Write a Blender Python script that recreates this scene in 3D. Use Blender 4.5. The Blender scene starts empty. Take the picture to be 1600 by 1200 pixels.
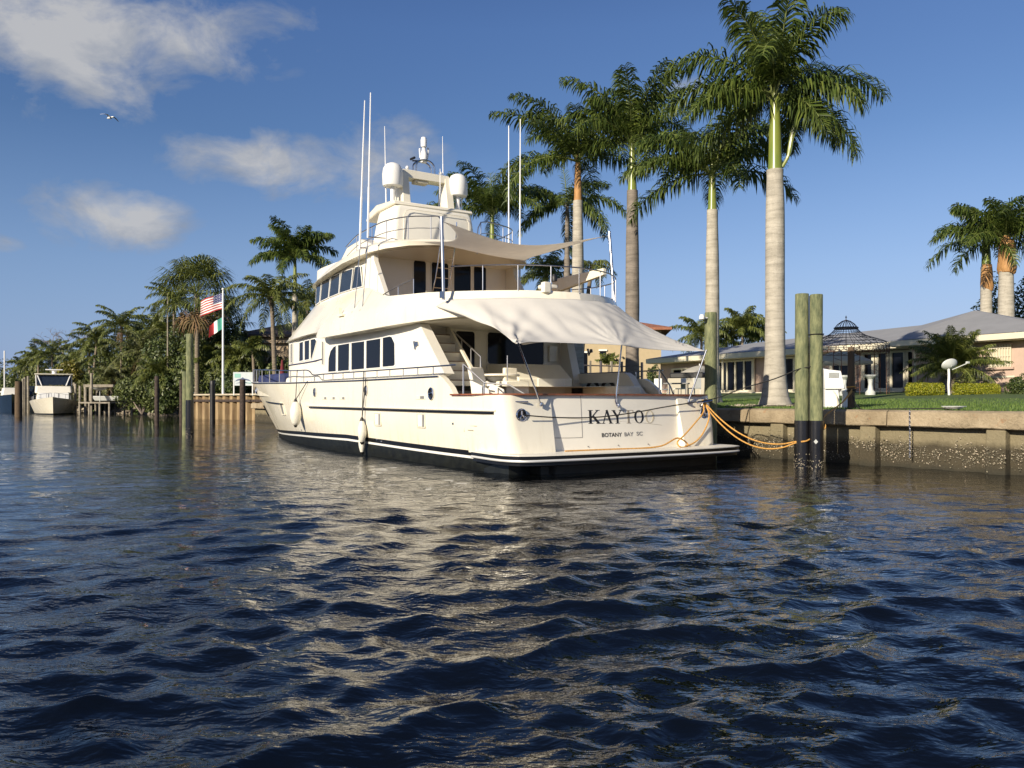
import bpy, bmesh, math, random
import numpy as np
from mathutils import Vector, Matrix, noise
sc = bpy.context.scene
R = math.radians
# ------------------------------------------------------------------ camera
EYE = 1.6; FPX = 1290.0; HPY = 624.0
cam = bpy.data.cameras.new('camera'); co = bpy.data.objects.new('camera', cam)
sc.collection.objects.link(co); sc.camera = co
co.location = (0, 0, EYE); co.rotation_euler = (R(90), 0, 0)
cam.sensor_width = 36; cam.lens = FPX / 1600 * 36
cam.shift_y = (HPY - 600) / 1600
cam.clip_start = 0.1; cam.clip_end = 6000
# ------------------------------------------------------------------ light
SUN_EL = R(23); SUN_AZ = R(38)          # travel direction: to the right and away from the camera
tv = Vector((math.sin(SUN_AZ) * math.cos(SUN_EL), math.cos(SUN_AZ) * math.cos(SUN_EL), -math.sin(SUN_EL)))
sl = bpy.data.lights.new('sun', 'SUN'); sl.energy = 5.0; sl.angle = R(0.55); sl.color = (1.0, 0.885, 0.71)
so = bpy.data.objects.new('sun', sl); sc.collection.objects.link(so)
so.rotation_euler = tv.to_track_quat('-Z', 'Y').to_euler(); so.location = (-40, -50, 40)
sc.view_settings.view_transform = 'Standard'; sc.view_settings.look = 'None'
sc.view_settings.gamma = 1; sc.view_settings.use_curve_mapping = False
sc.view_settings.exposure = 0.42
sc.cycles.use_denoising = True
sc.cycles.max_bounces = 8; sc.cycles.transparent_max_bounces = 8
sc.cycles.caustics_reflective = False; sc.cycles.caustics_refractive = False
# ------------------------------------------------------------------ world
w = bpy.data.worlds.new('World'); sc.world = w; w.use_nodes = True
nt = w.node_tree; nt.nodes.clear()
class NB:
    """tiny node builder"""
    def __init__(s, nt): s.nt = nt
    def n(s, t, **k):
        x = s.nt.nodes.new(t)
        for a, b in k.items(): setattr(x, a, b)
        return x
    def l(s, a, b): s.nt.links.new(a, b)
    def m(s, op, a, b=None, c=None, clamp=False):
        x = s.n('ShaderNodeMath', operation=op, use_clamp=clamp)
        for i, v in enumerate((a, b, c)):
            if v is None: continue
            if isinstance(v, (int, float)): x.inputs[i].default_value = v
            else: s.l(v, x.inputs[i])
        return x.outputs[0]
    def mix(s, f, a, b):
        x = s.n('ShaderNodeMix', data_type='RGBA')
        for i, v in ((0, f), (6, a), (7, b)):
            if isinstance(v, (int, float)): x.inputs[i].default_value = v
            elif isinstance(v, tuple): x.inputs[i].default_value = (*v, 1)
            else: s.l(v, x.inputs[i])
        return x.outputs[2]
    def noise(s, vec, scale, detail=4, rough=.5, dist=0):
        x = s.n('ShaderNodeTexNoise'); x.inputs['Scale'].default_value = scale
        x.inputs['Detail'].default_value = detail; x.inputs['Roughness'].default_value = rough
        x.inputs['Distortion'].default_value = dist
        if vec is not None: s.l(vec, x.inputs['Vector'])
        return x.outputs['Fac']
    def ramp(s, f, stops):
        x = s.n('ShaderNodeValToRGB'); r = x.color_ramp
        while len(r.elements) < len(stops): r.elements.new(.5)
        for e, (p, c) in zip(r.elements, stops):
            e.position = p; e.color = (*c, 1) if isinstance(c, tuple) else (c, c, c, 1)
        s.l(f, x.inputs[0]); return x.outputs[0]
    def mapr(s, f, a, b, c=0, d=1):
        x = s.n('ShaderNodeMapRange', clamp=True); s.l(f, x.inputs[0])
        for i, v in enumerate((a, b, c, d)): x.inputs[i + 1].default_value = v
        return x.outputs[0]
b = NB(nt)
sky = b.n('ShaderNodeTexSky', sky_type='NISHITA'); sky.sun_disc = False
sky.sun_elevation = SUN_EL; sky.sun_rotation = math.atan2(-tv.x, -tv.y)
sky.air_density = 1.0; sky.dust_density = 0.6; sky.ozone_density = 3.0; sky.altitude = 0
tc = b.n('ShaderNodeTexCoord'); sep = b.n('ShaderNodeSeparateXYZ'); b.l(tc.outputs['Generated'], sep.inputs[0])
az = b.m('ARCTAN2', sep.outputs[0], sep.outputs[1]); el = b.m('ARCSINE', sep.outputs[2])
def sph(px, py):
    x, y, z = (px - 800) / FPX, 1, (HPY - py) / FPX
    return math.atan2(x, y), math.atan2(z, math.hypot(x, y))
cl = None
# natural cloud banks: (azimuth, elevation, half width, half height, strength)
banks = []
for (px, py, wx, wy, k) in [(90, 40, 170, 95, 1.0), (150, 120, 95, 52, .9), (260, 40, 170, 60, .8), (420, 30, 120, 45, .35),
                            (330, 248, 62, 36, .75), (420, 258, 135, 44, .95), (480, 264, 85, 36, .6), (600, 250, 92, 62, .84), (95, 320, 50, 22, .5), (165, 338, 100, 44, .95), (5, 382, 35, 16, .5),
                            (790, 175, 60, 32, .25), (1062, 135, 40, 22, .55), (700, 60, 90, 30, .12)]:
    a0, e0 = sph(px, py); banks.append((a0, e0, wx / FPX, wy / FPX, k))
for a0, e0, wa, we, k in [(2.6, .35, .5, .12, 1), (-2.7, .5, .4, .15, 1), (1.5, .3, .3, .08, .9), (-1.6, .25, .4, .08, .9)]:
    banks.append((a0, e0, wa, we, k))
cvec = b.n('ShaderNodeCombineXYZ'); b.l(az, cvec.inputs[0]); b.l(b.m('MULTIPLY', el, 1.6), cvec.inputs[1])
n1 = b.noise(cvec.outputs[0], 11, 10, .6, .35); cv2 = b.n('ShaderNodeVectorMath', operation='ADD'); b.l(cvec.outputs[0], cv2.inputs[0]); cv2.inputs[1].default_value = (.012, -.03, 0); n3 = b.noise(cv2.outputs[0], 11, 10, .6, .35)
for a0, e0, wa, we, k in banks:
    dx = b.m('DIVIDE', b.m('SUBTRACT', az, a0), wa); dy = b.m('DIVIDE', b.m('SUBTRACT', el, e0), we)
    r2 = b.m('ADD', b.m('MULTIPLY', dx, dx), b.m('MULTIPLY', dy, dy))
    g = b.m('MULTIPLY', b.m('POWER', 2.718, b.m('MULTIPLY', r2, -.9)), k)
    cl = g if cl is None else b.m('MAXIMUM', cl, g)
den = b.m('ADD', cl, b.m('MULTIPLY', b.m('SUBTRACT', n1, .5), 2.7))
den = b.m('MULTIPLY', den, b.mapr(cl, .03, .35))
mask = b.mapr(den, .22, .98, 0, .90)
mask = b.m('MULTIPLY', mask, b.m('SMOOTH_MIN', 1.0, b.mapr(cl, .02, .2), .1))
lit = b.mix(b.mapr(b.m('ADD', den, b.m('MULTIPLY', b.m('SUBTRACT', n3, n1), 3.0)), .2, 1.1), (2.3, 2.6, 3.2), (4.3, 4.3, 4.35))
hs = b.n('ShaderNodeHueSaturation'); hs.inputs['Saturation'].default_value = 1.12; hs.inputs['Value'].default_value = 1.0
b.l(sky.outputs[0], hs.inputs['Color'])
hz = b.mix(b.mapr(el, .0, .30, .80, 0), hs.outputs[0], (2.7, 4.15, 7.0))
hz = b.mix(b.mapr(el, .15, .55, 0, .45), hz, (.75, 1.75, 4.6))
hz = b.mix(b.mapr(el, .42, .75, 0, .9), hz, (.28, .68, 1.8))
tint = b.mix(b.mapr(az, -.62, .50), (.74, .72, .78), (.95, .85, .89))
mt = b.n('ShaderNodeMix', data_type='RGBA', blend_type='MULTIPLY'); mt.inputs[0].default_value = 1; b.l(hz, mt.inputs[6]); b.l(tint, mt.inputs[7])
skyc = b.mix(mask, mt.outputs[2], lit)
bg = b.n('ShaderNodeBackground'); b.l(skyc, bg.inputs[0]); bg.inputs[1].default_value = 0.094
wo = b.n('ShaderNodeOutputWorld'); b.l(bg.outputs[0], wo.inputs[0])

# ------------------------------------------------------------------ measuring helpers (photo pixel -> real place at a known distance / plane)
def PX(px, Y): return (px - 800) / FPX * Y
def PZ(py, Y): return EYE + (HPY - py) / FPX * Y
YA = R(33.5); YD = (-math.sin(YA), math.cos(YA)); YP = (-math.cos(YA), -math.sin(YA)); YS = (2.75, 18.96)
def side(px, py, v):
    r = ((px - 800) / FPX, 1.0, (HPY - py) / FPX)
    t = (YS[0] * YP[0] + YS[1] * YP[1] + v) / (r[0] * YP[0] + r[1] * YP[1])
    return t * (r[0] * YD[0] + r[1] * YD[1]) - (YS[0] * YD[0] + YS[1] * YD[1]), EYE + t * r[2]
def aft(px, py, u):
    r = ((px - 800) / FPX, 1.0, (HPY - py) / FPX)
    t = (YS[0] * YD[0] + YS[1] * YD[1] + u) / (r[0] * YD[0] + r[1] * YD[1])
    return t * (r[0] * YP[0] + r[1] * YP[1]) - (YS[0] * YP[0] + YS[1] * YP[1]), EYE + t * r[2]
def Y2W(u, v, z): return Vector((YS[0] + u * YD[0] + v * YP[0], YS[1] + u * YD[1] + v * YP[1], z))

# ------------------------------------------------------------------ materials
def mat(name, col, rough=.5, metal=0.0, var=0.0, vscale=3.0, bump=0.0, bscale=20.0, spec=.5, col2=None, stretch=(1, 1, 1), coord='Object', coat=0.0, transl=0.0, island=0.0, detail=5):
    m = bpy.data.materials.new(name); m.use_nodes = True; nt = m.node_tree; nt.nodes.clear(); b = NB(nt)
    p = b.n('ShaderNodeBsdfPrincipled'); o = b.n('ShaderNodeOutputMaterial')
    p.inputs['Base Color'].default_value = (*col, 1); p.inputs['Roughness'].default_value = rough
    p.inputs['Metallic'].default_value = metal; p.inputs['Specular IOR Level'].default_value = spec
    p.inputs['Coat Weight'].default_value = coat; p.inputs['Coat Roughness'].default_value = .06
    tc = b.n('ShaderNodeTexCoord'); mp = b.n('ShaderNodeMapping'); b.l(tc.outputs[coord], mp.inputs[0]); mp.inputs['Scale'].default_value = stretch
    c = None
    if var or col2:
        f = b.noise(mp.outputs[0], vscale, detail, .6)
        lo = col2 if col2 else tuple(x * (1 - var) for x in col); hi = col if col2 else tuple(min(1, x * (1 + var)) for x in col)
        c = b.mix(b.mapr(f, .33, .67), lo, hi)
    if island:
        g = b.n('ShaderNodeNewGeometry'); h = b.n('ShaderNodeHueSaturation')
        b.l(b.m('MULTIPLY_ADD', g.outputs['Random Per Island'], 2 * island, 1 - island), h.inputs['Value'])
        b.l(b.m('MULTIPLY_ADD', g.outputs['Random Per Island'], -.05, .525), h.inputs['Hue'])
        if c is not None: b.l(c, h.inputs['Color'])
        else: h.inputs['Color'].default_value = (*col, 1)
        c = h.outputs[0]
    if c is not None: b.l(c, p.inputs['Base Color'])
    if bump:
        bn = b.n('ShaderNodeBump'); bn.inputs['Strength'].default_value = bump; bn.inputs['Distance'].default_value = .02
        b.l(b.noise(mp.outputs[0], bscale, 5, .6), bn.inputs['Height']); b.l(bn.outputs[0], p.inputs['Normal'])
    out = p.outputs[0]
    if transl:
        t = b.n('ShaderNodeBsdfTranslucent')
        if c is not None: b.l(c, t.inputs[0])
        else: t.inputs[0].default_value = (*col, 1)
        x = b.n('ShaderNodeMixShader'); x.inputs[0].default_value = transl; b.l(p.outputs[0], x.inputs[1]); b.l(t.outputs[0], x.inputs[2]); out = x.outputs[0]
    b.l(out, o.inputs[0]); return m

M = {}
M['gel'] = mat('gelcoat', (.80, .775, .70), .22, var=.025, vscale=.7, coat=.35, spec=.4)
M['gel2'] = mat('gelcoat_matt', (.78, .75, .665), .38, var=.035, vscale=1.3, spec=.4)
M['white'] = mat('white_paint', (.80, .80, .77), .35, var=.03)
M['boot'] = mat('black_boot', (.007, .007, .008), .3, var=.3)
M['bottom'] = mat('bottom_paint', (.007, .008, .008), .4, col2=(.016, .018, .015), vscale=4)
M['glass'] = mat('dark_glass', (.005, .006, .010), .06, spec=.2)
M['glass_sky'] = mat('tinted_glass', (.02, .028, .045), .05, spec=.5, var=.2)
M['chrome'] = mat('stainless', (.62, .62, .64), .16, metal=1)
M['satin'] = mat('satin_steel', (.50, .50, .52), .38, metal=.85)
M['brushed'] = mat('brushed_alloy', (.80, .80, .78), .45, metal=.35)
M['chromed'] = mat('dull_stainless', (.45, .45, .47), .3, metal=1)
M['teak'] = mat('teak_cap', (.22, .075, .035), .4, var=.3, vscale=6)
M['tread'] = mat('stair_tread', (.26, .20, .15), .7)
M['teakdeck'] = mat('teak_deck', (.36, .25, .15), .7, var=.25, vscale=8, stretch=(.3, 6, 1))
M['sail'] = mat('sail_cloth', (.73, .71, .665), .85, var=.03, vscale=1.2, transl=.25, bump=.15, bscale=7)
M['sail2'] = mat('shade_sail_cloth', (.85, .82, .76), .85, var=.03, transl=.6)
M['seam'] = mat('seam_grey', (.16, .15, .14), .6)
M['black'] = mat('black_rubber', (.012, .012, .013), .5)
M['grey'] = mat('grey_metal', (.2, .2, .2), .5, var=.2)
M['navy'] = mat('navy_cover', (.02, .03, .1), .8, var=.3)
M['gold'] = mat('pale_gold', (.55, .50, .38), .4)
M['gold2'] = mat('faded_tan', (.40, .365, .29), .5)
M['tletter'] = mat('letter_gold_reflection', (.27, .24, .19), .4)  # reflection on gold lettering, put into the colour
M['rope_o'] = mat('orange_rope', (.55, .29, .07), .8, var=.3, vscale=30, bump=.5, bscale=120)
M['rope_k'] = mat('black_rope', (.012, .012, .012), .8)
M['fender'] = mat('fender_vinyl', (.72, .70, .62), .45, var=.06, vscale=6)
M['piling'] = mat('piling_wood', (.235, .245, .125), .88, col2=(.085, .105, .055), vscale=4.2, stretch=(3, 3, .8), bump=1.0, bscale=14, detail=9)
M['piling_d'] = mat('dark_piling_wood', (.05, .035, .028), .85, var=.5, vscale=6, bump=.7)
M['sleeve'] = mat('black_sleeve', (.010, .010, .012), .22, var=.3)
M['barn'] = mat('barnacle_crust', (.05, .048, .036), .95, col2=(.30, .27, .2), vscale=28, bump=1, bscale=30)
M['grass'] = mat('grass', (.095, .145, .032), .95, col2=(.055, .095, .022), vscale=1.4, bump=1, bscale=60)
M['leaf'] = mat('palm_leaf', (.082, .120, .024), .42, island=.6, transl=.32, spec=.45)
M['leaf_c'] = mat('coconut_leaf', (.115, .14, .032), .45, island=.55, transl=.22, spec=.45)
M['leaf_y'] = mat('yellow_leaf', (.19, .18, .03), .5, island=.5, transl=.25)
M['leaf_h'] = mat('hedge_leaf', (.27, .29, .02), .5, island=.45, transl=.25)
M['leaf_b'] = mat('bush_leaf', (.066, .096, .026), .5, island=.7, transl=.2)
M['leaf_m'] = mat('mangrove_leaf', (.095, .125, .036), .5, island=.7, transl=.2)
M['leaf_o'] = mat('olive_leaf', (.105, .118, .038), .55, island=.6, transl=.2)
M['dead'] = mat('dead_frond', (.23, .155, .075), .85, island=.5, transl=.15)
M['sheath'] = mat('orange_sheath', (.50, .27, .10), .7, col2=(.33, .17, .06), vscale=5, stretch=(3, 3, .6))
M['shaft'] = mat('green_crownshaft', (.14, .20, .035), .3, col2=(.23, .25, .055), vscale=3, stretch=(2, 2, .35))
M['bark'] = mat('coconut_bark', (.19, .155, .115), .9, var=.35, vscale=4, stretch=(1, 1, 4), bump=.8, bscale=12)
M['branch'] = mat('bare_branch', (.22, .18, .15), .9, var=.3)
M['soil'] = mat('mulch', (.12, .09, .06), .95, var=.4, vscale=12, bump=.8)
M['rock'] = mat('riprap_stone', (.30, .26, .20), .9, var=.45, vscale=2.5, bump=.8)
M['roof'] = mat('grey_roof', (.27, .275, .285), .75, var=.06, vscale=1.2)
M['fascia'] = mat('cream_fascia', (.68, .63, .49), .6, var=.04)
M['pink'] = mat('pink_stucco', (.50, .37, .30), .9, var=.06, vscale=2, bump=.3, bscale=40)
M['stucco_y'] = mat('yellow_stucco', (.43, .345, .215), .9, var=.05)
M['tile'] = mat('red_tile', (.28, .115, .065), .8, var=.35, vscale=5, stretch=(1, 1, 4))
M['stone'] = mat('stone_house', (.36, .28, .19), .9, var=.35, vscale=2.2, bump=.5)
M['shingle'] = mat('dark_shingle', (.10, .08, .07), .9, var=.35, vscale=3)
M['iron'] = mat('wrought_iron', (.13, .115, .12), .6)
M['rust'] = mat('rusty_iron', (.13, .055, .03), .8, var=.4, vscale=6)
M['canvas'] = mat('umbrella_canvas', (.74, .70, .62), .85, var=.05, transl=.5)
M['post'] = mat('weathered_post', (.11, .075, .045), .9, var=.35, vscale=5, stretch=(4, 4, .6), bump=.8)
M['plastic'] = mat('white_plastic', (.78, .78, .76), .4, var=.03)
M['dish'] = mat('dish_grey', (.55, .57, .55), .5, var=.05)
M['maroon'] = mat('maroon_canvas', (.14, .018, .025), .85)
M['red'] = mat('red_cloth', (.42, .025, .03), .8, var=.15)
M['blue'] = mat('flag_blue', (.035, .045, .16), .8)
M['teal'] = mat('flag_green', (.07, .34, .27), .8)
M['signw'] = mat('sign_face', (.62, .68, .70), .6, var=.05)
M['signb'] = mat('sign_blue', (.10, .13, .24), .6)
M['signt'] = mat('sign_teal', (.30, .58, .52), .6)
M['hullblue'] = mat('dark_blue_hull', (.012, .025, .05), .2)
M['ant'] = mat('antenna_white', (.82, .82, .82), .4)

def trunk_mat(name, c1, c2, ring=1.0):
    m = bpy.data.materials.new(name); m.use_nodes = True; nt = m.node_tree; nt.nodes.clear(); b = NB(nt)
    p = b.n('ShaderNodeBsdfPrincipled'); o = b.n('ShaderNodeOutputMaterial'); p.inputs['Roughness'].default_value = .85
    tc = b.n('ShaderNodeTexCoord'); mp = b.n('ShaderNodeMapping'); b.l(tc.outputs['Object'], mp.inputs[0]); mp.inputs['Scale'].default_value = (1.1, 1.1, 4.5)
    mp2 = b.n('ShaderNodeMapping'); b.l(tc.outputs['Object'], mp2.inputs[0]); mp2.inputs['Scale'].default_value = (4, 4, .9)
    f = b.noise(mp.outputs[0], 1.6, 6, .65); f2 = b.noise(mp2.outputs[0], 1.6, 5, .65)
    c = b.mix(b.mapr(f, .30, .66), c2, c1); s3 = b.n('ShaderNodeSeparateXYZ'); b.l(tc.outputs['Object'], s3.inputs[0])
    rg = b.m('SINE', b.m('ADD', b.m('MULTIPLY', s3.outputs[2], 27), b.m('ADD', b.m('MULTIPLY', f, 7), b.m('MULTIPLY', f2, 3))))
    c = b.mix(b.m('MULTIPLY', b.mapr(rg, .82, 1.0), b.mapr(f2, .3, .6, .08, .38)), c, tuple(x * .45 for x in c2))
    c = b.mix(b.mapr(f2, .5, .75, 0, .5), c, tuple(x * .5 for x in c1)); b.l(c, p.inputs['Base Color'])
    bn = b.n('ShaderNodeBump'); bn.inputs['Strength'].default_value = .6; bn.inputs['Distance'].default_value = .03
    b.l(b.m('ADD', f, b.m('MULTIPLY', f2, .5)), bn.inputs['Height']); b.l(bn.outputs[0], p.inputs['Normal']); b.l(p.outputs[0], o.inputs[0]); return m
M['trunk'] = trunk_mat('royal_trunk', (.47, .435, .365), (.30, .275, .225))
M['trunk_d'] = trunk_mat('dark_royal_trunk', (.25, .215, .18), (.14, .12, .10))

def concrete_mat():
    m = bpy.data.materials.new('seawall_concrete'); m.use_nodes = True; nt = m.node_tree; nt.nodes.clear(); b = NB(nt)
    p = b.n('ShaderNodeBsdfPrincipled'); o = b.n('ShaderNodeOutputMaterial'); p.inputs['Roughness'].default_value = .9
    tc = b.n('ShaderNodeTexCoord'); sp = b.n('ShaderNodeSeparateXYZ'); b.l(tc.outputs['Object'], sp.inputs[0]); z = sp.outputs[2]
    v = tc.outputs['Object']; big = b.noise(v, 1.3, 6, .7); fine = b.noise(v, 18, 4, .6)
    base = b.mix(b.mapr(big, .35, .7), (.26, .205, .13), (.44, .36, .245))
    rustm = b.mapr(b.noise(v, 1.9, 5, .7, .4), .62, .68); base = b.mix(b.m('MULTIPLY', rustm, .6), base, (.30, .14, .06))
    stain = b.mapr(b.noise(v, 4.5, 6, .75), .56, .70); base = b.mix(b.m('MULTIPLY', stain, .6), base, (.12, .095, .06))
    zz = b.m('ADD', z, b.m('MULTIPLY', big, .35))
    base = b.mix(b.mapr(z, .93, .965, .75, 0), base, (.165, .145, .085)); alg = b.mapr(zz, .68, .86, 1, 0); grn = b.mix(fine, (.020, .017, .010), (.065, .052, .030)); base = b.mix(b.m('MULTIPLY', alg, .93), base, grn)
    oy = b.n('ShaderNodeTexVoronoi'); oy.inputs['Scale'].default_value = 24; b.l(v, oy.inputs['Vector'])
    om = b.m('MULTIPLY', b.mapr(oy.outputs['Distance'], .16, .25, 1, 0), b.m('MULTIPLY', b.mapr(zz, .68, .78, 1, 0), b.mapr(b.noise(v, 3.2, 4, .6), .44, .60)))
    base = b.mix(b.m('MULTIPLY', om, b.mapr(zz, .2, .35, .1, 1)), base, (.55, .50, .40))
    base = b.mix(b.mapr(zz, .16, .34, .8, 0), base, (.025, .024, .016)); b.l(base, p.inputs['Base Color'])
    bn = b.n('ShaderNodeBump'); bn.inputs['Strength'].default_value = .8; bn.inputs['Distance'].default_value = .03
    b.l(b.m('ADD', b.m('ADD', fine, big), om), bn.inputs['Height']); b.l(bn.outputs[0], p.inputs['Normal'])
    b.l(p.outputs[0], o.inputs[0]); return m
M['conc'] = concrete_mat()

def gel_mat():
    m = M['gel']; nt = m.node_tree; nt.nodes.clear(); b = NB(nt)
    p = b.n('ShaderNodeBsdfPrincipled'); o = b.n('ShaderNodeOutputMaterial'); p.inputs['Roughness'].default_value = .24; p.inputs['Coat Weight'].default_value = .35; p.inputs['Coat Roughness'].default_value = .05
    tc = b.n('ShaderNodeTexCoord'); v = tc.outputs['Object']; sp = b.n('ShaderNodeSeparateXYZ'); b.l(v, sp.inputs[0])
    def mp(s_): x = b.n('ShaderNodeMapping'); b.l(v, x.inputs[0]); x.inputs['Scale'].default_value = s_; return x.outputs[0]
    st = b.noise(mp((3.2, 3.2, .22)), 2.0, 6, .6); bl = b.noise(v, .6, 5, .6)
    c = b.mix(b.mapr(bl, .35, .65), (.78, .735, .60), (.81, .765, .64))
    c = b.mix(b.mapr(st, .54, .76, 0, .34), c, (.60, .53, .40))
    low = b.m('MULTIPLY', b.mapr(sp.outputs[2], .40, .80, 1, 0), b.mapr(st, .42, .62)); c = b.mix(b.m('MULTIPLY', low, .30), c, (.50, .44, .30)); b.l(c, p.inputs['Base Color'])
    b.l(b.mapr(bl, .3, .7, .18, .34), p.inputs['Roughness'])
    bn = b.n('ShaderNodeBump'); bn.inputs['Strength'].default_value = .25; bn.inputs['Distance'].default_value = .02; b.l(b.noise(mp((.7, .7, .9)), 1.3, 2, .5), bn.inputs['Height']); b.l(bn.outputs[0], p.inputs['Normal']); b.l(p.outputs[0], o.inputs[0])
gel_mat()

def water_mat():
    m = bpy.data.materials.new('canal_water'); m.use_nodes = True; nt = m.node_tree; nt.nodes.clear(); b = NB(nt)
    p = b.n('ShaderNodeBsdfPrincipled'); o = b.n('ShaderNodeOutputMaterial')
    p.inputs['Base Color'].default_value = (.0018, .0024, .0030, 1); p.inputs['Roughness'].default_value = .02; p.inputs['IOR'].default_value = 1.53
    p.inputs['Specular IOR Level'].default_value = .5
    tc = b.n('ShaderNodeTexCoord'); v = tc.outputs['Object']
    def mp(rot, s):
        x = b.n('ShaderNodeMapping'); b.l(v, x.inputs[0]); x.inputs['Rotation'].default_value = (0, 0, R(rot)); x.inputs['Scale'].default_value = s; return x.outputs[0]
    a = b.noise(mp(12, (.55, 1.1, 1)), 2.2, 4, .55, .5); c = b.noise(mp(-25, (.7, 1.2, 1)), 6.5, 3, .5, .4); d = b.noise(mp(5, (.8, 1.2, 1)), 19, 2, .5)
    gust = b.mapr(b.noise(mp(20, (1, 1.6, 1)), .11, 3, .55), .38, .62, .45, 1.25)
    h = b.m('MULTIPLY', gust, b.m('ADD', b.m('MULTIPLY', a, .052), b.m('ADD', b.m('MULTIPLY', c, .021), b.m('MULTIPLY', d, .0045))))
    bn = b.n('ShaderNodeBump'); bn.inputs['Strength'].default_value = 1.0; bn.inputs['Distance'].default_value = 1.0
    b.l(h, bn.inputs['Height']); b.l(bn.outputs[0], p.inputs['Normal']); b.l(p.outputs[0], o.inputs[0]); return m
M['water'] = water_mat()

# ------------------------------------------------------------------ mesh helpers
class MB:
    def __init__(s): s.v = []; s.f = []; s.mi = []
    def add(s, vs, fs, m=0):
        o = len(s.v); s.v += [tuple(x) for x in vs]; s.f += [tuple(i + o for i in f) for f in fs]; s.mi += [m] * len(fs); return s
    def box(s, c, d, rz=0, m=0, taper=1.0):
        x, y, z = (q / 2 for q in d); vs = []
        ca, sa = math.cos(rz), math.sin(rz)
        for k, t in ((-z, 1), (z, taper)):
            for (i, j) in ((-x, -y), (x, -y), (x, y), (-x, y)):
                i, j = i * t, j * t; vs.append((c[0] + i * ca - j * sa, c[1] + i * sa + j * ca, c[2] + k))
        return s.add(vs, [(3, 2, 1, 0), (4, 5, 6, 7), (0, 1, 5, 4), (1, 2, 6, 5), (2, 3, 7, 6), (3, 0, 4, 7)], m)
    def hexa(s, a, m=0):   # eight corners: bottom four, top four
        return s.add(a, [(3, 2, 1, 0), (4, 5, 6, 7), (0, 1, 5, 4), (1, 2, 6, 5), (2, 3, 7, 6), (3, 0, 4, 7)], m)
    def grid(s, rows, closed=False, m=0):
        n = len(rows[0]); vs = [p for r in rows for p in r]; fs = []
        for i in range(len(rows) - 1):
            for j in range(n - (0 if closed else 1)):
                k = (j + 1) % n; fs.append((i * n + j, i * n + k, (i + 1) * n + k, (i + 1) * n + j))
        return s.add(vs, fs, m)
    def tube(s, pts, r, n=8, m=0, cap=True):
        pts = [Vector(p) for p in pts]; rr = r if isinstance(r, (list, tuple)) else [r] * len(pts); rows = []; up = Vector((0, 0, 1)); pa = None
        for i, p in enumerate(pts):
            t = (pts[min(i + 1, len(pts) - 1)] - pts[max(i - 1, 0)])
            if t.length < 1e-9: t = Vector((0, 0, 1))
            t.normalize()
            if pa is None: pa = t.cross(up if abs(t.z) < .95 else Vector((1, 0, 0))).normalized()
            else: pa = (pa - t * pa.dot(t)).normalized()
            q = t.cross(pa); rows.append([p + (pa * math.cos(6.28319 * k / n) + q * math.sin(6.28319 * k / n)) * rr[i] for k in range(n)])
        o = len(s.v); s.grid(rows, True, m)
        if cap: s.add([], [], m); s.f += [tuple(o + k for k in range(n))[::-1], tuple(o + (len(rows) - 1) * n + k for k in range(n))]; s.mi += [m, m]
        return s
    def lathe(s, prof, c=(0, 0, 0), n=20, m=0, jit=0, rnd=None):
        rows = []
        for (r, z) in prof: rows.append([(c[0] + r * math.cos(6.28319 * k / n), c[1] + r * math.sin(6.28319 * k / n), c[2] + z) for k in range(n)])
        return s.grid(rows, True, m)
    def prism(s, poly, fn, t0, t1, m=0):   # poly 2d, fn(a,b,t)->3d
        n = len(poly); vs = [fn(a, c, t0) for a, c in poly] + [fn(a, c, t1) for a, c in poly]
        fs = [tuple(range(n))[::-1], tuple(range(n, 2 * n))] + [(i, (i + 1) % n, n + (i + 1) % n, n + i) for i in range(n)]
        return s.add(vs, fs, m)
    def build(s, name, mats, parent=None, smooth=True, angle=35, bevel=0, recalc=True, loc=None, rot=None):
        me = bpy.data.meshes.new(name); me.from_pydata(s.v, [], s.f)
        mats = mats if isinstance(mats, (list, tuple)) else [mats]
        for q in mats: me.materials.append(M[q])
        if len(mats) > 1: me.polygons.foreach_set('material_index', s.mi)
        if recalc:
            bm = bmesh.new(); bm.from_mesh(me); bmesh.ops.recalc_face_normals(bm, faces=bm.faces); bm.to_mesh(me); bm.free()
        if smooth: me.shade_smooth(); me.set_sharp_from_angle(angle=R(angle))
        ob = bpy.data.objects.new(name, me); sc.collection.objects.link(ob)
        if parent: ob.parent = parent
        if loc: ob.location = loc
        if rot: ob.rotation_euler = rot
        if bevel:
            md = ob.modifiers.new('bevel', 'BEVEL'); md.width = bevel; md.segments = 2; md.limit_method = 'ANGLE'; md.angle_limit = R(40)
        return ob
def tag(o, label=None, cat=None, group=None, kind=None):
    if label: o['label'] = label
    if cat: o['category'] = cat
    if group: o['group'] = group
    if kind: o['kind'] = kind
    return o
def empty(name, loc, rz=0, label=None, cat=None, group=None):
    o = bpy.data.objects.new(name, None); sc.collection.objects.link(o); o.location = loc; o.rotation_euler = (0, 0, rz)
    o.empty_display_size = .2; return tag(o, label, cat, group)
def copy_tree(o, parent=None):
    c = o.copy(); sc.collection.objects.link(c)
    if parent: c.parent = parent
    for ch in [x for x in sc.objects if x.parent == o]: copy_tree(ch, c)
    return c
def lerp(a, b, t): return a + (b - a) * t
def interp(x, tab):
    if x <= tab[0][0]: return tab[0][1]
    for (a, va), (c, vc) in zip(tab, tab[1:]):
        if x <= c: return lerp(va, vc, (x - a) / (c - a))
    return tab[-1][1]
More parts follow.
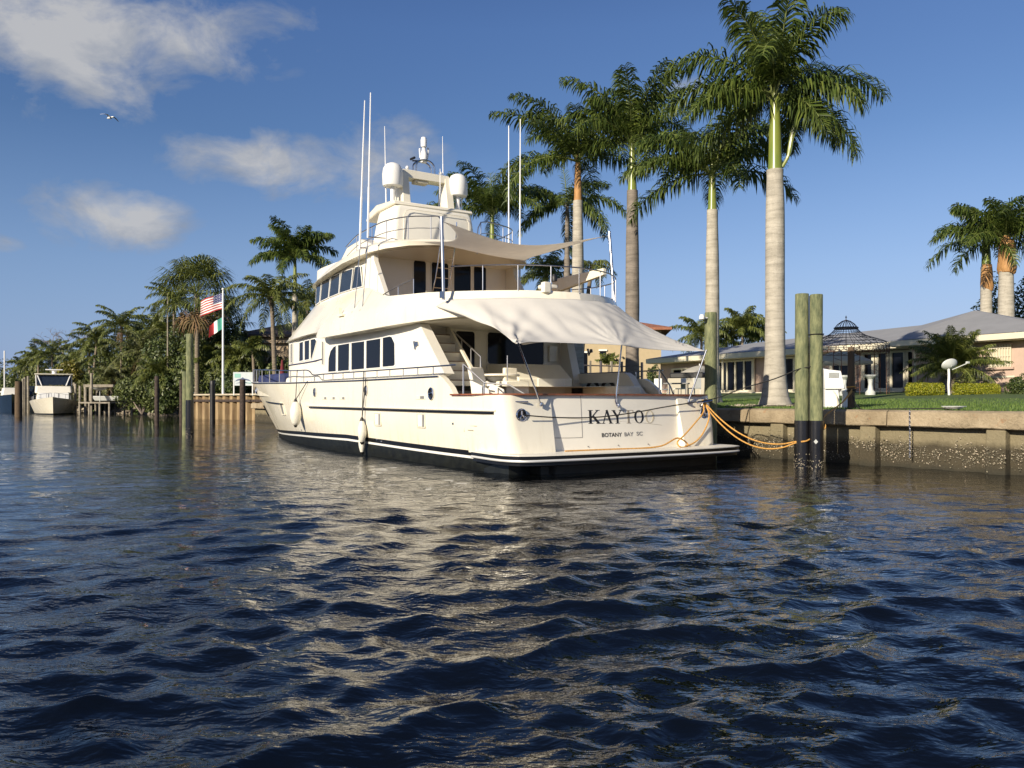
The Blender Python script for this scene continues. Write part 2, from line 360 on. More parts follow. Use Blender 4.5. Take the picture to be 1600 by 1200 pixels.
def smooth_path(pts, k=6):
    pts = [Vector(p) for p in pts]; out = []
    for i in range(len(pts) - 1):
        p0 = pts[max(i - 1, 0)]; p1 = pts[i]; p2 = pts[i + 1]; p3 = pts[min(i + 2, len(pts) - 1)]
        for j in range(k):
            t = j / k; out.append(.5 * ((2 * p1) + (p2 - p0) * t + (2 * p0 - 5 * p1 + 4 * p2 - p3) * t * t + (3 * p1 - p0 - 3 * p2 + p3) * t ** 3))
    out.append(pts[-1]); return out
def sag(a, c, s, n=14):
    a, c = Vector(a), Vector(c); return [a.lerp(c, i / n) - Vector((0, 0, s * 4 * (i / n) * (1 - i / n))) for i in range(n + 1)]
#@@WATER
# ------------------------------------------------------------------ water: one sheet of real waves to the horizon
def make_water():
    rng = np.random.default_rng(11)
    rs = [0.6]
    while rs[-1] < 120: rs.append(rs[-1] * 1.0072)
    while rs[-1] < 5000: rs.append(rs[-1] * 1.09)
    rs = np.array(rs); a1 = np.linspace(-50, 50, 560); a2 = np.linspace(50, 310, 110)[1:-1]; aa = np.radians(np.concatenate([a1, a2]))
    Rr, A = np.meshgrid(rs, aa, indexing='ij'); X = Rr * np.sin(A); Y = Rr * np.cos(A); Z = np.zeros_like(X); DX = np.zeros_like(X); DY = np.zeros_like(X)
    cell = np.maximum(Rr * .0072, .01)
    N = 150; lam = np.exp(rng.uniform(math.log(.07), math.log(1.02), N))
    wind = math.radians(100)
    for L in lam:
        th = wind + rng.normal(0, .72); k = 2 * math.pi / L; ph = rng.uniform(0, 6.283)
        steep = .042 * rng.uniform(.5, 1.3) * (1.0 if L < .45 else (.45 / L) ** .55)
        amp = steep / k; fade = np.clip(1.35 - cell * 4.5 / L, 0, 1)
        arg = k * (math.cos(th) * X + math.sin(th) * Y) + ph
        Z += amp * fade * np.sin(arg); c = np.cos(arg) * amp * fade * 1.05; DX += c * math.cos(th); DY += c * math.sin(th)
    # gusts: patches of calmer and rougher water
    g = .85 + .3 * np.sin(X * .21 + 1.3 * np.sin(Y * .13)) * np.sin(Y * .17 + .8 * np.sin(X * .19))
    X = X + DX * g; Y = Y + DY * g; Z = Z * g
    nr, na = X.shape; co_ = np.stack([X, Y, Z], -1).reshape(-1, 3)
    i = np.arange(nr - 1)[:, None]; j = np.arange(na)[None, :]; j2 = (j + 1) % na
    f = np.stack([i * na + j, (i + 1) * na + j, (i + 1) * na + j2, i * na + j2], -1).reshape(-1, 4)
    me = bpy.data.meshes.new('water'); me.vertices.add(len(co_) + 1); me.vertices.foreach_set('co', np.vstack([co_, [[0, 0, 0]]]).astype(np.float32).ravel())
    cen = len(co_); tri = np.stack([np.full(na, cen), np.arange(na), (np.arange(na) + 1) % na], -1)
    nl = f.size + tri.size; me.loops.add(nl); me.loops.foreach_set('vertex_index', np.concatenate([f.ravel(), tri.ravel()]).astype(np.int32))
    me.polygons.add(len(f) + len(tri)); ls = np.concatenate([np.arange(len(f)) * 4, len(f) * 4 + np.arange(len(tri)) * 3])
    me.polygons.foreach_set('loop_start', ls.astype(np.int32)); me.update(calc_edges=True); me.validate(); me.flip_normals() if me.polygons[0].normal.z < 0 else None
    me.shade_smooth(); me.materials.append(M['water'])
    o = bpy.data.objects.new('water', me); sc.collection.objects.link(o); tag(o, kind='structure')
make_water()
#@@YACHT
# ------------------------------------------------------------------ motor yacht (local frame: x forward, y port, z up, origin at the stern on the waterline)
def sheer(u):
    if u < 2.45: return 1.69
    if u < 3.15:
        t = (u - 2.45) / .7; return 1.69 + .50 * (t ** .55 if t < .5 else 1 - .34 * (1 - t) ** 1.3 * 2)
    return interp(u, [(3.15, 2.18), (8, 2.17), (14, 2.2), (19, 2.28), (24, 2.40), (28.9, 2.56)])
def stemu(z): return 25.15 + max(0, (z + .3)) * 1.0 if z < 2.6 else 28.05
def half(u, z):
    us = stemu(z); s = min(1.0, max(0, u / us)); k = min(max((z + .2) / 2.6, 0), 1)
    B = 3.12 + .22 * min(1, max(0, (z + .6) / 1.6))
    s0 = lerp(.30, .46, k); ex = lerp(1.9, 2.5, k)
    f = 1 - max(0, (s - s0) / (1 - s0)) ** ex
    return max(0.0, B * f * (1 - .035 * max(0, 1 - u / 3.0)))
def stripez(u): return interp(u, [(0, .27), (5, .33), (9, .40), (14, .33), (20, .19), (26, .05)])
yacht = empty('motor_yacht', (YS[0], YS[1], 0), R(123.5), 'large cream white three deck motor yacht with KAYTOO lettered on its stern', 'yacht')
def both(fn):
    for s in (1, -1): fn(s)
def hull():
    nu = 72; us = []
    def lv(u):
        a = stripez(u); sh = sheer(u)
        return [-.9, -.25, a - .03, a + .03, a + .035, a + .15] + [lerp(a + .155, sh, t) for t in (0, .15, .3, .45, .6, .75, .9, 1)]
    nl = 14
    b = MB()
    for s in (1, -1):
        rows = []
        ts = sorted(list(np.linspace(0, 1, 60)) + list(np.linspace(.052, .084, 12)) )
        for i in range(nu):
            t = float(ts[i]); row = []
            base = .95 + t * 26.95
            L = None
            for j in range(nl):
                # every level runs from the transom to its own stem
                u = base; zz = lv(u)[j]; ue = stemu(zz) ; u2 = .95 + (ue - .95) * t; zz = lv(u2)[j]
                h = half(u2, zz) * (.72 if j == 0 else 1)
                if i == nu - 1: h = 0
                row.append((u2, s * h, zz))
            hi = row[-1]
            row += [(hi[0] - .02, s * max(0, abs(hi[1]) - .13), hi[2] + .0), (hi[0] - .02, s * max(0, abs(hi[1]) - .14), hi[2] - .55)]
            rows.append(row)
        n0 = len(b.f); b.grid(rows)
        w_ = nl + 1
        for q in range(n0, len(b.f)):
            j = (q - n0) % w_; b.mi[q] = {0: 1, 1: 1, 2: 2, 3: 1, 4: 3}.get(j, 0)
    # bottom transom closing
    o = b.build('hull', ['gel', 'bottom', 'white', 'boot'], yacht, angle=50)
    # dark cap rail line and rub rails
    b = MB()
    for s in (1, -1):
        pts = [(u, s * (half(u, sheer(u)) + .012), sheer(u) - .03) for u in [3.1 + i * .42 for i in range(62)] if u < 27.95]
        b.tube(pts, .022, 6)
    b.build('sheer_line', 'chromed', yacht)
    def rub(s):
        b = MB(); b.tube([(u, s * (half(u, 1.30) + .02), 1.30 + .003 * u) for u in [.75 + i * .35 for i in range(33)]], .035, 8); b.build('rub_rail', 'boot', yacht)
        b = MB(); b.tube([(u, s * (half(u, 1.345) + .012), 1.352 + .003 * u) for u in [.7 + i * .35 for i in range(34)]], .022, 8); b.build('rub_rail_base', 'gel', yacht)
        b = MB(); b.tube([(u, s * (half(u, 1.55) + .02), 1.45 + .022 * (u - 16)) for u in [15.2 + i * .3 for i in range(12)]], .025, 6); b.build('bow_rub_rail', 'boot', yacht)
    both(rub)
hull()
def zs_t(z): return .45 - .10 * (1.7 - z) / 1.3      # transom rake (u at centre)
def tr_u(v, z): return zs_t(z) + .10 * (v / 2.1) ** 2
def transom():
    b = MB(); rows = []
    for i in range(9):
        z = lerp(.36, 1.69, i / 8); rows.append([(tr_u(v, z), v, z) for v in [-2.15 + 4.3 * j / 16 for j in range(17)]])
    b.grid(rows); b.grid([[(x + .12, y, z) for (x, y, z) in rows[-1]], rows[-1]])
    rows2 = [[(x + .12, y, z) for (x, y, z) in r] for r in (rows[-1], rows[0])]; b.grid(rows2)
    b.build('transom', 'gel2', yacht)
    b = MB(); b.tube([(tr_u(v, .35) + .1, v, -.3) for v in (-2.6, 2.6)], .01, 4)
    b.box((.85, 0, -.25), (1.0, 6.3, .95)); b.box((.2, 0, -.3), (.5, 5.2, .95)); b.build('transom_base', 'bottom', yacht)
    # the two corner wings with rounded outer corners
    def wing(s):
        b = MB(); rows = []
        for i in range(12):
            t = i / 11; z = lerp(.40, 1.69, t); ua = lerp(.25, .52, t); vi = lerp(1.96, 1.92, t); vo = half(.9, z) + .015
            prof = [(1.6, vi), (ua + .02, vi), (ua, vi + .02)]
            r = .38
            for k in range(9):
                a = math.pi / 2 * k / 8; prof.append((ua + r - r * math.cos(a) if k else ua, vo - r + r * math.sin(a)))
            prof += [(1.2, vo + .002), (1.9, half(1.9, z) + .004)]
            rows.append([(x, s * y, z) for x, y in prof])
        b.grid(rows); top = rows[-1]; b.add(top, [tuple(range(len(top)))])
        b.build('corner_wing', 'gel', yacht, angle=40)
        # recessed fairlead, hand rail, awning pole hook
        v0, z0 = 2.78, 1.26; u0 = lerp(.25, .52, (z0 - .4) / 1.29) - .008
        b = MB()
        for rr, m_ in ((.125, 0),):
            b.tube([(u0 - .012 + .0 * k, s * v0 + .125 * math.cos(6.28319 * k / 20), z0 + .125 * math.sin(6.28319 * k / 20)) for k in range(21)], .022, 8)
        b.build('fairlead', 'chrome', yacht)
        b = MB(); b.prism([(.11 * math.cos(6.28319 * k / 16), .11 * math.sin(6.28319 * k / 16)) for k in range(16)], lambda a, c, t: (u0 + t, s * v0 + a, z0 + c), -.006, .03); ob = b.build('fairlead_throat', 'black', yacht)
        b = MB(); b.tube([(u0 - .03, s * v0 - .07, z0 - .07), (u0 - .03, s * v0, z0 + .01), (u0 - .03, s * v0 + .07, z0 - .07)], .022, 6); b.tube([(u0 - .03, s * v0, z0 + .01), (u0 - .03, s * v0, z0 + .09)], .022, 6); b.build('fairlead_roller', 'chrome', yacht)
        b = MB(); b.tube([(.66, s * (v0 + .30), 1.53), (.56, s * (v0 + .30), 1.545), (.43, s * (v0 - .18), 1.545), (.50, s * (v0 - .20), 1.53)], .02, 6); b.build('grab_rail', 'chrome', yacht)
        b = MB(); b.lathe([(0, 0), (.055, 0), (.055, .02), (.02, .04), (0, .04)], (0, 0, 0), 12); b.build('pole_socket', 'chrome', yacht, loc=(.42, s * 2.25, 1.50))
    both(wing)
    b = MB(); P = None
    def capline():
        pts = [(2.5, half(2.5, 1.69) - .04, 1.71), (1.6, half(1.6, 1.69) - .03, 1.71), (.95, 3.16, 1.71), (.66, 3.03, 1.71), (.53, 2.8, 1.71), (.54, 2.1, 1.71)]
        pts += [(tr_u(v, 1.7) + .03, v, 1.71) for v in [1.9 - .38 * j for j in range(11)]]
        pts += [(x, -y, z) for x, y, z in reversed(pts[:6])]; return pts
    for (dv, dz) in ((0, 0), ):
        pts = capline(); rows = []
        for i, p in enumerate(pts):
            t = (Vector(pts[min(i + 1, len(pts) - 1)]) - Vector(pts[max(i - 1, 0)])).normalized(); n = Vector((-t.y, t.x, 0))
            a = Vector(p); rows.append([a + n * .05 + Vector((0, 0, -.018)), a - n * .1 + Vector((0, 0, -.018)), a - n * .1 + Vector((0, 0, .018)), a + n * .05 + Vector((0, 0, .018))])
        b.grid(rows, True)
    b.build('teak_cap_rail', 'teak', yacht, angle=60)
    # boarding door seams
    b = MB()
    def seam(p): b.tube([(tr_u(v, z) - .002, v, z) for v, z in p], .006, 4)
    seam([(1.94, 1.68), (1.94, .75)]); seam([(1.12, 1.68), (1.12, .74)])
    seam([(1.94, .745), (1.5, .735), (1.12, .735)]); b.build('door_seam', 'seam', yacht)
    b = MB(); b.tube([(tr_u(v, z) - .003, v, z) for v, z in [(1.95, 1.20), (1.1, 1.15), (.2, 1.10), (-.8, 1.03), (-1.35, .975)]], .0035, 4); b.build('transom_crease', 'gold2', yacht)
    for v in (.98, .1, -.85):
        b = MB(); b.lathe([(0, 0), (.014, 0), (.014, .02), (0, .02)], (0, 0, 0), 8); b.build('transom_stud', 'chrome', yacht, loc=(tr_u(v, .52) - .02, v, .53), rot=(0, R(90), 0))
    # letters
    def letters():
        S = .042
        def ser(x0, x1, y): return [(x0, y - .018), (x1, y - .018), (x1, y + .018), (x0, y + .018)]
        def stroke(a, c, wd):
            dx, dy = c[0] - a[0], c[1] - a[1]; l = math.hypot(dx, dy); nx, ny = -dy / l * wd / 2, dx / l * wd / 2
            return [(a[0] - nx, a[1] - ny), (c[0] - nx, c[1] - ny), (c[0] + nx, c[1] + ny), (a[0] + nx, a[1] + ny)]
        G = {'K': (.88, [stroke((.2, 0), (.2, 1), .16), ser(.04, .37, .0), ser(.04, .37, 1), stroke((.24, .42), (.72, 1), .06), stroke((.36, .58), (.78, 0), .16), ser(.56, .86, 1), ser(.6, .94, 0)]),
             'A': (.92, [stroke((.16, 0), (.48, 1.02), .06), stroke((.46, 1.02), (.78, 0), .16), stroke((.25, .34), (.66, .34), .05), ser(.03, .3, 0), ser(.62, .95, 0)]),
             'Y': (.86, [stroke((.14, 1), (.45, .46), .16), stroke((.46, .46), (.74, 1), .06), stroke((.45, .5), (.45, 0), .15), ser(.0, .3, 1), ser(.6, .88, 1), ser(.28, .62, 0)]),
             'T': (.84, [stroke((.42, 0), (.42, 1), .15), ser(.04, .8, 1), stroke((.055, 1), (.055, .8), .035), stroke((.785, 1), (.785, .8), .035), ser(.25, .59, 0)])}
        def ring(w0, h, th, tv_):
            o_ = [(w0 / 2 + w0 / 2 * math.cos(6.28319 * k / 28), .5 + h / 2 * math.sin(6.28319 * k / 28)) for k in range(28)]
            i_ = [(w0 / 2 + (w0 / 2 - th) * math.cos(6.28319 * k / 28), .5 + (h / 2 - tv_) * math.sin(6.28319 * k / 28)) for k in range(28)]
            return [[o_[k], o_[(k + 1) % 28], i_[(k + 1) % 28], i_[k]] for k in range(28)]
        x = 1.0; H = .30
        spec = [('K', 'black', .86), ('A', 'black', .92), ('Y', 'black', .80), ('T', 'tletter', .78), ('O', 'black', 1.0), ('O', 'gold', .9)]  # T and last O are paler: their gold reflection is painted in
        xs = [918, 938.5, 955, 972.6, 990.3, 1007.5]; we = [19, 17.5, 16.5, 17, 15, 15]
        for (ch, mt, _), px, wpx in zip(spec, xs, we):
            v0 = aft(px, 652, .43)[0]; v1 = aft(px + wpx, 652, .43)[0]; W_ = (v0 - v1)
            polys, gw = (ring(.86, 1.04, .17, .05), .86) if ch == 'O' else (G[ch][1], G[ch][0])
            b = MB(); zb = lerp(1.05, 1.035, (px - 917) / 91)
            for k, pl in enumerate(polys):
                b.prism(pl, lambda a, c, t: (tr_u(v0 - a / gw * W_, zb + c * H) - t, v0 - a / gw * W_, zb + c * H), -.002, .004 + (k % 7) * .0004 if ch != 'O' else .005)
            b.build('name_letter', mt, yacht, smooth=False)
        # home port in plain capitals
        def plain(txt, vs, ve, z0, h, mt, name):
            cu = bpy.data.curves.new('t', 'FONT'); cu.body = txt; cu.size = 1; cu.offset = .018; cu.extrude = 0; cu.resolution_u = 3
            ob = bpy.data.objects.new('t', cu); sc.collection.objects.link(ob); dg = bpy.context.evaluated_depsgraph_get(); me = bpy.data.meshes.new_from_object(ob.evaluated_get(dg))
            bpy.data.objects.remove(ob); xsn = [p.co.x for p in me.vertices]; ysn = [p.co.y for p in me.vertices]; x0, x1, y0, y1 = min(xsn), max(xsn), min(ysn), max(ysn)
            for p in me.vertices:
                a = (p.co.x - x0) / (x1 - x0); c = (p.co.y - y0) / (y1 - y0); v = lerp(vs, ve, a); z = z0 + c * h; p.co = (tr_u(v, z) - .006, v, z)
            me.materials.clear(); me.materials.append(M[mt]); o2 = bpy.data.objects.new(name, me); sc.collection.objects.link(o2); o2.parent = yacht
        va = aft(940, 679, .39)[0]; vb = aft(971, 679, .39)[0]; vc = aft(975, 679, .39)[0]; vd = aft(989, 679, .39)[0]; ve = aft(994, 679, .39)[0]; vf = aft(1004, 679, .39)[0]
        plain('BOTANY', va, vb, .73, .095, 'black', 'port_lettering'); plain('BAY', vc, vd, .735, .093, 'grey', 'port_lettering'); plain('SC', ve, vf, .74, .093, 'grey', 'port_lettering')
    letters()
transom()
def platform():
    out = [(1.6, 3.30), (.6, 3.42), (.1, 3.42), (-.25, 3.28), (-.40, 2.95), (-.50, 2), (-.54, 1), (-.55, 0)]
    out = out + [(x, -y) for x, y in reversed(out[:-1])]
    def layer(name, off, z0, z1, mt):
        b = MB(); n = len(out); c = []
        for i, (x, y) in enumerate(out):
            t = Vector((out[min(i + 1, n - 1)][0] - out[max(i - 1, 0)][0], out[min(i + 1, n - 1)][1] - out[max(i - 1, 0)][1])).normalized(); c.append((x + t.y * off, y - t.x * off))
        b.prism(c, lambda a, q, t: (a, q, t), z0, z1); b.build(name, mt, yacht, angle=30)
    layer('swim_platform', 0.03, .365, .425, 'boot')
    layer('platform_deck', 0.0, .425, .437, 'teakdeck')
    layer('platform_white_edge', .045, .427, .447, 'gel2')
    layer('platform_base', -.02, .225, .30, 'boot')
    b = MB()
    n = len(out); pts = []
    for i, (x, y) in enumerate(out):
        t = Vector((out[min(i + 1, n - 1)][0] - out[max(i - 1, 0)][0], out[min(i + 1, n - 1)][1] - out[max(i - 1, 0)][1])).normalized(); pts.append((x + t.y * .02, y - t.x * .02, .325))
    b.tube(smooth_path(pts, 3), .028, 8); b.build('platform_rub_rail', 'brushed', yacht)
    for v in (-2.3, 2.3): b = MB(); b.box((.2, v, 0), (.5, .18, .55)); b.build('platform_bracket', 'bottom', yacht)
platform()
def decks():
    b = MB(); us = [3 + i * .8 for i in range(32)]
    b.grid([[(u, half(u, 2.0) - .1, 1.93), (u, -half(u, 2.0) + .1, 1.93)] for u in us]); b.build('side_deck', 'gel2', yacht)
    b = MB(); b.box((3.4, 0, 1.2), (5.6, 6.2, .04)); b.build('cockpit_sole', 'teakdeck', yacht)
    b = MB(); b.box((22.6, .2, 2.28), (3.6, 2.4, .9)); b.build('foredeck_cover', 'navy', yacht, bevel=.15)
    b = MB(); b.prism([(18.0, 1.9), (20.2, 1.9), (20.0, 2.5), (18.0, 2.75)], lambda a, c, t: (a, t, c), -1.5, 1.5); b.build('foredeck_trunk', 'gel2', yacht, bevel=.08)
decks()
# --- main deck house
def hw(u):   # half width of the main house
    return interp(u, [(4, 2.9), (12.2, 2.9), (12.8, 2.84), (15.2, 2.78), (16.1, 2.66), (16.9, 2.2), (17.5, 1.4), (17.8, .7), (17.9, 0)])
def house():
    def sidewall(s):
        b = MB(); us = [6.2, 8, 10, 12.2, 12.8, 14, 15.2, 15.7, 16.1, 16.5, 16.9, 17.2, 17.5, 17.8, 17.9]
        b.grid([[(u, s * hw(u), z) for z in (1.9, 2.6, 3.2, 3.9)] for u in us])
        # raked aft end of the side wall
        pl = [(6.2, 1.25), (5.0, 1.25), (4.2, 2.15), (3.62, 2.24), (3.80, 2.42), (5.05, 3.66), (5.15, 3.9), (6.2, 3.9)]
        if s < 0: pl = [(6.6, 1.25), (5.9, 1.25), (5.55, 2.2), (6.0, 3.66), (6.1, 3.9), (6.6, 3.9)]
        b.prism(pl, lambda a, c, t: (a, s * t, c), 2.62, 2.9)
        b.build('house_side', 'gel2', yacht)
    both(sidewall)
    b = MB(); b.grid([[(6.2, v, z) for v in (2.65, 0, -2.65)] for z in (1.2, 3.9)]); b.build('aft_bulkhead', 'gel2', yacht)
house()
def framed(name, pts, off, parent, frame=.02, gm='glass', fm='white'):
    """dark pane with a raised frame; pts are 3d corners, off = outward vector"""
    off = Vector(off); P = [Vector(p) for p in pts]; n = len(P)
    b = MB(); b.add([p + off * .012 for p in P], [tuple(range(n))]); g = b.build(name, gm, parent, smooth=False, recalc=False)
    if frame:
        b = MB(); c = sum(P, Vector()) / n
        rows = []
        for p in P + [P[0]]:
            q = p + (p - c).normalized() * frame; rows.append([q, q + off * .022, p + off * .024, p + off * .008])
        b.grid(rows); b.build('window_frame', fm, g, smooth=False)
    return g
def side_pane(px, v, s=1, wall=None, **k):
    pts = []
    for a, c in px:
        u, z = side(a, c, v); pts.append((u, s * (wall(u) if wall else v), z))
    return framed('window', pts, (0, s, 0), yacht, **k)
def side_windows():
    P = lambda x, y: (400 + x / 4, 460 + y / 4)
    W = [[P(455, 484), P(457, 405), P(470, 355), P(490, 328), P(504, 322), P(503, 481)], [P(515, 480), P(516, 318), P(587, 306), P(585, 474)], [P(600, 472), P(600, 304), P(681, 293), P(680, 465)],
         [P(692, 463), P(693, 290), P(782, 276), P(780, 456)], [P(795, 453), P(796, 272), P(838, 263), P(852, 267), P(870, 305), P(872, 438), P(864, 447)]]
    for s in (1, -1):
        for w_ in W: side_pane(w_, 2.9, s, frame=.035)
        W2 = [[P(266, 418), P(268, 303), P(292, 296), P(292, 412)], [P(302, 411), P(302, 293), P(334, 286), P(333, 405)], [P(343, 403), P(343, 284), P(372, 278), P(384, 292), P(366, 350), P(350, 400)]]
        for w_ in W2: side_pane(w_, 2.84, s, wall=hw, frame=.04)
        for w_ in [[P(220, 430), P(222, 316), P(227, 314), P(226, 428)], [P(232, 427), P(232, 313), P(243, 309), P(243, 425)]]: side_pane(w_, 2.70, s, wall=lambda u: hw(u) + .015, frame=.02)
side_windows()
def sill():
    for s in (1, -1):
        b = MB(); b.tube([(u, s * (hw(u) + .02), z) for u, z in [(12.0, 2.93), (13, 2.90), (14, 2.88), (15.2, 2.87), (16.1, 2.87), (16.9, 2.87)]], .02, 6); b.build('window_sill', 'navy', yacht)
    def emblem(s):
        pts = [side(647 + .0, 538, 2.9), ]
        u, z = side(650, 540, 2.9); b = MB(); v = s * 2.915
        b.prism([(.13, .12), (.03, .12), (.0, -.1), (.05, -.1)], lambda a, c, t: (u + a, v + s * t, z + c), 0, .01); b.prism([(-.02, .1), (-.13, .1), (-.16, .0), (-.04, -.02), (-.0, -.08), (.02, -.08)], lambda a, c, t: (u + a, v + s * t, z + c), 0, .012)
        b.build('builder_badge', 'chromed', yacht, smooth=False)
    both(emblem)
sill()
# --- upper deck fairing: the sweeping white band round the boat deck
ST = [  # u-station tuples (bottom u,v,z), (mid), (top), (inner)
    ((18.2, 0, 3.86), (18.0, 0, 4.05), (15.5, 0, 4.92)),
    ((18.1, .8, 3.85), (17.9, .8, 4.05), (15.4, .7, 4.92)),
    ((17.7, 1.6, 3.80), (17.4, 1.55, 4.05), (15.1, 1.3, 4.92)),
    ((17.1, 2.25, 3.76), (16.8, 2.15, 4.05), (14.8, 1.8, 4.92)),
    ((16.4, 2.68, 3.74), (16.0, 2.5, 4.08), (14.3, 2.2, 4.92)),
    ((15.4, 2.92, 3.74), (15.1, 2.74, 4.12), (13.9, 2.42, 4.93)),
    ((14.2, 3.05, 3.76), (14.0, 2.9, 4.16), (13.2, 2.5, 4.94)),
    ((12.6, 3.10, 3.80), (12.5, 3.04, 4.15), (12.1, 2.52, 4.97)),
    ((11.75, 3.14, 3.80), (11.7, 3.12, 4.11), (11.4, 2.54, 4.99)),
    ((11.55, 3.28, 3.64), (11.45, 3.16, 4.10), (11.0, 2.56, 5.0)),
    ((11.2, 3.33, 3.56), (11.1, 3.22, 4.07), (10.5, 2.58, 5.01)),
    ((10.0, 3.36, 3.55), (10.0, 3.31, 4.02), (9.6, 2.62, 5.0)),
    ((8.9, 3.36, 3.55), (8.9, 3.33, 3.98), (8.7, 2.70, 4.95)),
    ((8.0, 3.35, 3.555), (8.0, 3.33, 3.97), (7.85, 2.85, 4.72)),
    ((7.2, 3.34, 3.56), (7.2, 3.33, 3.96), (7.1, 3.02, 4.52)),
    ((6.3, 3.32, 3.57), (6.3, 3.31, 3.96), (6.3, 3.10, 4.42)),
    ((5.3, 3.25, 3.58), (5.3, 3.24, 3.96), (5.3, 3.08, 4.36)),
    ((4.4, 3.06, 3.60), (4.4, 3.05, 3.97), (4.45, 2.92, 4.33)),
    ((3.7, 2.74, 3.63), (3.68, 2.74, 3.97), (3.75, 2.64, 4.30)),
    ((3.0, 2.22, 3.66), (2.98, 2.22, 3.97), (3.05, 2.14, 4.28)),
    ((2.4, 1.55, 3.69), (2.37, 1.55, 3.97), (2.45, 1.5, 4.27)),
    ((2.02, .8, 3.71), (1.98, .8, 3.97), (2.07, .78, 4.26)),
    ((1.9, 0, 3.72), (1.86, 0, 3.97), (1.95, 0, 4.26))]
def fairing():
    b = MB()
    for s in (1, -1):
        rows = []
        for bt, md, tp in ST:
            f = lambda p, q, t: tuple(lerp(p[i], q[i], t) for i in range(3))
            # inner lip direction = toward the centre line
            inn = (tp[0] + (.12 if tp[0] < 6 else 0), max(0, tp[1] - .12) if tp[1] > .1 else 0, tp[2]); low = (inn[0], inn[1], 4.0 if tp[2] < 4.8 else tp[2])
            bi = (bt[0] + (.25 if bt[0] < 4 else -.25 if bt[0] > 16.5 else 0), max(0, bt[1] - .3), bt[2] + .0); 
            r = [bi, bt, f(bt, md, .5), md, f(md, tp, .5), tp, inn, low]
            rows.append([(p[0], s * p[1], p[2]) for p in r])
        b.grid(rows)
    b.build('upper_deck_fairing', 'gel', yacht, angle=38)
    # soffit / upper deck slab
    b = MB()
    rows = []
    for bt, md, tp in ST:
        v = max(0, bt[1] - .3); u = bt[0] + (.25 if bt[0] < 4 else -.25 if bt[0] > 16.5 else 0)
        rows.append([(u, v, bt[2]), (u, v * .5, bt[2] + .02), (u, -v * .5, bt[2] + .02), (u, -v, bt[2])])
    b.grid(rows); b.build('soffit', 'gel2', yacht)
    b = MB(); rows = []
    for bt, md, tp in ST[9:]: rows.append([(tp[0] + .05, max(0, tp[1] - .1), 4.0), (tp[0] + .05, -max(0, tp[1] - .1), 4.0)])
    b.grid(rows); b.build('upper_deck', 'teakdeck', yacht)
fairing()
# --- sky lounge
def lw(u): return interp(u, [(8, 2.44), (11, 2.5), (13.2, 2.46), (13.9, 2.36), (14.5, 2.05), (15, 1.5), (15.3, .8), (15.4, 0)])
def lounge():
    us = [9.0, 10, 11, 12, 13.2, 13.6, 13.9, 14.2, 14.5, 14.8, 15, 15.2, 15.3, 15.4]
    b = MB()
    for s in (1, -1): b.grid([[(u, s * max(0, lw(u) + .06 - (z - 4.9) * .04), z) for z in (4.0, 4.9, 5.5, 6.15)] for u in us])
    b.build('lounge_side', 'gel2', yacht)
    def fin(s):
        b = MB(); b.prism([(9.05, 4.0), (7.55, 4.0), (7.55, 4.45), (7.75, 4.62), (8.55, 5.75), (8.6, 6.1), (9.05, 6.1)], lambda a, c, t: (a, s * t, c), 2.42, 2.60); b.build('wing_fin', 'gel2', yacht, bevel=.02)
    both(fin)
    b = MB(); b.grid([[(9.05, v, z) for v in (2.5, 0, -2.5)] for z in (4.0, 6.15)]); b.build('lounge_aft_wall', 'gel2', yacht)
    # forward side windows
    Q = lambda x, y: (460 + x / 4, 200 + y / 4)
    W = [[Q(125, 1104), Q(133, 988), Q(175, 968), Q(163, 1088)], [Q(171, 1084), Q(183, 962), Q(234, 938), Q(222, 1060)], [Q(228, 1058), Q(243, 932), Q(300, 908), Q(290, 1034)],
         [Q(296, 1032), Q(312, 902), Q(378, 880), Q(364, 1010)], [Q(372, 1006), Q(392, 872), Q(412, 866), Q(422, 868), Q(434, 990)]]
    for s in (1, -1):
        for w_ in W: side_pane(w_, 2.5, s, wall=lambda u: lw(u) + .07, frame=.03, gm='glass_sky')
    # aft windows and door
    A = [[(646, 408), (665, 406), (665, 456), (646, 458)], [(674, 409), (700, 411), (700, 455), (674, 455)], [(709, 412), (735, 414), (735, 452), (709, 452)], [(740, 415), (759, 416), (759, 452), (740, 452)]]
    for a in A:
        pts = [(9.05, *aft(px, py, 9.05)) for px, py in a]; z0 = 4.15
        pts = [(u, v, z if k < 2 else z0) for k, (u, v, z) in enumerate(pts)]
        zz = sum(p[2] for p in pts[:2]) / 2; v0, v1 = pts[0][1], pts[1][1]; r = .08
        ring = [(9.05, v0 - .0, 4.2), (9.05, v0, zz - r), (9.05, v0 - .03, zz - .03), (9.05, v0 - r, zz), (9.05, v1 + r, zz), (9.05, v1 + .03, zz - .03), (9.05, v1, zz - r), (9.05, v1, 4.2)]
        framed('aft_window', ring, (-1, 0, 0), yacht, frame=.05, fm='gel2')
lounge()
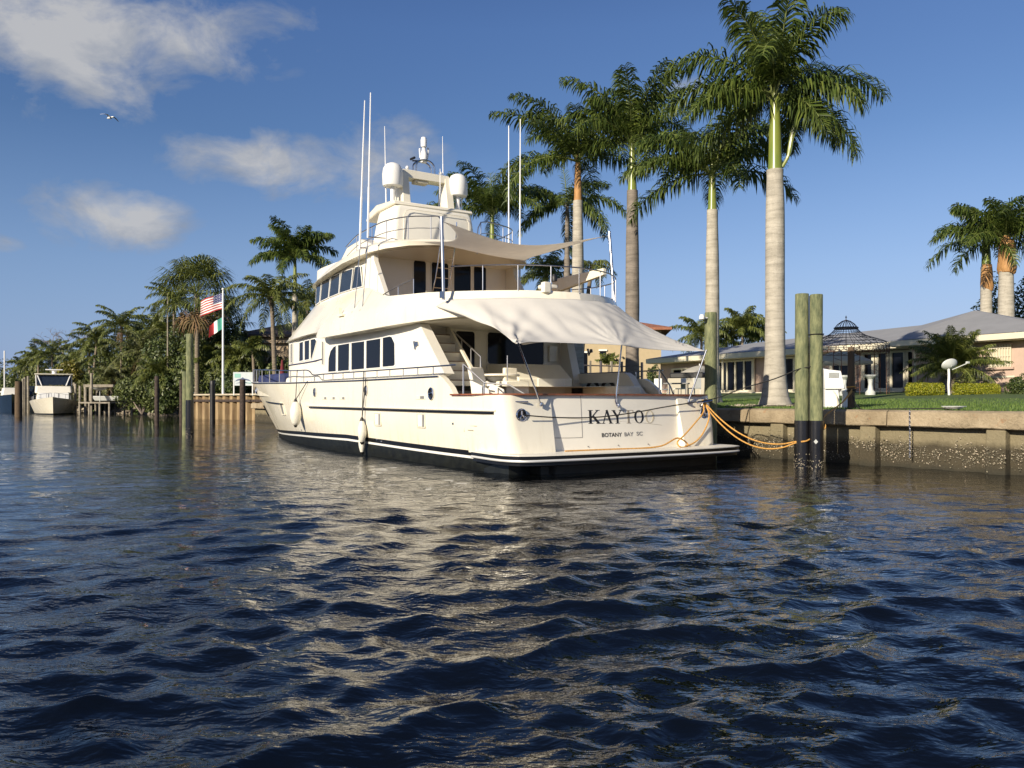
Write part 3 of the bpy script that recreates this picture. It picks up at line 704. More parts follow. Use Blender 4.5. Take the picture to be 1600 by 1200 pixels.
RO = [  # roof: bottom edge, top edge
    ((15.9, 0, 5.66), (15.6, 0, 5.80), (13.0, 0, 6.45)), ((15.7, .9, 5.65), (15.4, .9, 5.8), (12.9, .7, 6.44)), ((15.2, 1.7, 5.61), (14.9, 1.6, 5.76), (12.7, 1.3, 6.42)),
    ((14.4, 2.35, 5.58), (14.15, 2.25, 5.72), (12.4, 1.8, 6.40)), ((13.6, 2.66, 5.58), (13.4, 2.55, 5.72), (12.0, 2.05, 6.38)), ((12.8, 2.78, 5.64), (12.6, 2.68, 5.82), (11.6, 2.12, 6.36)),
    ((11.6, 2.84, 5.76), (11.5, 2.75, 5.98), (10.9, 2.18, 6.36)), ((10.4, 2.86, 5.88), (10.3, 2.78, 6.08), (10.0, 2.24, 6.34)), ((9.2, 2.84, 5.94), (9.2, 2.8, 6.12), (9.2, 2.35, 6.32)),
    ((8.5, 2.76, 5.97), (8.45, 2.72, 6.14), (8.6, 2.4, 6.28)), ((7.9, 2.5, 6.02), (7.85, 2.46, 6.17), (8.0, 2.2, 6.27)), ((7.4, 2.0, 6.08), (7.35, 1.98, 6.2), (7.5, 1.8, 6.27)),
    ((7.1, 1.3, 6.12), (7.05, 1.3, 6.22), (7.2, 1.2, 6.27)), ((6.98, .6, 6.13), (6.93, .6, 6.22), (7.08, .6, 6.27)), ((6.95, 0, 6.13), (6.9, 0, 6.22), (7.05, 0, 6.27))]
def roof():
    b = MB()
    for s in (1, -1):
        rows = []
        for bt, md, tp in RO:
            bi = (bt[0] + (.3 if bt[0] < 8.5 else -.3 if bt[0] > 14 else 0), max(0, bt[1] - .35), bt[2] + .02)
            c = tuple(lerp(md[i], tp[i], .5) + (.05 if i == 2 else 0) for i in range(3))
            rows.append([(p[0], s * p[1], p[2]) for p in (bi, bt, md, c, tp, (tp[0], 0, tp[2] + .03))])
        b.grid(rows)
    b.build('roof_brow', 'gel', yacht, angle=45)
    b = MB(); b.grid([[(u, v, 6.03) for v in (2.5, 1, -1, -2.5)] for u in (7.4, 9, 12, 14.5)]); 
    b = MB(); rows = []
    for bt, md, tp in RO: v = max(0, bt[1] - .35); rows.append([(bt[0] + (.3 if bt[0] < 8.5 else -.3 if bt[0] > 14 else 0), k * v, bt[2] + .02) for k in (1, .4, -.4, -1)])
    b.grid(rows); b.build('roof_soffit', 'gel2', yacht)
    # flybridge coaming, raised block forward
    b = MB(); b.prism([(13.0, 6.3), (9.9, 6.3), (9.9, 6.44), (11.0, 6.86), (12.2, 6.80)], lambda a, c, t: (a, t, c), -1.95, 1.95); b.build('flybridge_coaming', 'gel', yacht, bevel=.07)
    for v in (1.6, 0.5, -.6, -1.5): b = MB(); b.lathe([(0, 0), (.06, 0), (.06, .02), (.0, .03)], (8.3, v, 6.04), 10); b.build('roof_downlight', 'chrome', yacht)
roof()
def tower():
    # enclosed tower with rounded cap
    b = MB(); rows = []
    for z, ua, uf, hw_ in [(6.2, 9.45, 11.3, 1.55), (6.7, 9.45, 11.15, 1.52), (7.3, 9.47, 11.0, 1.47), (7.66, 9.5, 10.9, 1.42), (7.8, 9.56, 10.85, 1.36), (7.87, 9.68, 10.8, 1.25)]:
        r = .16; ring = []
        for cu, cv, a0 in ((ua + r, hw_ - r, 90), (ua + r, -hw_ + r, 180), (uf - r, -hw_ + r, 270), (uf - r, hw_ - r, 0)):
            for k in range(5):
                a = R(a0 + 90 * k / 4); ring.append((cu + r * math.cos(a), cv + r * math.sin(a), z))
        rows.append(ring)
    b.grid(rows, True); b.add(rows[-1], [tuple(range(20))]); b.build('flybridge_tower', 'gel2', yacht, angle=40)
    # roof cap with forward visor
    b = MB(); pl = [(9.52, 7.80), (9.6, 7.93), (10.9, 8.02), (11.5, 7.86), (11.75, 7.66), (11.72, 7.58), (11.3, 7.66), (10.8, 7.76)]
    b.prism(pl, lambda a, c, t: (a, t, c), -1.46, 1.46); b.build('tower_visor', 'gel', yacht, bevel=.05)
    b = MB()   # raised border on the aft face
    b.tube([(9.43, v, z) for v, z in [(1.18, 6.3), (1.16, 7.45), (1.08, 7.6), (.95, 7.66), (-1.0, 7.66), (-1.14, 7.6), (-1.22, 7.45), (-1.26, 6.3)]], .012, 5); b.build('tower_panel_edge', 'gel', yacht)
    # radar arch
    b = MB()
    def leg(s):
        b.hexa([(9.9, s * .95, 7.95), (10.6, s * .95, 7.95), (10.6, s * .68, 7.95), (9.9, s * .68, 7.95), (10.1, s * .93, 9.02), (10.55, s * .93, 9.02), (10.55, s * .68, 9.02), (10.1, s * .68, 9.02)])
    leg(1); leg(-1); b.hexa([(10.09, -.935, 8.86), (10.56, -.935, 8.86), (10.56, .935, 8.86), (10.09, .935, 8.86), (10.12, -.84, 9.13), (10.53, -.84, 9.13), (10.53, .84, 9.13), (10.12, .84, 9.13)])
    b.hexa([(10.7, .62, 8.9), (11.3, .62, 7.95), (11.3, .5, 7.95), (10.7, .5, 8.9), (10.6, .62, 9.05), (11.6, .62, 7.95), (11.6, .5, 7.95), (10.6, .5, 9.05)])
    b.build('radar_arch', 'gel', yacht, bevel=.05)
    b = MB(); b.box((10.3, .15, 8.8), (.3, .5, .12)); b.build('arch_light', 'gold', yacht, bevel=.03)
    b = MB(); b.prism([(0, 0), (.08, 0), (.55, .42), (.48, .48)], lambda a, c, t: (10.9 + t, .75 - a, 8.0 + c), 0, .12); b.build('radar_bar', 'dish', yacht)
    # masthead hoop with horn cluster
    b = MB()
    for u in (10.2, 10.45): b.tube(smooth_path([(u, .34, 9.05), (u, .33, 9.38), (u, .2, 9.52), (u, 0, 9.56), (u, -.2, 9.52), (u, -.33, 9.38), (u, -.34, 9.05)], 4), .03, 8)
    b.build('mast_hoop', 'chrome', yacht)
    b = MB(); b.lathe([(0, 9.5), (.10, 9.5), (.13, 9.62), (.12, 9.8), (.07, 9.92), (.06, 9.99)], (10.32, 0, 0), 14); b.lathe([(.05, 10.0), (.1, 10.03), (.105, 10.25), (.08, 10.34), (0, 10.37)], (10.32, 0, 0), 14)
    b.tube([(10.32, .13, 9.64), (10.32, .15, 9.85), (10.32, .15, 9.95)], .03, 6); b.tube([(10.32, -.12, 9.64), (10.32, -.16, 9.85), (10.32, -.16, 10.02)], .035, 6); b.build('masthead_light', 'ant', yacht)
    b = MB(); b.tube([(10.32, .2, 9.53), (10.32, .42, 9.5)], .025, 6); b.tube([(10.2, .4, 9.58), (10.45, .42, 9.58)], .04, 6); b.build('searchlight', 'black', yacht)
    for v in (.62, -.62): b = MB(); b.tube([(10.3, v, 9.08), (10.3, v, 9.22)], .02, 6); b.lathe([(0, 0), (.05, 0), (.06, .05), (.03, .09), (0, .1)], (10.3, v, 9.2), 10); b.build('arch_beacon', 'ant', yacht)
    def dome(v, z0, k):
        b = MB(); b.lathe([(0, z0 - .02), (.2, z0 - .02), (.31 * k, z0 - .01), (.328 * k, z0 + .05), (.335 * k, z0 + .38), (.31 * k, z0 + .55), (.24 * k, z0 + .67), (.12 * k, z0 + .735), (0, z0 + .75)], (10.1, v, 0), 28)
        d = b.build('radome', 'plastic', yacht, angle=60)
        b = MB(); b.tube([(10.1, v, 7.9), (10.1, v, z0)], .075, 10); b.tube([(10.1, v - .14, 7.9), (10.1, v - .14, z0)], .02, 6); b.build('radome_post', 'ant', d)
    dome(1.24, 8.50, 1); dome(-1.18, 8.50, 1)
    def whip(u0, v0, z0, u1, v1, z1, r=.024, br=None):
        b = MB(); b.tube([(u0, v0, z0), (lerp(u0, u1, .35), lerp(v0, v1, .35), lerp(z0, z1, .35))], r * 1.25, 6); b.tube([(lerp(u0, u1, .35), lerp(v0, v1, .35), lerp(z0, z1, .35)), (u1, v1, z1)], [r, r * .55], 6)
        a = b.build('whip_antenna', 'ant', yacht)
        if br: b = MB(); b.tube([br, (br[0], br[1] - .55, br[2] + .02)], .018, 6); b.tube([br, (br[0] + .15, 3.12, 4.18)], .012, 5); b.lathe([(0, 0), (.05, 0), (.045, .1), (0, .12)], (br[0] + .15, 3.16, 4.1), 8); b.build('antenna_bracket', 'chromed', a)
    whip(8.64, 3.0, 6.05, 8.27, 3.0, 10.36, .028, (8.62, 3.0, 6.10)); whip(8.04, 3.0, 6.30, 7.85, 3.0, 10.46, .028, (8.02, 3.0, 6.32))
    whip(10.3, 1.38, 7.95, 10.3, 1.43, 10.45, .018); whip(10.3, -.72, 9.05, 10.3, -.70, 10.50, .014); whip(9.4, -.12, 8.0, 9.4, -.12, 9.1, .018)
    whip(9.72, -3.0, 5.2, 9.72, -3.0, 11.12, .028); whip(9.04, -3.0, 5.2, 9.0, -3.0, 11.15, .028)
tower()
def rails():
    def run(pts, posts, r=.019, mid=None, name='hand_rail', mt='chromed'):
        b = MB(); b.tube(smooth_path(pts, 3), r, 6)
        for p, h in posts: b.tube([p, (p[0], p[1], p[2] - h)], r * .8, 6)
        if mid:
            for dz in mid: b.tube(smooth_path([(x, y, z - dz) for x, y, z in pts], 3), r * .7, 6)
        return b.build(name, mt, yacht)
    for s in (1, -1):
        hr = lambda u: s * (half(u, sheer(u)) - .06)
        us = [2.4, 3.2, 4, 5, 6, 7, 8, 9, 10, 11, 11.8]; pts = [(u, hr(max(u, 3)), 2.40) for u in us] + [(12.15, hr(12.15), 2.53), (12.6, hr(12.6), 2.58)] + [(u, hr(u), sheer(u) + interp(u, [(13, .38), (20, .52), (28, .58)])) for u in [13.5, 15, 17, 19, 21, 23, 25, 26, 26.9, 27.5]] + [(27.85, 0, 3.14)]
        posts = [((u, hr(u), 2.40), .22) for u in [3.5 + i * .82 for i in range(11)]] + [((u, hr(u), sheer(u) + interp(u, [(13, .38), (20, .52), (28, .58)])), .55) for u in [12.7, 14.1, 15.5, 17, 18.5, 20, 21.5, 23, 24.3, 25.4, 26.4, 27.2]]
        run(pts, posts, .021)
        # upper deck rail, set on the coaming
        tp = [x[2] for x in ST[15:]]
        pts = [(x, s * y, z + .62) for x, y, z in tp]
        if s == 1: pts = pts[3:]
        run(pts, [((x, y, z), .65) for x, y, z in pts[1::1]], .017)
        run([(8.1, s * 2.62, 4.60), (7.2, s * 2.55, 4.78), (6.2, s * 2.45, 4.92)], [((7.9, s * 2.6, 4.62), .3), ((7.0, s * 2.53, 4.8), .4), ((6.2, s * 2.45, 4.92), .6)], .018)
        # flybridge rail
        p = [(12.2, s * 1.98, 6.78), (11.0, s * 2.1, 6.95), (9.6, s * 2.18, 6.98), (8.6, s * 2.15, 7.0), (7.75, s * 1.85, 7.0), (7.35, s * 1.3, 7.0), (7.25, s * 1.05, 6.95), (7.2, s * .95, 6.3)]
        if s == -1: p = p[:5] + [(7.3, -1.2, 7.0), (7.15, -.3, 6.98), (7.12, -.15, 6.35)]
        run(p, [(q, .7) for q in p[1:7]], .018, mid=(.35,))
    # boarding ladder against the aft windows
    b = MB()
    for v in (1.02, .52): b.tube(smooth_path([(7.2, v, 6.9), (7.25, v, 6.35), (7.6, v, 5.2), (8.2, v, 4.1)], 3), .02, 6)
    for i in range(7): t = i / 6; z = lerp(6.1, 4.4, t); u = interp(z, [(4.1, 8.2), (5.2, 7.6), (6.35, 7.25)]); b.tube([(u, 1.02, z), (u, .52, z)], .016, 6)
    b.build('ladder', 'chrome', yacht)
    # stern boarding rails in the cockpit opening
    for s in (1, -1):
        b = MB(); b.tube([(2.35, s * 3.1, 2.42), (2.35, s * 3.1, 1.72)], .022, 6); b.tube([(2.35, s * 3.1, 2.42), (1.75, s * 2.9, 1.98), (1.3, s * 2.5, 1.92), (1.0, s * 2.3, 1.72)], .02, 6); b.tube([(1.75, s * 2.9, 1.98), (1.75, s * 2.9, 1.72)], .018, 6); b.build('gate_rail', 'chromed', yacht)
rails()
def cockpit():
    # stair to the boat deck
    b = MB(); n = 9
    for i in range(n):
        t = i / n; u = lerp(3.5, 5.9, t); z = lerp(1.3, 3.6, t); b.box((u + .14, 2.1, z + .02), (.30, .98, .05), m=1); b.box((u + .26, 2.1, z + .14), (.03, .98, .26))
    b.build('stairs', ['gel2', 'tread'], yacht, bevel=.008)
    b = MB(); b.prism([(3.3, 1.3), (3.75, 1.3), (6.2, 3.6), (5.7, 3.6)], lambda a, c, t: (a, t, c), 1.55, 1.62); b.build('stair_stringer', 'gel', yacht)
    b = MB(); pts = [(4.2, 1.5, 1.7), (4.2, 1.5, 2.72), (5.7, 1.5, 3.5)]; b.tube(pts, .022, 6)
    for u in (4.7, 5.2): z = 2.72 + (u - 4.2) * .52; b.tube([(u, 1.5, z), (u, 1.5, z - .9)], .017, 6)
    b.build('stair_rail', 'chromed', yacht)
    # door and window in the aft bulkhead
    def rr(v0, v1, z0, z1, r=.07): return [(6.2, v0, z0 + r), (6.2, v0, z1 - r), (6.2, v0 - r * .3, z1 - r * .3), (6.2, v0 - r, z1), (6.2, v1 + r, z1), (6.2, v1 + r * .3, z1 - r * .3), (6.2, v1, z1 - r), (6.2, v1, z0 + r), (6.2, v1 + r * .3, z0 + r * .3), (6.2, v1 + r, z0), (6.2, v0 - r, z0), (6.2, v0 - r * .3, z0 + r * .3)]
    d = framed('saloon_door', rr(1.13, .50, 1.35, 3.55), (-1, 0, 0), yacht, frame=.1, fm='gel')
    b = MB(); b.tube([(6.1, .36, 2.42), (6.08, .24, 2.42)], .022, 6); b.tube([(6.17, .36, 2.42), (6.1, .36, 2.42)], .02, 6); b.lathe([(0, 0), (.035, 0), (.03, .05), (0, .06)], (0, 0, 0), 8); b.build('door_handle', 'chrome', d)
    framed('saloon_window', rr(.06, -1.95, 2.64, 3.56, .08), (-1, 0, 0), yacht, frame=.03, fm='gel2')
    b = MB(); b.box((6.16, -2.3, 3.0), (.06, .34, .5)); b.build('bulkhead_locker', 'gel', yacht, bevel=.02)
    # bar and settee mouldings
    b = MB(); b.prism([(5.75, 1.2), (4.5, 1.2), (4.5, 2.18), (5.05, 2.60), (6.18, 2.62), (6.18, 1.2)], lambda a, c, t: (a, t, c), -1.75, .1); b.build('bar_counter', 'gel', yacht, bevel=.03)
    b = MB(); b.box((4.48, -1.0, 1.83), (.03, .95, .72)); b.build('counter_locker_door', 'gel2', yacht, bevel=.02)
    b = MB(); b.box((3.3, -2.2, 1.6), (1.5, .9, .72)); b.build('settee', 'gel', yacht, bevel=.06)
    # starboard cockpit coaming with its oval cut-outs
    def coam():
        b = MB(); v = -2.95
        out = [(.75, 1.7), (1.05, 1.78), (1.35, 2.02), (1.55, 2.28), (1.75, 2.36), (4.9, 2.40), (4.9, 1.7)]
        hole = [(4.3, 1.72), (4.3, 2.1), (2.1, 2.06), (1.85, 1.72)]
        b.prism([(2.6, 1.7), (2.85, 1.78), (3.1, 2.02), (3.3, 2.26), (3.5, 2.36), (3.9, 2.36), (3.9, 2.06), (3.65, 1.7)], lambda a, c, t: (a, t, c), v - .12, v + .12)
        b.prism([(3.9, 2.08), (3.9, 2.36), (6.2, 2.38), (6.2, 2.10)], lambda a, c, t: (a, t, c), v - .12, v + .12)
        b.prism([(5.7, 1.7), (5.7, 2.1), (6.2, 2.1), (6.2, 1.7)], lambda a, c, t: (a, t, c), v - .12, v + .12)
        b.build('cockpit_coaming', 'gel2', yacht, smooth=False)
        b = MB()
        for u in (4.35, 5.05):
            b.tube([(u + .26 * math.cos(6.28319 * k / 20), v, 1.88 + .26 * math.sin(6.28319 * k / 20)) for k in range(21)], .05, 6)
        b.build('hawse_ring', 'black', yacht)
    coam()
    # davit boom on the boat deck
    b = MB()
    e0u, e0z = side(866, 448, -2.75); e1u, e1z = side(945, 424, -2.95)
    b.hexa([(e0u, -2.65, e0z - .22), (e0u, -2.85, e0z - .22), (e1u, -3.02, e1z - .11), (e1u, -2.88, e1z - .11), (e0u, -2.65, e0z + .22), (e0u, -2.85, e0z + .22), (e1u, -3.02, e1z + .09), (e1u, -2.88, e1z + .09)])
    b.build('davit_boom', 'gel', yacht, bevel=.02)
    b = MB(); b.lathe([(.16, 0), (.16, .6), (.13, .68), (0, .68)], (side(866, 448, -2.75)[0] - .3, -2.75, 4.0), 14); b.build('davit_base', 'gel', yacht)
    p = aftp(856, 446, 3.6); b = MB(); b.box((p[0], p[1], p[2] - .05), (.35, .45, .14)); b.build('liferaft_box', 'gel', yacht, bevel=.05)
    p = aftp(853, 452, 2.1); b = MB(); b.box((p[0], p[1], 4.34), (.16, .2, .26)); b.build('aft_light_box', 'gel', yacht, bevel=.02)
    p = aftp(858, 452, 2.1); b = MB(); b.lathe([(0, 0), (.07, 0), (.08, .1), (.04, .17), (0, .18)], (p[0] - .05, p[1] - .12, 4.5), 12); b.build('stern_light', 'black', yacht)
def aftp(px, py, u): v, z = aft(px, py, u); return (u, v, z)
cockpit()
def hull_fittings():
    def oval(px, py, a=.085, c=.13):
        u, z = side(px, py, 3.33); v = half(u, z)
        for s in (1, -1):
            b = MB(); b.tube([(u + a * math.cos(6.28319 * k / 18), s * (half(u, z) + .02), z + c * math.sin(6.28319 * k / 18)) for k in range(19)], .028, 6); b.tube([(u - .09, s * (v + .03), z + .02), (u + .09, s * (v + .03), z - .02)], .02, 6); o = b.build('hawse_frame', 'chrome', yacht)
            b = MB(); b.prism([(a * math.cos(6.28319 * k / 14), c * math.sin(6.28319 * k / 14)) for k in range(14)], lambda x, y, t: (u + x, s * (v + .012 + t), z + y), -.02, 0); b.build('hawse_opening', 'black', o)
    oval(675, 615, .12, .13); oval(573, 610, .08, .12)
    oval(493, 613, .075, .12)
    def slot(u, z, wd, hh, name='hull_vent', mt='grey', rm='gel'):
        for s in (1, -1):
            v = half(u, z)
            b = MB(); b.box((u, s * (v + .004), z), (wd, .02, hh)); o = b.build(name, rm, yacht, bevel=.006)
            b = MB(); b.box((u - wd * .2, s * (v + .012), z), (wd * .42, .012, hh * .7)); b.build('vent_mesh', mt, o)
    for px in (508, 521, 536): u, z = side(px, 622, 3.33); slot(u, z, .42, .09)
    u, z = side(658, 621, 3.33); slot(u, z, .5, .1)
    for px, py in ((592, 655), (660, 657)):
        u, z = side(px, py, 3.3)
        for s in (1, -1):
            v = half(u, z); b = MB(); b.tube([(u - .22, s * (v + .01), z - .17), (u + .2, s * (v + .01), z - .17), (u + .2, s * (v + .01), z + .17), (u - .22, s * (v + .01), z + .17), (u - .22, s * (v + .01), z - .17)], .016, 5); o = b.build('porthole_frame', 'gel', yacht)
            b = MB(); b.box((u - .02, s * (v + .002), z), (.36, .01, .3)); b.build('porthole_pane', 'gel2', o); b = MB(); b.box((u - .15, s * (v + .012), z), (.10, .016, .29)); b.build('porthole_shade', 'grey', o)  # grey strip paints the shade along the aft edge of the recessed port
    for s in (1, -1):
        u, z = side(735, 671, 3.3); v = half(u, z)
        b = MB(); b.tube([(u - .26, s * (v + .006), z + .08), (u + .27, s * (v + .006), z + .08), (u + .3, s * (v + .006), z - .06)], .01, 4); b.tube([(u - .1, s * (v + .006), z - .02), (u + .14, s * (v + .006), z - .02)], .012, 4); b.build('shore_power_hatch', 'gold2', yacht)
        for px, py in ((709, 662), (587, 687), (594, 690), (461, 672)):
            u, z = side(px, py, 3.3); b = MB(); b.lathe([(0, 0), (.03, 0), (.025, .015), (0, .018)], (0, 0, 0), 10); b.build('through_hull', 'chromed', yacht, loc=(u, s * (half(u, z) + .002), z), rot=(R(-90 * s), 0, 0))
        # bow anchor pocket & small port
        for (u, z, dw, dh) in ((21.2, 1.12, .62, .40), (15.5, 1.25, .5, .42)):
            v = half(u, z); b = MB(); e = .2; 
            pts = [(u - dw / 2, z - dh / 2), (u + dw / 2, z - dh / 2), (u + dw / 2, z + dh / 2), (u - dw / 2, z + dh / 2)]
            b.add([(a, s * (half(a, c) + .014), c) for a, c in pts], [(0, 1, 2, 3)]); o = b.build('anchor_pocket', 'grey', yacht, smooth=False)
            b = MB(); b.tube([(a, s * (half(a, c) + .018), c) for a, c in pts + pts[:1]], .03, 5); b.build('pocket_frame', 'boot' if u > 18 else 'gel', o)
        u, z = 20.6, 2.0; b = MB(); b.tube([(u + .1 * math.cos(6.28 * k / 14), s * (half(u, z) + .02), z + .14 * math.sin(6.28 * k / 14)) for k in range(15)], .04, 5); b.build('hawse_frame', 'chrome', yacht)
    b = MB(); b.box((27.6, 0, 1.95), (.5, .3, .12), m=0); b.tube([(27.6, 0, 2.2), (27.75, 0, 1.75), (27.5, .25, 1.5)], .05, 6); b.tube([(27.75, 0, 1.75), (27.5, -.25, 1.5)], .05, 6); b.build('bow_anchor', 'chromed', yacht)
    # nav light recess on the fairing
    b = MB(); u, z = side(537, 493, 3.2); b.box((u, 3.27, z), (.4, .12, .06)); b.box((u + .18, 3.24, z + .12), (.03, .1, .25)); b.build('nav_light_shelf', 'gel', yacht)
    # deck post at the boat side
    b = MB(); u, z = side(502, 545, 3.0); b.tube([(u, 2.96, 3.5), (u, 2.96, 2.75)], .022, 8); b.build('deck_stay', 'grey', yacht)
hull_fittings()
#@@CLOTH
def sails():
    # lower awning hung from the boat deck edge
    top = []
    for bt, md, tp in ST[17:]: top.append(Vector((md[0] - .03, md[1] + .0, 4.06)))
    top = [Vector((4.0, 2.93, 3.92))] + top[1:] ; top += [Vector((p.x, -p.y, p.z)) for p in reversed(top[:-1])]
    tp = smooth_path(top, 6); n = 90
    L = [0]
    for a, c in zip(tp, tp[1:]): L.append(L[-1] + (c - a).length)
    def at_top(s):
        d = s * L[-1]
        for i in range(len(L) - 1):
            if d <= L[i + 1] or i == len(L) - 2: return tp[i].lerp(tp[i + 1], (d - L[i]) / max(1e-6, L[i + 1] - L[i]))
    C1, C2, C3 = Vector((.10, 3.08, 2.76)), Vector((.15, .17, 2.83)), Vector((.15, -2.60, 2.80))
    def at_bot(s):
        if s < .53: t = s / .53; p = C1.lerp(C2, t); return p + Vector((.20, 0, .03)) * math.sin(math.pi * t)
        t = (s - .53) / .47; p = C2.lerp(C3, t); return p + Vector((.22, 0, -.03)) * math.sin(math.pi * t)
    rows = []; m = 46
    for j in range(m + 1):
        t = j / m; row = []
        for i in range(n + 1):
            s = i / n; a = at_top(s); c = at_bot(s); p = a.lerp(c, t)
            p += Vector((-.07, 0, -.0)) * math.sin(math.pi * t) * (.7 + .3 * math.sin(math.pi * s))
            # edges pull inward
            p.y -= .22 * math.sin(math.pi * t) * (max(0, 1 - s / .12) ** 2); p.y += .30 * math.sin(math.pi * t) * (max(0, (s - .88) / .12) ** 2)
            # gathers radiating from the port corner, soft creases elsewhere
            dx, dz = (p - C1).length, 0; ang = math.atan2((p.z - C1.z), (C1.y - p.y) + .001)
            f = math.exp(-(p - C1).length * .8); k = min(1, (p - C1).length * 3.5)
            w1 = .085 * f * k * (math.sin(ang * 19 + 1.0) + .6 * math.sin(ang * 31 + .5))
            an2 = math.atan2((p.z - C2.z), (p.y - C2.y)); f2 = math.exp(-(p - C2).length * 1.1); w2 = .03 * f2 * min(1, (p - C2).length * 3) * math.sin(an2 * 13)
            an3 = math.atan2((p.z - C3.z), (p.y - C3.y)); f3 = math.exp(-(p - C3).length * .5); w3 = .045 * f3 * min(1, (p - C3).length * 2) * math.sin(an3 * 46 + 1.1)
            w4 = .02 * math.sin(s * 60 + 2 * math.sin(t * 3)) * (1 - t) * t * 4 * (.3 + .7 * (s < .35))
            p += Vector((-.75, 0, .5)) * (w1 + w2 + w3 + w4); row.append(p)
        rows.append(row)
    b = MB(); b.grid(rows)
    o = b.build('awning', 'sail', None, angle=180, recalc=False); md = o.modifiers.new('thickness', 'SOLIDIFY'); md.thickness = .006
    root = empty('cockpit_awning', (YS[0], YS[1], 0), R(123.5), 'pale grey canvas awning sloping down over the yacht stern on three steel poles', 'awning'); o.parent = root; o.name = 'canvas'
    for a, base in ((C1, (.40, 2.28, 1.49)), (C2, (.35, .10, 1.45)), (C3, (.45, -2.28, 1.55))):
        b = MB(); a2 = Vector(a) + Vector((0, 0, .03)); bb = Vector(base); 
        if base[1] == .10: pts = [a2, Vector((.40, .13, 1.62)), Vector((.39, .15, 1.55)), bb + Vector((-.02, .06, 0))]
        else: pts = [a2, bb]
        b.tube(pts, .019, 8); b.lathe([(0, -.05), (.03, -.04), (.035, 0), (.03, .04), (0, .05)], tuple(bb), 10); b.build('awning_pole', 'chrome', root)
    # seams
    # upper shade sail
    root = empty('shade_sail', (YS[0], YS[1], 0), R(123.5), 'beige triangular looking shade sail stretched between two poles above the boat deck', 'shade sail')
    A, B_, Cc, D = Vector((3.62, 2.95, 5.98)), Vector((4.25, -2.85, 6.36)), Vector((8.1, -2.35, 5.92)), Vector((7.1, 1.72, 6.16))
    rows = []; n = 34
    for i in range(n + 1):
        row = []
        for j in range(n + 1):
            s, t = i / n, j / n
            s2 = s + .30 * (.5 - s) * 4 * t * (1 - t) * abs(2 * s - 1) ** 1.0; t2 = t + .34 * (.5 - t) * 4 * s * (1 - s) * abs(2 * t - 1) ** 1.0
            p = A.lerp(B_, s2).lerp(D.lerp(Cc, s2), t2); p.z -= .34 * math.sin(math.pi * s2) * math.sin(math.pi * min(1, t2 + .12)) * (1 - .35 * t2) + .03 * math.sin(math.pi * s)
            row.append(p)
        rows.append(row)
    b = MB(); b.grid(rows); o = b.build('sail_cloth', 'sail2', root, angle=180, recalc=False); md = o.modifiers.new('thickness', 'SOLIDIFY'); md.thickness = .005
    for top_, base in ((Vector((3.62, 2.98, 6.08)), Vector((3.58, 2.95, 4.05))), (Vector((4.28, -2.95, 6.50)), Vector((3.95, -2.90, 4.05)))):
        b = MB(); b.tube([base, top_], .042, 12); b.lathe([(0, 0), (.046, 0), (.046, .02), (0, .03)], tuple(top_), 12); b.build('sail_pole', 'chromed', root)
        cn = A if base.y > 0 else B_; b = MB(); b.tube([cn, top_ - Vector((0, 0, .08))], .008, 5); b.build('sail_cord', 'ant', root)
        b = MB(); b.box((base.x, base.y + (.05 if base.y > 0 else -.05), base.z + .12), (.12, .06, .16)); b.build('pole_bracket', 'chromed', root)
sails()
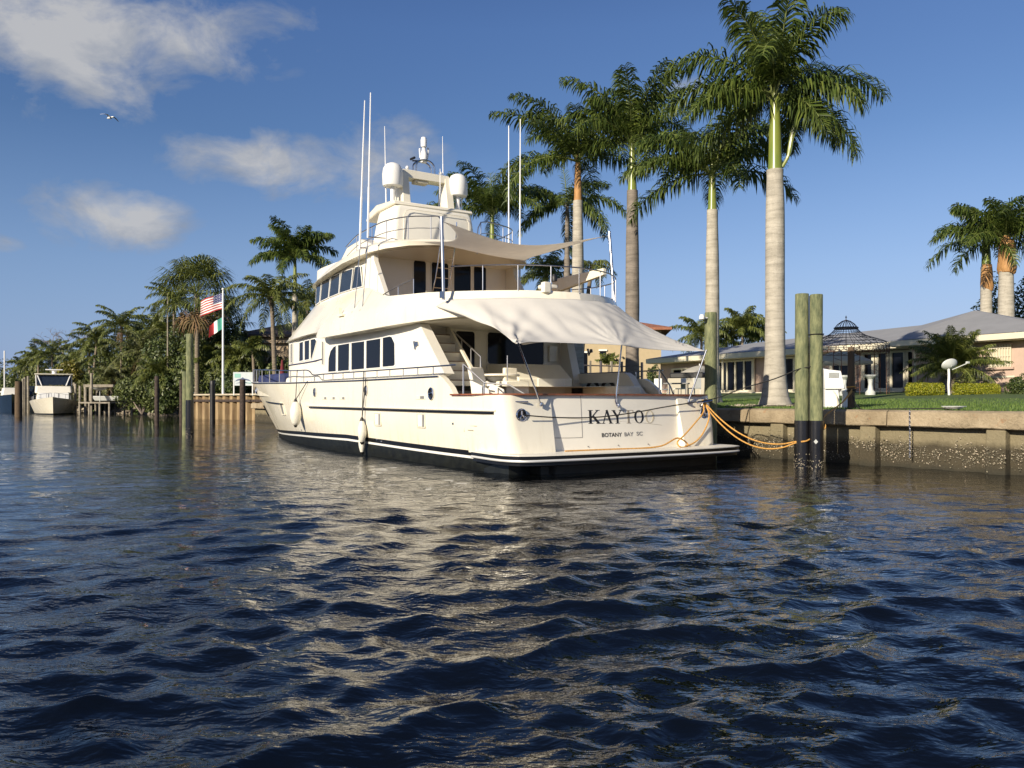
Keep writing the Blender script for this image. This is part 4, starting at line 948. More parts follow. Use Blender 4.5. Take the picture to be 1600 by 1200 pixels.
def yacht_extras():
    # things standing in the cockpit
    Z0 = 1.22
    r = empty('deck_chair', Y2W(2.75, 2.15, Z0), R(123.5) + R(200), 'cream cushioned armchair standing in the yacht cockpit behind the port rail', 'armchair')
    b = MB(); b.box((0, 0, .42), (.55, .55, .14)); b.build('seat', 'gel2', r, bevel=.04)
    b = MB(); b.hexa([(-.30, -.28, .4), (-.18, -.28, .4), (-.18, .28, .4), (-.30, .28, .4), (-.48, -.27, 1.16), (-.38, -.27, 1.18), (-.38, .27, 1.18), (-.48, .27, 1.16)]); b.build('backrest', 'gel2', r, bevel=.04)
    for s in (1, -1):
        b = MB(); b.hexa([(-.25, s * .33, .2), (.3, s * .33, .2), (.3, s * .26, .2), (-.25, s * .26, .2), (-.33, s * .33, .85), (.24, s * .33, .62), (.24, s * .26, .62), (-.33, s * .26, .85)]); b.build('armrest', 'gel2', r, bevel=.02)
        for x in (-.24, .24): b = MB(); b.tube([(x, s * .25, 0), (x, s * .25, .36)], .02, 6); b.build('leg', 'chromed', r)
    r = empty('cockpit_table', Y2W(4.0, 1.0, Z0), R(123.5), 'small oval topped pedestal table beside the cream armchair in the cockpit', 'table')
    b = MB(); b.lathe([(0, .98), (.46, .98), (.5, 1.0), (.5, 1.03), (.46, 1.05), (0, 1.05)], n=24); b.build('table_top', 'gel2', r)
    b = MB(); b.lathe([(.1, .97), (.42, .97), (.3, .86), (.06, .8), (.05, .1), (.2, .02), (.2, 0)], n=16); b.build('pedestal', 'grey', r)
    r = empty('cabinet', Y2W(3.45, 1.0, Z0), R(123.5), 'white cockpit cabinet with a raised back and a post, aft of the bar', 'cabinet')
    b = MB(); b.box((0, 0, .42), (.5, .72, .86)); b.build('body', 'gel', r, bevel=.03); b = MB(); b.box((.2, -.05, 1.02), (.12, .38, .36)); b.build('back_panel', 'gel', r, bevel=.02)
    b = MB(); b.box((-.26, -.02, .42), (.02, .32, .6)); b.build('door', 'gel2', r, bevel=.01); b = MB(); b.tube([(-.1, .22, .85), (-.1, .22, 1.5)], .015, 6); b.build('post', 'chromed', r)
    # fenders
    def fender(u, zt, ln, rr, label, name, tops, droop):
        u0 = u; v = half(u0, zt - ln / 2) + rr + .02
        r = empty(name, Y2W(u0, v, zt - ln), R(123.5), label, 'fender')
        b = MB(); pr = [(0, 0), (.03, 0), (.05, .06)] + [(rr * math.sin(math.pi * (.12 + .76 * t)) ** .6, lerp(.08, ln - .06, t)) for t in [i / 12 for i in range(13)]] + [(.05, ln), (0, ln)]
        b.lathe(pr, n=20); b.build('body', 'fender', r, angle=60)
        b = MB(); b.lathe([(0, ln - .01), (.07, ln - .01), (.035, ln + .08), (0, ln + .1)], n=12); b.build('top_cap', 'black', r)
        b = MB(); b.lathe([(0, -.02), (.03, -.02), (.07, .05), (0, .06)], n=12); b.build('bottom_cap', 'black', r)
        for (du, zz) in tops:
            vv = half(u0 + du, zz) + .0 - v; b = MB(); b.tube([(0, 0, ln + .05), (du, vv + .05, zz - (zt - ln))], .014, 5); b.build('fender_line', 'black', r)
    u, zt = side(461, 627, 3.5); fender(u, zt, .86, .19, 'big tapered cream fender with black ends hanging near the yacht bow', 'fender', ((.1, 2.6), (-.9, 2.2)), 0)
    u, zt = side(560, 657, 3.55); fender(u, zt, .66, .125, 'cylindrical white fender hanging amidships on two black lines', 'fender', ((.0, 2.4), (-.15, 2.2)), 0)
    u, zt = side(554, 673, 3.6); fender(u, zt, .66, .10, 'slim white fender hanging lowest against the cylindrical one, touching the water', 'fender', ((.1, 1.0),), 0)
yacht_extras()
#@@LAND
# ------------------------------------------------------------------ land and seawalls
WN = (.817, .577)                                   # inland normal of the right hand seawall
def wall_at(Y): return 8.81 - .706 * (Y - 20.04)
def wall_px(px):
    k = (px - 800) / FPX; Y = 22.96 / (k + .706); return Vector((k * Y, Y, 0))
def ldist(x, y): return (x - 8.81) * WN[0] + (y - 20.04) * WN[1]
def gz(x, y):
    d = ldist(x, y); t = y
    base = 1.33 + min(.72, max(0, d) * .029)
    return max(base, interp(y, [(52, base), (66, 1.98)])) if x < -6 else base
shore = [(46, -32), (23, 0), (8.81, 20.04), (-4.0, 38.2), (-12, 49.5), (-18.0, 58.0), (-18.9, 62.0), (-27.0, 70.0), (-29.5, 78), (-34, 87), (-47, 95), (-60, 106), (-85, 118), (-140, 140), (-300, 190), (-900, 420)]
inl = [(.82, .57)] * 6 + [(.6, .8), (.6, .8), (.5, .86), (.35, .94), (.3, .95), (.3, .95), (.25, .97), (.25, .97), (.3, .95), (.3, .95)]
def land():
    b = MB(); ds = [0, .35, 1.2, 2.5, 4, 6, 8.5, 11, 14, 18, 23, 30, 45, 90, 300, 1500]; P = []; S2 = []
    for i in range(len(shore) - 1):
        k = 10 if i < 8 else 3
        for j in range(k):
            t = j / k; P.append((lerp(shore[i][0], shore[i + 1][0], t), lerp(shore[i][1], shore[i + 1][1], t))); S2.append((lerp(inl[i][0], inl[i + 1][0], t), lerp(inl[i][1], inl[i + 1][1], t)))
    P.append(shore[-1]); S2.append(inl[-1]); rows = []
    for (x, y), (nx, ny) in zip(P, S2):
        row = []
        rock = y > 74
        if not rock: k_ = .2 if y < 58 else .75; x, y = x + nx * k_, y + ny * k_
        for d in ds:
            X, Y_ = x + nx * d, y + ny * d
            z = gz(X, Y_) + .05 * noise.noise(Vector((X * .3, Y_ * .3, 0))) * min(1, d)
            if rock: z = interp(d, [(0, -.2), (2.5, .8), (6, 1.5), (30, 2.0)])
            row.append((X, Y_, z - (.02 if d == 0 and not rock else 0)))
        rows.append([(x - (nx if rock else 0) * .02, y - (ny if rock else 0) * .02, -1.2)] + row)
    b.grid(rows); o = b.build('lawn_ground', 'grass', None); tag(o, kind='structure'); o.name = 'lawn'
land()
def frame_wall(p0, p1):
    a = Vector((p0[0], p0[1], 0)); c = Vector((p1[0], p1[1], 0)); d = (c - a).normalized(); n = Vector((-d.y, d.x, 0)); return a, d, n, (c - a).length
def seawall():
    # local frame: x along the wall away from the camera, y toward the water, z up
    A = Vector((20.0, 4.19, 0)); B_ = Vector((-18.2, 58.3, 0)); d = (B_ - A).normalized(); L = (B_ - A).length; ang = math.atan2(d.y, d.x)
    root = empty('seawall', A, ang, 'long weathered concrete seawall with a stained cap and oyster crust at the waterline', 'seawall')
    rnd = random.Random(4)
    x = 0; k = 0
    while x < L:
        ln = min(rnd.uniform(3.6, 4.6), L - x)
        b = MB(); n = 14; rows = []
        for i in range(n + 1):
            u = x + .012 + (ln - .024) * i / n; j = lambda q: .014 * noise.noise(Vector((u * 1.7, q * 3, k)))
            rows.append([(u, -.35, 1.345), (u, .16 + j(1), 1.345 + j(2)), (u, .235 + j(3), 1.30 + j(2.5)), (u, .25 + j(4), .99 + j(5)), (u, .21 + j(6), .955), (u, -.35, .955)])
        b.grid(rows, True); b.add(rows[0], [tuple(range(6))]); b.add(rows[-1], [tuple(range(6))]); b.build('wall_cap', 'conc', root, angle=50); x += ln; k += 1
    b = MB(); rows = []
    for i in range(int(L / .35) + 1):
        u = i * .35; rows.append([(u, -.02 + .02 * noise.noise(Vector((u, z, 3))) + (.0 if (u % 3.2) > .12 else -.03), z) for z in (-1.0, -.3, .1, .3, .5, .7, .96)])
    b.grid(rows); b.build('wall_panel', 'conc', root, angle=60)
    # buttress piles under the cap
    for px in (1598, 1556, 1500, 1362, 1218, 1120, 1050):
        p = wall_px(px); u = (p - A).dot(d)
    us = [((wall_px(px) - A).dot(d)) for px in (1562, 1362, 1220)]; step = us[1] - us[0]
    xs = [us[0] - step * 2, us[0] - step] + us + [us[2] + step * q for q in range(1, 14)]
    for u in xs:
        if u < .5 or u > L - 1: continue
        b = MB(); b.hexa([(u - .22, -.05, -1), (u + .22, -.05, -1), (u + .22, .28, -1), (u - .22, .28, -1), (u - .2, -.05, .95), (u + .2, -.05, .95), (u + .2, .19, .95), (u - .2, .19, .95)]); b.build('buttress', 'conc', root, bevel=.03)
    # loose oysters standing proud of the wall
    b = MB(); rr = random.Random(8)
    for i in range(5200):
        u = rr.uniform(2, 26) if i % 4 else rr.uniform(2, L); z = rr.gauss(.40, .16)
        if z > .78 or z < .02 or noise.noise(Vector((u * .8, z * 2, 7))) < -.12: continue
        s = rr.uniform(.008, .026); n3 = Vector((rr.uniform(-1, 1), 1, rr.uniform(-.8, .8))).normalized(); t1 = n3.orthogonal().normalized(); t2 = n3.cross(t1); c = Vector((u, .01 + rr.uniform(0, .02), z))
        near = min(abs(u - q) for q in xs)
        if near < .24: c.y = .24 + .04 * (1 - z)
        b.add([c + t1 * s, c + t2 * s * .7, c - t1 * s, c - t2 * s * .7, c + n3 * s * .5], [(0, 1, 4), (1, 2, 4), (2, 3, 4), (3, 0, 4)])
    o = b.build('oyster_crust', 'oyster', root, smooth=False, recalc=False); o['kind'] = 'stuff'
    # chain hanging over the cap
    p = wall_px(1431); u = (p - A).dot(d); ch = empty('chain', A + d * u + Vector((0, 0, 0)), ang, 'rusty galvanised chain hanging down the face of the seawall', 'chain')
    b = MB(); z = 1.36
    for i in range(22):
        zz = 1.33 - i * .05; yy = .27 if zz > .95 else .26; rot = i % 2
        ring = [(.014 * math.cos(6.28 * k / 8) * (1 if rot else .15), yy + .014 * math.cos(6.28 * k / 8) * (.15 if rot else 1), zz + .032 * math.sin(6.28 * k / 8)) for k in range(9)]
        b.tube(ring, .007, 5, cap=False)
    b.build('chain_links', 'chromed', ch)
    return A, d, ang
M['oyster'] = mat('oyster_shell', (.30, .265, .19), .8, island=.75)
SA, SD, SANG = seawall()

def piling(name, loc, r, top, label, sleeve=None, m='piling', lean=(0, 0), cat='piling', group=None, bottom=-1.2, cap=False):
    root = empty(name, (loc[0], loc[1], 0), random.Random(int(loc[0] * 97)).uniform(0, 6), label, cat, group)
    b = MB(); n = 22; rows = []
    for i in range(15):
        t = i / 14; z = lerp(bottom, top, t); rr = r * (1.04 - .07 * t)
        rows.append([((rr + .010 * noise.noise(Vector((math.cos(6.28319 * k / n) * 2, math.sin(6.28319 * k / n) * 2, z * 1.4 + loc[0])))) * math.cos(6.28319 * k / n) + lean[0] * t, (rr + .01 * noise.noise(Vector((k * .7, z * 2, 1)))) * math.sin(6.28319 * k / n) + lean[1] * t, z) for k in range(n)])
    rows.append([(lean[0] + (x - lean[0]) * .93, lean[1] + (y - lean[1]) * .93, top + .012) for x, y, z in rows[-1]])
    b.grid(rows, True); b.add(rows[-1], [tuple(range(n))]); b.build('timber', m, root, angle=50)
    if sleeve:
        t = (sleeve - bottom) / (top - bottom); b = MB(); b.lathe([(r * 1.02, sleeve - .02), (r * 1.075, sleeve), (r * 1.085, sleeve - .03), (r * 1.10, .32), (r * 1.10, -1)], n=26); b.build('sleeve', 'sleeve', root)
        b = MB(); rr = random.Random(3)
        for i in range(150):
            a = rr.uniform(0, 6.28); z = rr.uniform(-.02, .22) * (1 if rr.random() < .7 else 1.6); s = rr.uniform(.006, .016); c = Vector((r * 1.105 * math.cos(a), r * 1.105 * math.sin(a), z)); nn = Vector((math.cos(a), math.sin(a), 0)); t1 = Vector((-math.sin(a), math.cos(a), 0)); t2 = Vector((0, 0, 1))
            b.add([c + t1 * s, c + t2 * s, c - t1 * s, c - t2 * s, c + nn * s * .6], [(0, 1, 4), (1, 2, 4), (2, 3, 4), (3, 0, 4)])
        o = b.build('barnacles', 'oyster', root, smooth=False); o['kind'] = 'stuff'
    return root
DP1 = (PX(1253, 19.25), 19.25); DP2 = (PX(1275.5, 19.1), 19.1)
p1 = piling('piling', DP1, .158, PZ(460, 19.25), 'thick green timber piling with black sleeve, left one of the touching pair before the seawall', sleeve=PZ(657, 19.2), group='pair of mooring pilings')
p2 = piling('piling', DP2, .148, PZ(461, 19.1), 'thick green timber piling with a white diamond plate, right one of the touching pair', sleeve=PZ(657, 19.2), group='pair of mooring pilings')
b = MB(); b.hexa([(0, -.007, -.06), (.05, -.007, 0), (.05, .007, 0), (0, .007, -.06), (-.05, -.007, 0), (0, -.007, .06), (0, .007, .06), (-.05, .007, 0)]); 
b = MB(); b.prism([(0, -.055), (.05, 0), (0, .055), (-.05, 0)], lambda a, c, t: (a, t, c), -.008, .008); o = b.build('diamond_plate', 'dish', p2, smooth=False); o.rotation_euler = (0, 0, -p2.rotation_euler.z)
o.location = Matrix.Rotation(-p2.rotation_euler.z, 4, 'Z') @ Vector((-.07, -.158, PZ(690, 19)))
TP = (PX(1110.5, 21.9), 21.9)
tp_ = piling('piling', TP, .162, PZ(489, 21.9), 'tall green timber piling with a small white lamp, just off the yacht stern')
b = MB(); b.tube([(-.12, -.12, PZ(497, 21.8)), (-.26, -.2, PZ(497, 21.8))], .025, 6); b.lathe([(0, .09), (.05, .08), (.075, .02), (.07, -.04), (0, -.06)], (-.28, -.2, PZ(497, 21.8)), 12); o = b.build('lamp', 'plastic', tp_); o.rotation_euler = (0, 0, -tp_.rotation_euler.z)
# ropes
def rope(name, pts, r, m, label, k=5, cat='rope'):
    b = MB(); b.tube(smooth_path(pts, k), r, 7); o = b.build(name, m, None); return tag(o, label, cat)
D1, D2 = Vector((*DP1, 0)), Vector((*DP2, 0))
fl = Y2W(.30, 2.78, 1.26)
kn = Vector((DP1[0], DP1[1] - .17, PZ(583, 19)))
mid = [fl, Y2W(.34, 1.9, 1.20), Y2W(.36, .8, 1.19), Y2W(.34, -.3, 1.28), Y2W(.33, -1.4, 1.42), Y2W(.28, -2.6, 1.56), Y2W(.30, -3.25, 1.66)]
rope('stern_line', mid + [Vector((PX(1160, 19.4), 19.4, PZ(607, 19.4))), Vector((PX(1210, 19.2), 19.2, PZ(592, 19.2))), Vector((D1.x - .13, D1.y - .12, PZ(577, 19.1))), Vector((D1.x + .12, D1.y - .17, PZ(573, 19.0))), Vector((D2.x + .13, D2.y - .1, PZ(565, 19)))], .014, 'rope_k', 'thin black line running across the yacht stern to the paired pilings')
def coil(cx, cy, z, r, tw, n=12): return [Vector((cx + r * math.cos(6.28319 * k / n), cy + r * math.sin(6.28319 * k / n), z + tw * k / n)) for k in range(n + 1)]
rope('lashing', coil(D2.x, D2.y, PZ(523, 19), .165, .02), .011, 'rope_k', 'thin black lashing tied round the right paired piling near its top')
b = MB(); b.tube([((D1.x + D2.x) / 2, (D1.y + D2.y) / 2 - .05, z) for z in (1.1, 2.2, 3.2, PZ(462, 19.1))], .016, 6); tag(b.build('hanging_line', 'rope_k', None), 'black line hanging in the gap between the paired pilings', 'rope')
q0 = Y2W(.42, -2.75, 1.58)
a0 = Vector((D1.x - .16, D1.y - .05, PZ(690, 19.2)))
def sagl(a, c, s, n=9): return [a.lerp(c, i / n) - Vector((0, 0, s * 4 * (i / n) * (1 - i / n))) for i in range(n + 1)]
post = Vector((PX(1329, 21.3), 21.3, PZ(612, 21.3)))
for i, (dz, sg, dx) in enumerate(((0, .42, 0), (-.05, .53, .0))):
    pts = sagl(q0 + Vector((0, 0, dz)), a0 + Vector((0, 0, dz * .6)), sg) + [Vector((D1.x + .02, D1.y - .2, a0.z + .02)), Vector((D1.x + .19, D1.y - .13, a0.z + .1)), Vector((D2.x + .2, D2.y - .02, PZ(668, 19.2))), Vector((D2.x + .28, D2.y + .3, PZ(652, 19.5))), post + Vector((-.5, -.7, -.28)), post + Vector((0, -.08, .0 - dz))]
    rope('mooring_rope', pts, .017, 'rope_o', ('upper' if i == 0 else 'lower') + ' of the two orange ropes sagging from the stern corner round the paired pilings', 4)
rope('mooring_rope', [q0, Y2W(.2, -2.55, 1.30), Y2W(.12, -2.2, 1.05), Y2W(.05, -1.75, .75), Y2W(.0, -1.45, .58), Y2W(-.05, -1.5, .46), Y2W(.02, -1.75, .455), Y2W(.1, -1.9, .50), Y2W(.12, -1.75, .62), Y2W(.1, -1.5, .66), Y2W(.06, -1.0, .50), Y2W(.1, -.4, .46), Y2W(.17, .4, .46), Y2W(.2, 1.2, .46), Y2W(.22, 1.75, .46)], .019, 'rope_o', 'orange rope looped on the swim platform and trailing along the foot of the transom')
rope('mooring_rope', [q0 + Vector((.03, 0, 0)), Y2W(.2, -2.75, 1.2), Y2W(.1, -2.45, .80), Y2W(.05, -2.1, .56), Y2W(.0, -1.7, .46)], .019, 'rope_o', 'short orange rope dropping straight from the stern corner to the platform')
for v in (-2.62, -2.82): pass
b = MB(); b.tube([Y2W(.42, -2.55, 1.50), Y2W(.30, -2.62, 1.52), Y2W(.30, -2.95, 1.56), Y2W(.44, -3.0, 1.58)], .03, 7); b.tube([Y2W(.46, -2.75, 1.45), Y2W(.33, -2.78, 1.62)], .035, 7)
cl_ = b.build('stern_cleat', 'chrome', None); cl_.parent = yacht; cl_.matrix_parent_inverse = (Matrix.Translation(Vector((YS[0], YS[1], 0))) @ Matrix.Rotation(R(123.5), 4, 'Z')).inverted()
rope('shore_line', [post + Vector((.05, 0, -.1)), Vector((PX(1345, 20.6), 20.6, 1.36)), Vector((PX(1390, 19.6), 19.8, 1.37)), Vector((PX(1470, 18.8), 19.0, 1.39)), Vector((PX(1490, 18.7), 18.9, 1.38))], .012, 'rope_k', 'black line lying along the top of the seawall')
b = MB(); rr = random.Random(5)
for i in range(5): b.tube([Vector((PX(1490, 18.9) + (.14 + .03 * i) * math.cos(a) + rr.uniform(-.02, .02), 18.9 + (.1 + .02 * i) * math.sin(a), 1.39 + .012 * i)) for a in [k * .4 for k in range(17)]], .009, 5)
tag(b.build('coiled_line', 'dish', None), 'small pale coil of line lying on the grass edge above the seawall', 'rope')
#@@PALMS
# ------------------------------------------------------------------ palms
UP = Vector((0, 0, 1))
def frond(b, o, az, el0, L, droop, rnd, n_leaf=60, ll=.75, lw_=.035, plum=.5, hang=.9, curl=1.25, mid=0, twist=0):
    n = 12; P = [Vector(o)]; T = []
    side_bend = rnd.uniform(-.25, .25) + twist
    for i in range(n):
        s = (i + .5) / n; e = el0 - droop * s ** curl; a = az + side_bend * s * s
        t = Vector((math.cos(a) * math.cos(e), math.sin(a) * math.cos(e), math.sin(e))); T.append(t); P.append(P[-1] + t * (L / n))
    T.append(T[-1])
    b.tube(P, [.035 * (1 - i / (n + 1)) + .006 for i in range(n + 1)], 4, m=1, cap=False)
    vs = []; fs = []
    for k in range(n_leaf):
        s = .10 + .90 * (k + rnd.random() * .6) / n_leaf; x = s * n; i = min(int(x), n - 1); f = x - i; p = P[i].lerp(P[i + 1], f); t = T[i]
        sd = t.cross(UP)
        if sd.length < .05: sd = Vector((1, 0, 0))
        sd.normalize(); nn = sd.cross(t).normalized()
        pf = (math.sin(math.pi * min(1, .16 + .78 * s)) ** .55)
        for sg in (1, -1):
            l = ll * pf * rnd.uniform(.78, 1.12); d = (sd * sg * rnd.uniform(.7, 1.0) + t * lerp(.35, .8, s) + nn * rnd.uniform(-plum, plum * .9)).normalized()
            q1 = p + d * l * .42; d2 = (d + Vector((0, 0, -hang * rnd.uniform(.6, 1.3)))).normalized(); q2 = q1 + d2 * l * .32; d3 = (d2 + Vector((0, 0, -hang * 1.1))).normalized(); q3 = q2 + d3 * l * .3
            w = lw_ * rnd.uniform(.8, 1.2) * (.7 + .3 * pf); wv = (t + nn * .3 * rnd.uniform(-1, 1)).normalized() * w * .5
            o_ = len(vs); vs += [p - wv * .6, p + wv * .6, q1 - wv, q1 + wv, q2 - wv * .8, q2 + wv * .8, q3]; fs += [(o_, o_ + 1, o_ + 3, o_ + 2), (o_ + 2, o_ + 3, o_ + 5, o_ + 4), (o_ + 4, o_ + 5, o_ + 6)]
    b.add(vs, fs, 0)
M['rachis'] = mat('frond_stalk', (.17, .20, .06), .5)
def trunk(root, prof, m, curve=None, name='trunk', n=20, seed=0):
    b = MB(); rows = []
    zs = []
    for (z0, r0), (z1, r1) in zip(prof, prof[1:]):
        k = max(1, int((z1 - z0) / .35)); zs += [(lerp(z0, z1, i / k), lerp(r0, r1, i / k)) for i in range(k)]
    zs.append(prof[-1]); cf = curve or (lambda z: (0, 0))
    for z, r in zs:
        cx, cy = cf(z); rows.append([(cx + r * (1 + .035 * noise.noise(Vector((math.cos(6.283 * k / n), math.sin(6.283 * k / n), z * .8 + seed)))) * math.cos(6.28319 * k / n), cy + r * (1 + .035 * noise.noise(Vector((k * .5, z * 1.1, seed)))) * math.sin(6.28319 * k / n), z) for k in range(n)])
    b.grid(rows, True); b.add(rows[-1], [tuple(range(n))]); return b.build(name, m, root, angle=70)
def royal(px, Y, base_py, shaft_py0, shaft_py1, rtr, label, fronds, seed, tm='trunk', ll=.78, nl=64, sheath=False, spear=True, lean=0, prof=None, group=None, ground=None, shaft='shaft', lw_=.04, rs=None):
    x = PX(px, Y); g = gz(x, Y) if ground is None else ground; root = empty('palm_tree', (x, Y, g - .05), 0, label, 'palm tree', group)
    z0 = PZ(shaft_py0, Y) - g; z1 = PZ(shaft_py1, Y) - g; rnd = random.Random(seed)
    cf = lambda z: (lean * (z / z0) ** 1.5, 0)
    pf = prof or [(0, rtr * 1.75), (.25, rtr * 1.42), (.7, rtr * 1.18), (2, rtr), (z0 * .45, rtr * 1.08), (z0 * .7, rtr * 1.02), (z0 * .93, rtr * .86), (z0, rtr * .84)]
    trunk(root, pf, tm, cf, seed=seed)
    r1 = rs or rtr * .62
    trunk(root, [(z0 - .05, r1 * 1.18), (z0 + .15, r1 * 1.08), (lerp(z0, z1, .5), r1 * .98), (z1, r1 * .72), (z1 + .35, r1 * .4)], shaft, cf, 'crownshaft', seed=seed + 1)
    o = Vector((lean, 0, z1 + .05))
    if sheath:
        b = MB(); rows = []; lo, hi = sheath
        for q in range(9):
            t = q / 8; zz = z0 + lerp(lo, hi, t); rr_ = r1 * interp(t, [(0, 1.25), (.1, 1.5), (.5, 1.38), (1, 1.12)])
            rows.append([(lean + .06 * (1 - t) + rr_ * (1 + .22 * noise.noise(Vector((k * .55, t * 1.5, seed)))) * math.cos(6.28319 * k / 16), -.04 + rr_ * (1 + .2 * noise.noise(Vector((k * .7, t * 2, seed + 5)))) * math.sin(6.28319 * k / 16), zz - (.35 * abs(noise.noise(Vector((k * .9, 0, seed)))) if q == 0 else 0)) for k in range(16)])
        b.grid(rows, True); b.build('old_sheath', 'sheath', root, angle=60)
    b = MB()
    for f in fronds:
        az, el, L, dr = f[:4]; 
        frond(b, o + Vector((math.cos(R(az)) * .08, math.sin(R(az)) * .08, rnd.uniform(-.15, .15))), R(az), R(el), L, R(dr), rnd, int(nl * 1.2), ll * 1.2, lw_ * 1.55, .8, .95)
    if spear: frond(b, o + Vector((0, 0, .2)), R(rnd.uniform(0, 360)), R(84), 2.0, R(8), rnd, 26, .5, .03, .3, .2)
    b.build('crown', ['leaf', 'rachis'], root, smooth=False, recalc=False); return root
def rf(n, seed, L=3.3, els=(70, -5), dr=(60, 110), start=0):
    if els[0] > 60: els = (min(89, els[0] + 8), els[1] + 10); dr = (dr[0] - 6, dr[1] - 14)
    r = random.Random(seed); out = []
    for i in range(n):
        t = (i + .5) / n; out.append(((start + i * 137.5 + r.uniform(-12, 12)) % 360, lerp(els[0], els[1], t) + r.uniform(-6, 6), L * r.uniform(.88, 1.08) * (.85 + .15 * min(1, t * 2)), lerp(dr[0], dr[1], r.random())))
    return out
big = [(8, 40, 3.9, 78), (176, 62, 3.9, 108), (165, 28, 3.4, 72), (200, 8, 3.3, 62), (350, -12, 3.1, 62), (285, 66, 3.7, 105), (75, 74, 3.7, 50), (100, 80, 3.4, 25), (250, 50, 3.3, 110), (215, 76, 3.3, 60),
       (30, 55, 3.4, 90), (130, 50, 3.4, 90), (320, 20, 2.9, 85), (150, -5, 2.9, 60), (60, 10, 2.8, 70), (300, -20, 2.5, 50), (90, 40, 3.2, 90), (20, 8, 2.9, 65), (275, 82, 3.5, 40)]
r_ = royal(1211, 25.0, 637, 262, 150, .295, 'tallest royal palm with a thick pale trunk and a loose green flower spike', big, 21, ll=.80, nl=86,
           prof=[(0, .58), (.12, .50), (.35, .41), (.8, .345), (1.6, .30), (3.0, .285), (4.6, .285), (6.2, .27), (7.0, .24), (7.2, .25)], lw_=.036)
zb = PZ(262, 25) - gz(PX(1211, 25), 25)
b = MB(); b.tube(smooth_path([(.2, -.05, zb + .05), (.38, -.08, zb + .4), (.47, -.1, zb + .9), (.62, -.12, zb + 1.45), (.66, -.12, zb + 1.6)], 4), [.05] * 5 + [.07] * 4 + [.085] * 4 + [.07] * 3 + [.02], 8); b.build('flower_spike', 'shaft', r_)
royal(1113, 30.0, 640, 326, 268, .235, 'royal palm whose slender pale trunk rises behind the tall piling', rf(16, 5, 3.6, (72, -2), (70, 105), 10), 31, ll=.72, nl=70)
royal(988, 33.0, 640, 296, 228, .26, 'royal palm with a dark shaded trunk right of the yacht sails', rf(12, 9, 3.6, (84, 5), (60, 115), 200) + [(100, 80, 4.1, 35), (20, 74, 3.8, 62), (195, 72, 3.9, 72), (300, 78, 3.6, 60)], 41, tm='trunk_d', ll=.72, nl=66)  # the darker trunk material puts this trunk's shade into its colour
royal(903, 36.0, 640, 312, 250, .25, 'royal palm with an orange green crownshaft behind the upper shade sail', rf(17, 14, 4.3, (78, 0), (70, 108), 170), 51, ll=.74, nl=66, shaft='sheath')
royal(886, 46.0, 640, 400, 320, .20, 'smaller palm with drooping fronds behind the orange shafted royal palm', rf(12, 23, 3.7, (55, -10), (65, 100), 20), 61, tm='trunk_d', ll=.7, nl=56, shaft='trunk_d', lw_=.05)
royal(769, 45.0, 640, 395, 335, .22, 'royal palm with a bright green shaft directly behind the yacht tower', rf(17, 31, 4.1, (80, 5), (60, 100), 60), 71, ll=.7, nl=60, lw_=.045)
royal(461, 60.0, 640, 455, 400, .21, 'royal palm with a pale trunk rising just left of the yacht wheelhouse', rf(21, 37, 3.5, (82, -5), (60, 105), 33), 81, ll=.75, nl=52, lw_=.055, ground=2)
royal(1541, 55.0, 600, 416, 374, .38, 'royal palm with a peeling orange sheath behind the house roof, left one', rf(15, 43, 4.1, (75, -10), (60, 100), 150), 91, ll=.85, nl=52, sheath=(-1.5, .15), lw_=.055, ground=2, rs=.27, prof=[(0, .5), (4, .38), (PZ(416, 55) - 2, .34)])
royal(1572, 53.0, 600, 422, 374, .42, 'royal palm with a ragged orange sheath behind the house roof, right one', rf(17, 47, 4.3, (82, -5), (60, 100), 80), 95, ll=.9, nl=52, sheath=(-.1, 1.9), shaft='sheath', lw_=.055, ground=2, rs=.38, prof=[(0, .6), (4, .5), (PZ(422, 53) - 2, .42)])
def coconut(px, Y, crown_py, L, label, seed, nf=20, ground=None, base_px=None, rt=.16, bulb=0, m='leaf_c', els=(75, -30), group='palms in the garden beyond the dock', nl=40, dead=0, name='palm_tree', tmat='bark', ll=.62, dr=(60, 105), lw_=.06):
    x = PX(px, Y); xb = PX(base_px if base_px else px, Y); g = gz(xb, Y) if ground is None else ground
    root = empty(name, (xb, Y, g - .1), 0, label, 'palm tree', group); z1 = PZ(crown_py, Y) - g; dx = x - xb; rnd = random.Random(seed)
    cf = lambda z: (dx * (max(0, z) / z1) ** 1.4, 0)
    if z1 > .5: trunk(root, [(0, rt * 1.5), (.5, rt * 1.1), (z1 * .9, rt * .85), (z1, rt * (.85 + bulb))], tmat, cf, n=10, seed=seed)
    b = MB(); o = Vector((dx, 0, z1))
    for az, el, l, d in rf(nf, seed, L, els, dr, rnd.uniform(0, 360)):
        frond(b, o, R(az), R(el), l, R(d), rnd, nl, ll * 1.1, lw_ * 1.15, .4, .9)
    b.build('crown', [m, 'rachis'], root, smooth=False, recalc=False)
    if dead:
        b = MB()
        for i in range(dead): frond(b, o - Vector((0, 0, .2)), R(rnd.uniform(0, 360)), R(rnd.uniform(-50, -20)), L * rnd.uniform(.5, .8), R(50), rnd, 16, .4, .06, .3, .9)
        b.build('dead_fronds', ['dead', 'dead'], root, smooth=False, recalc=False)
    return root
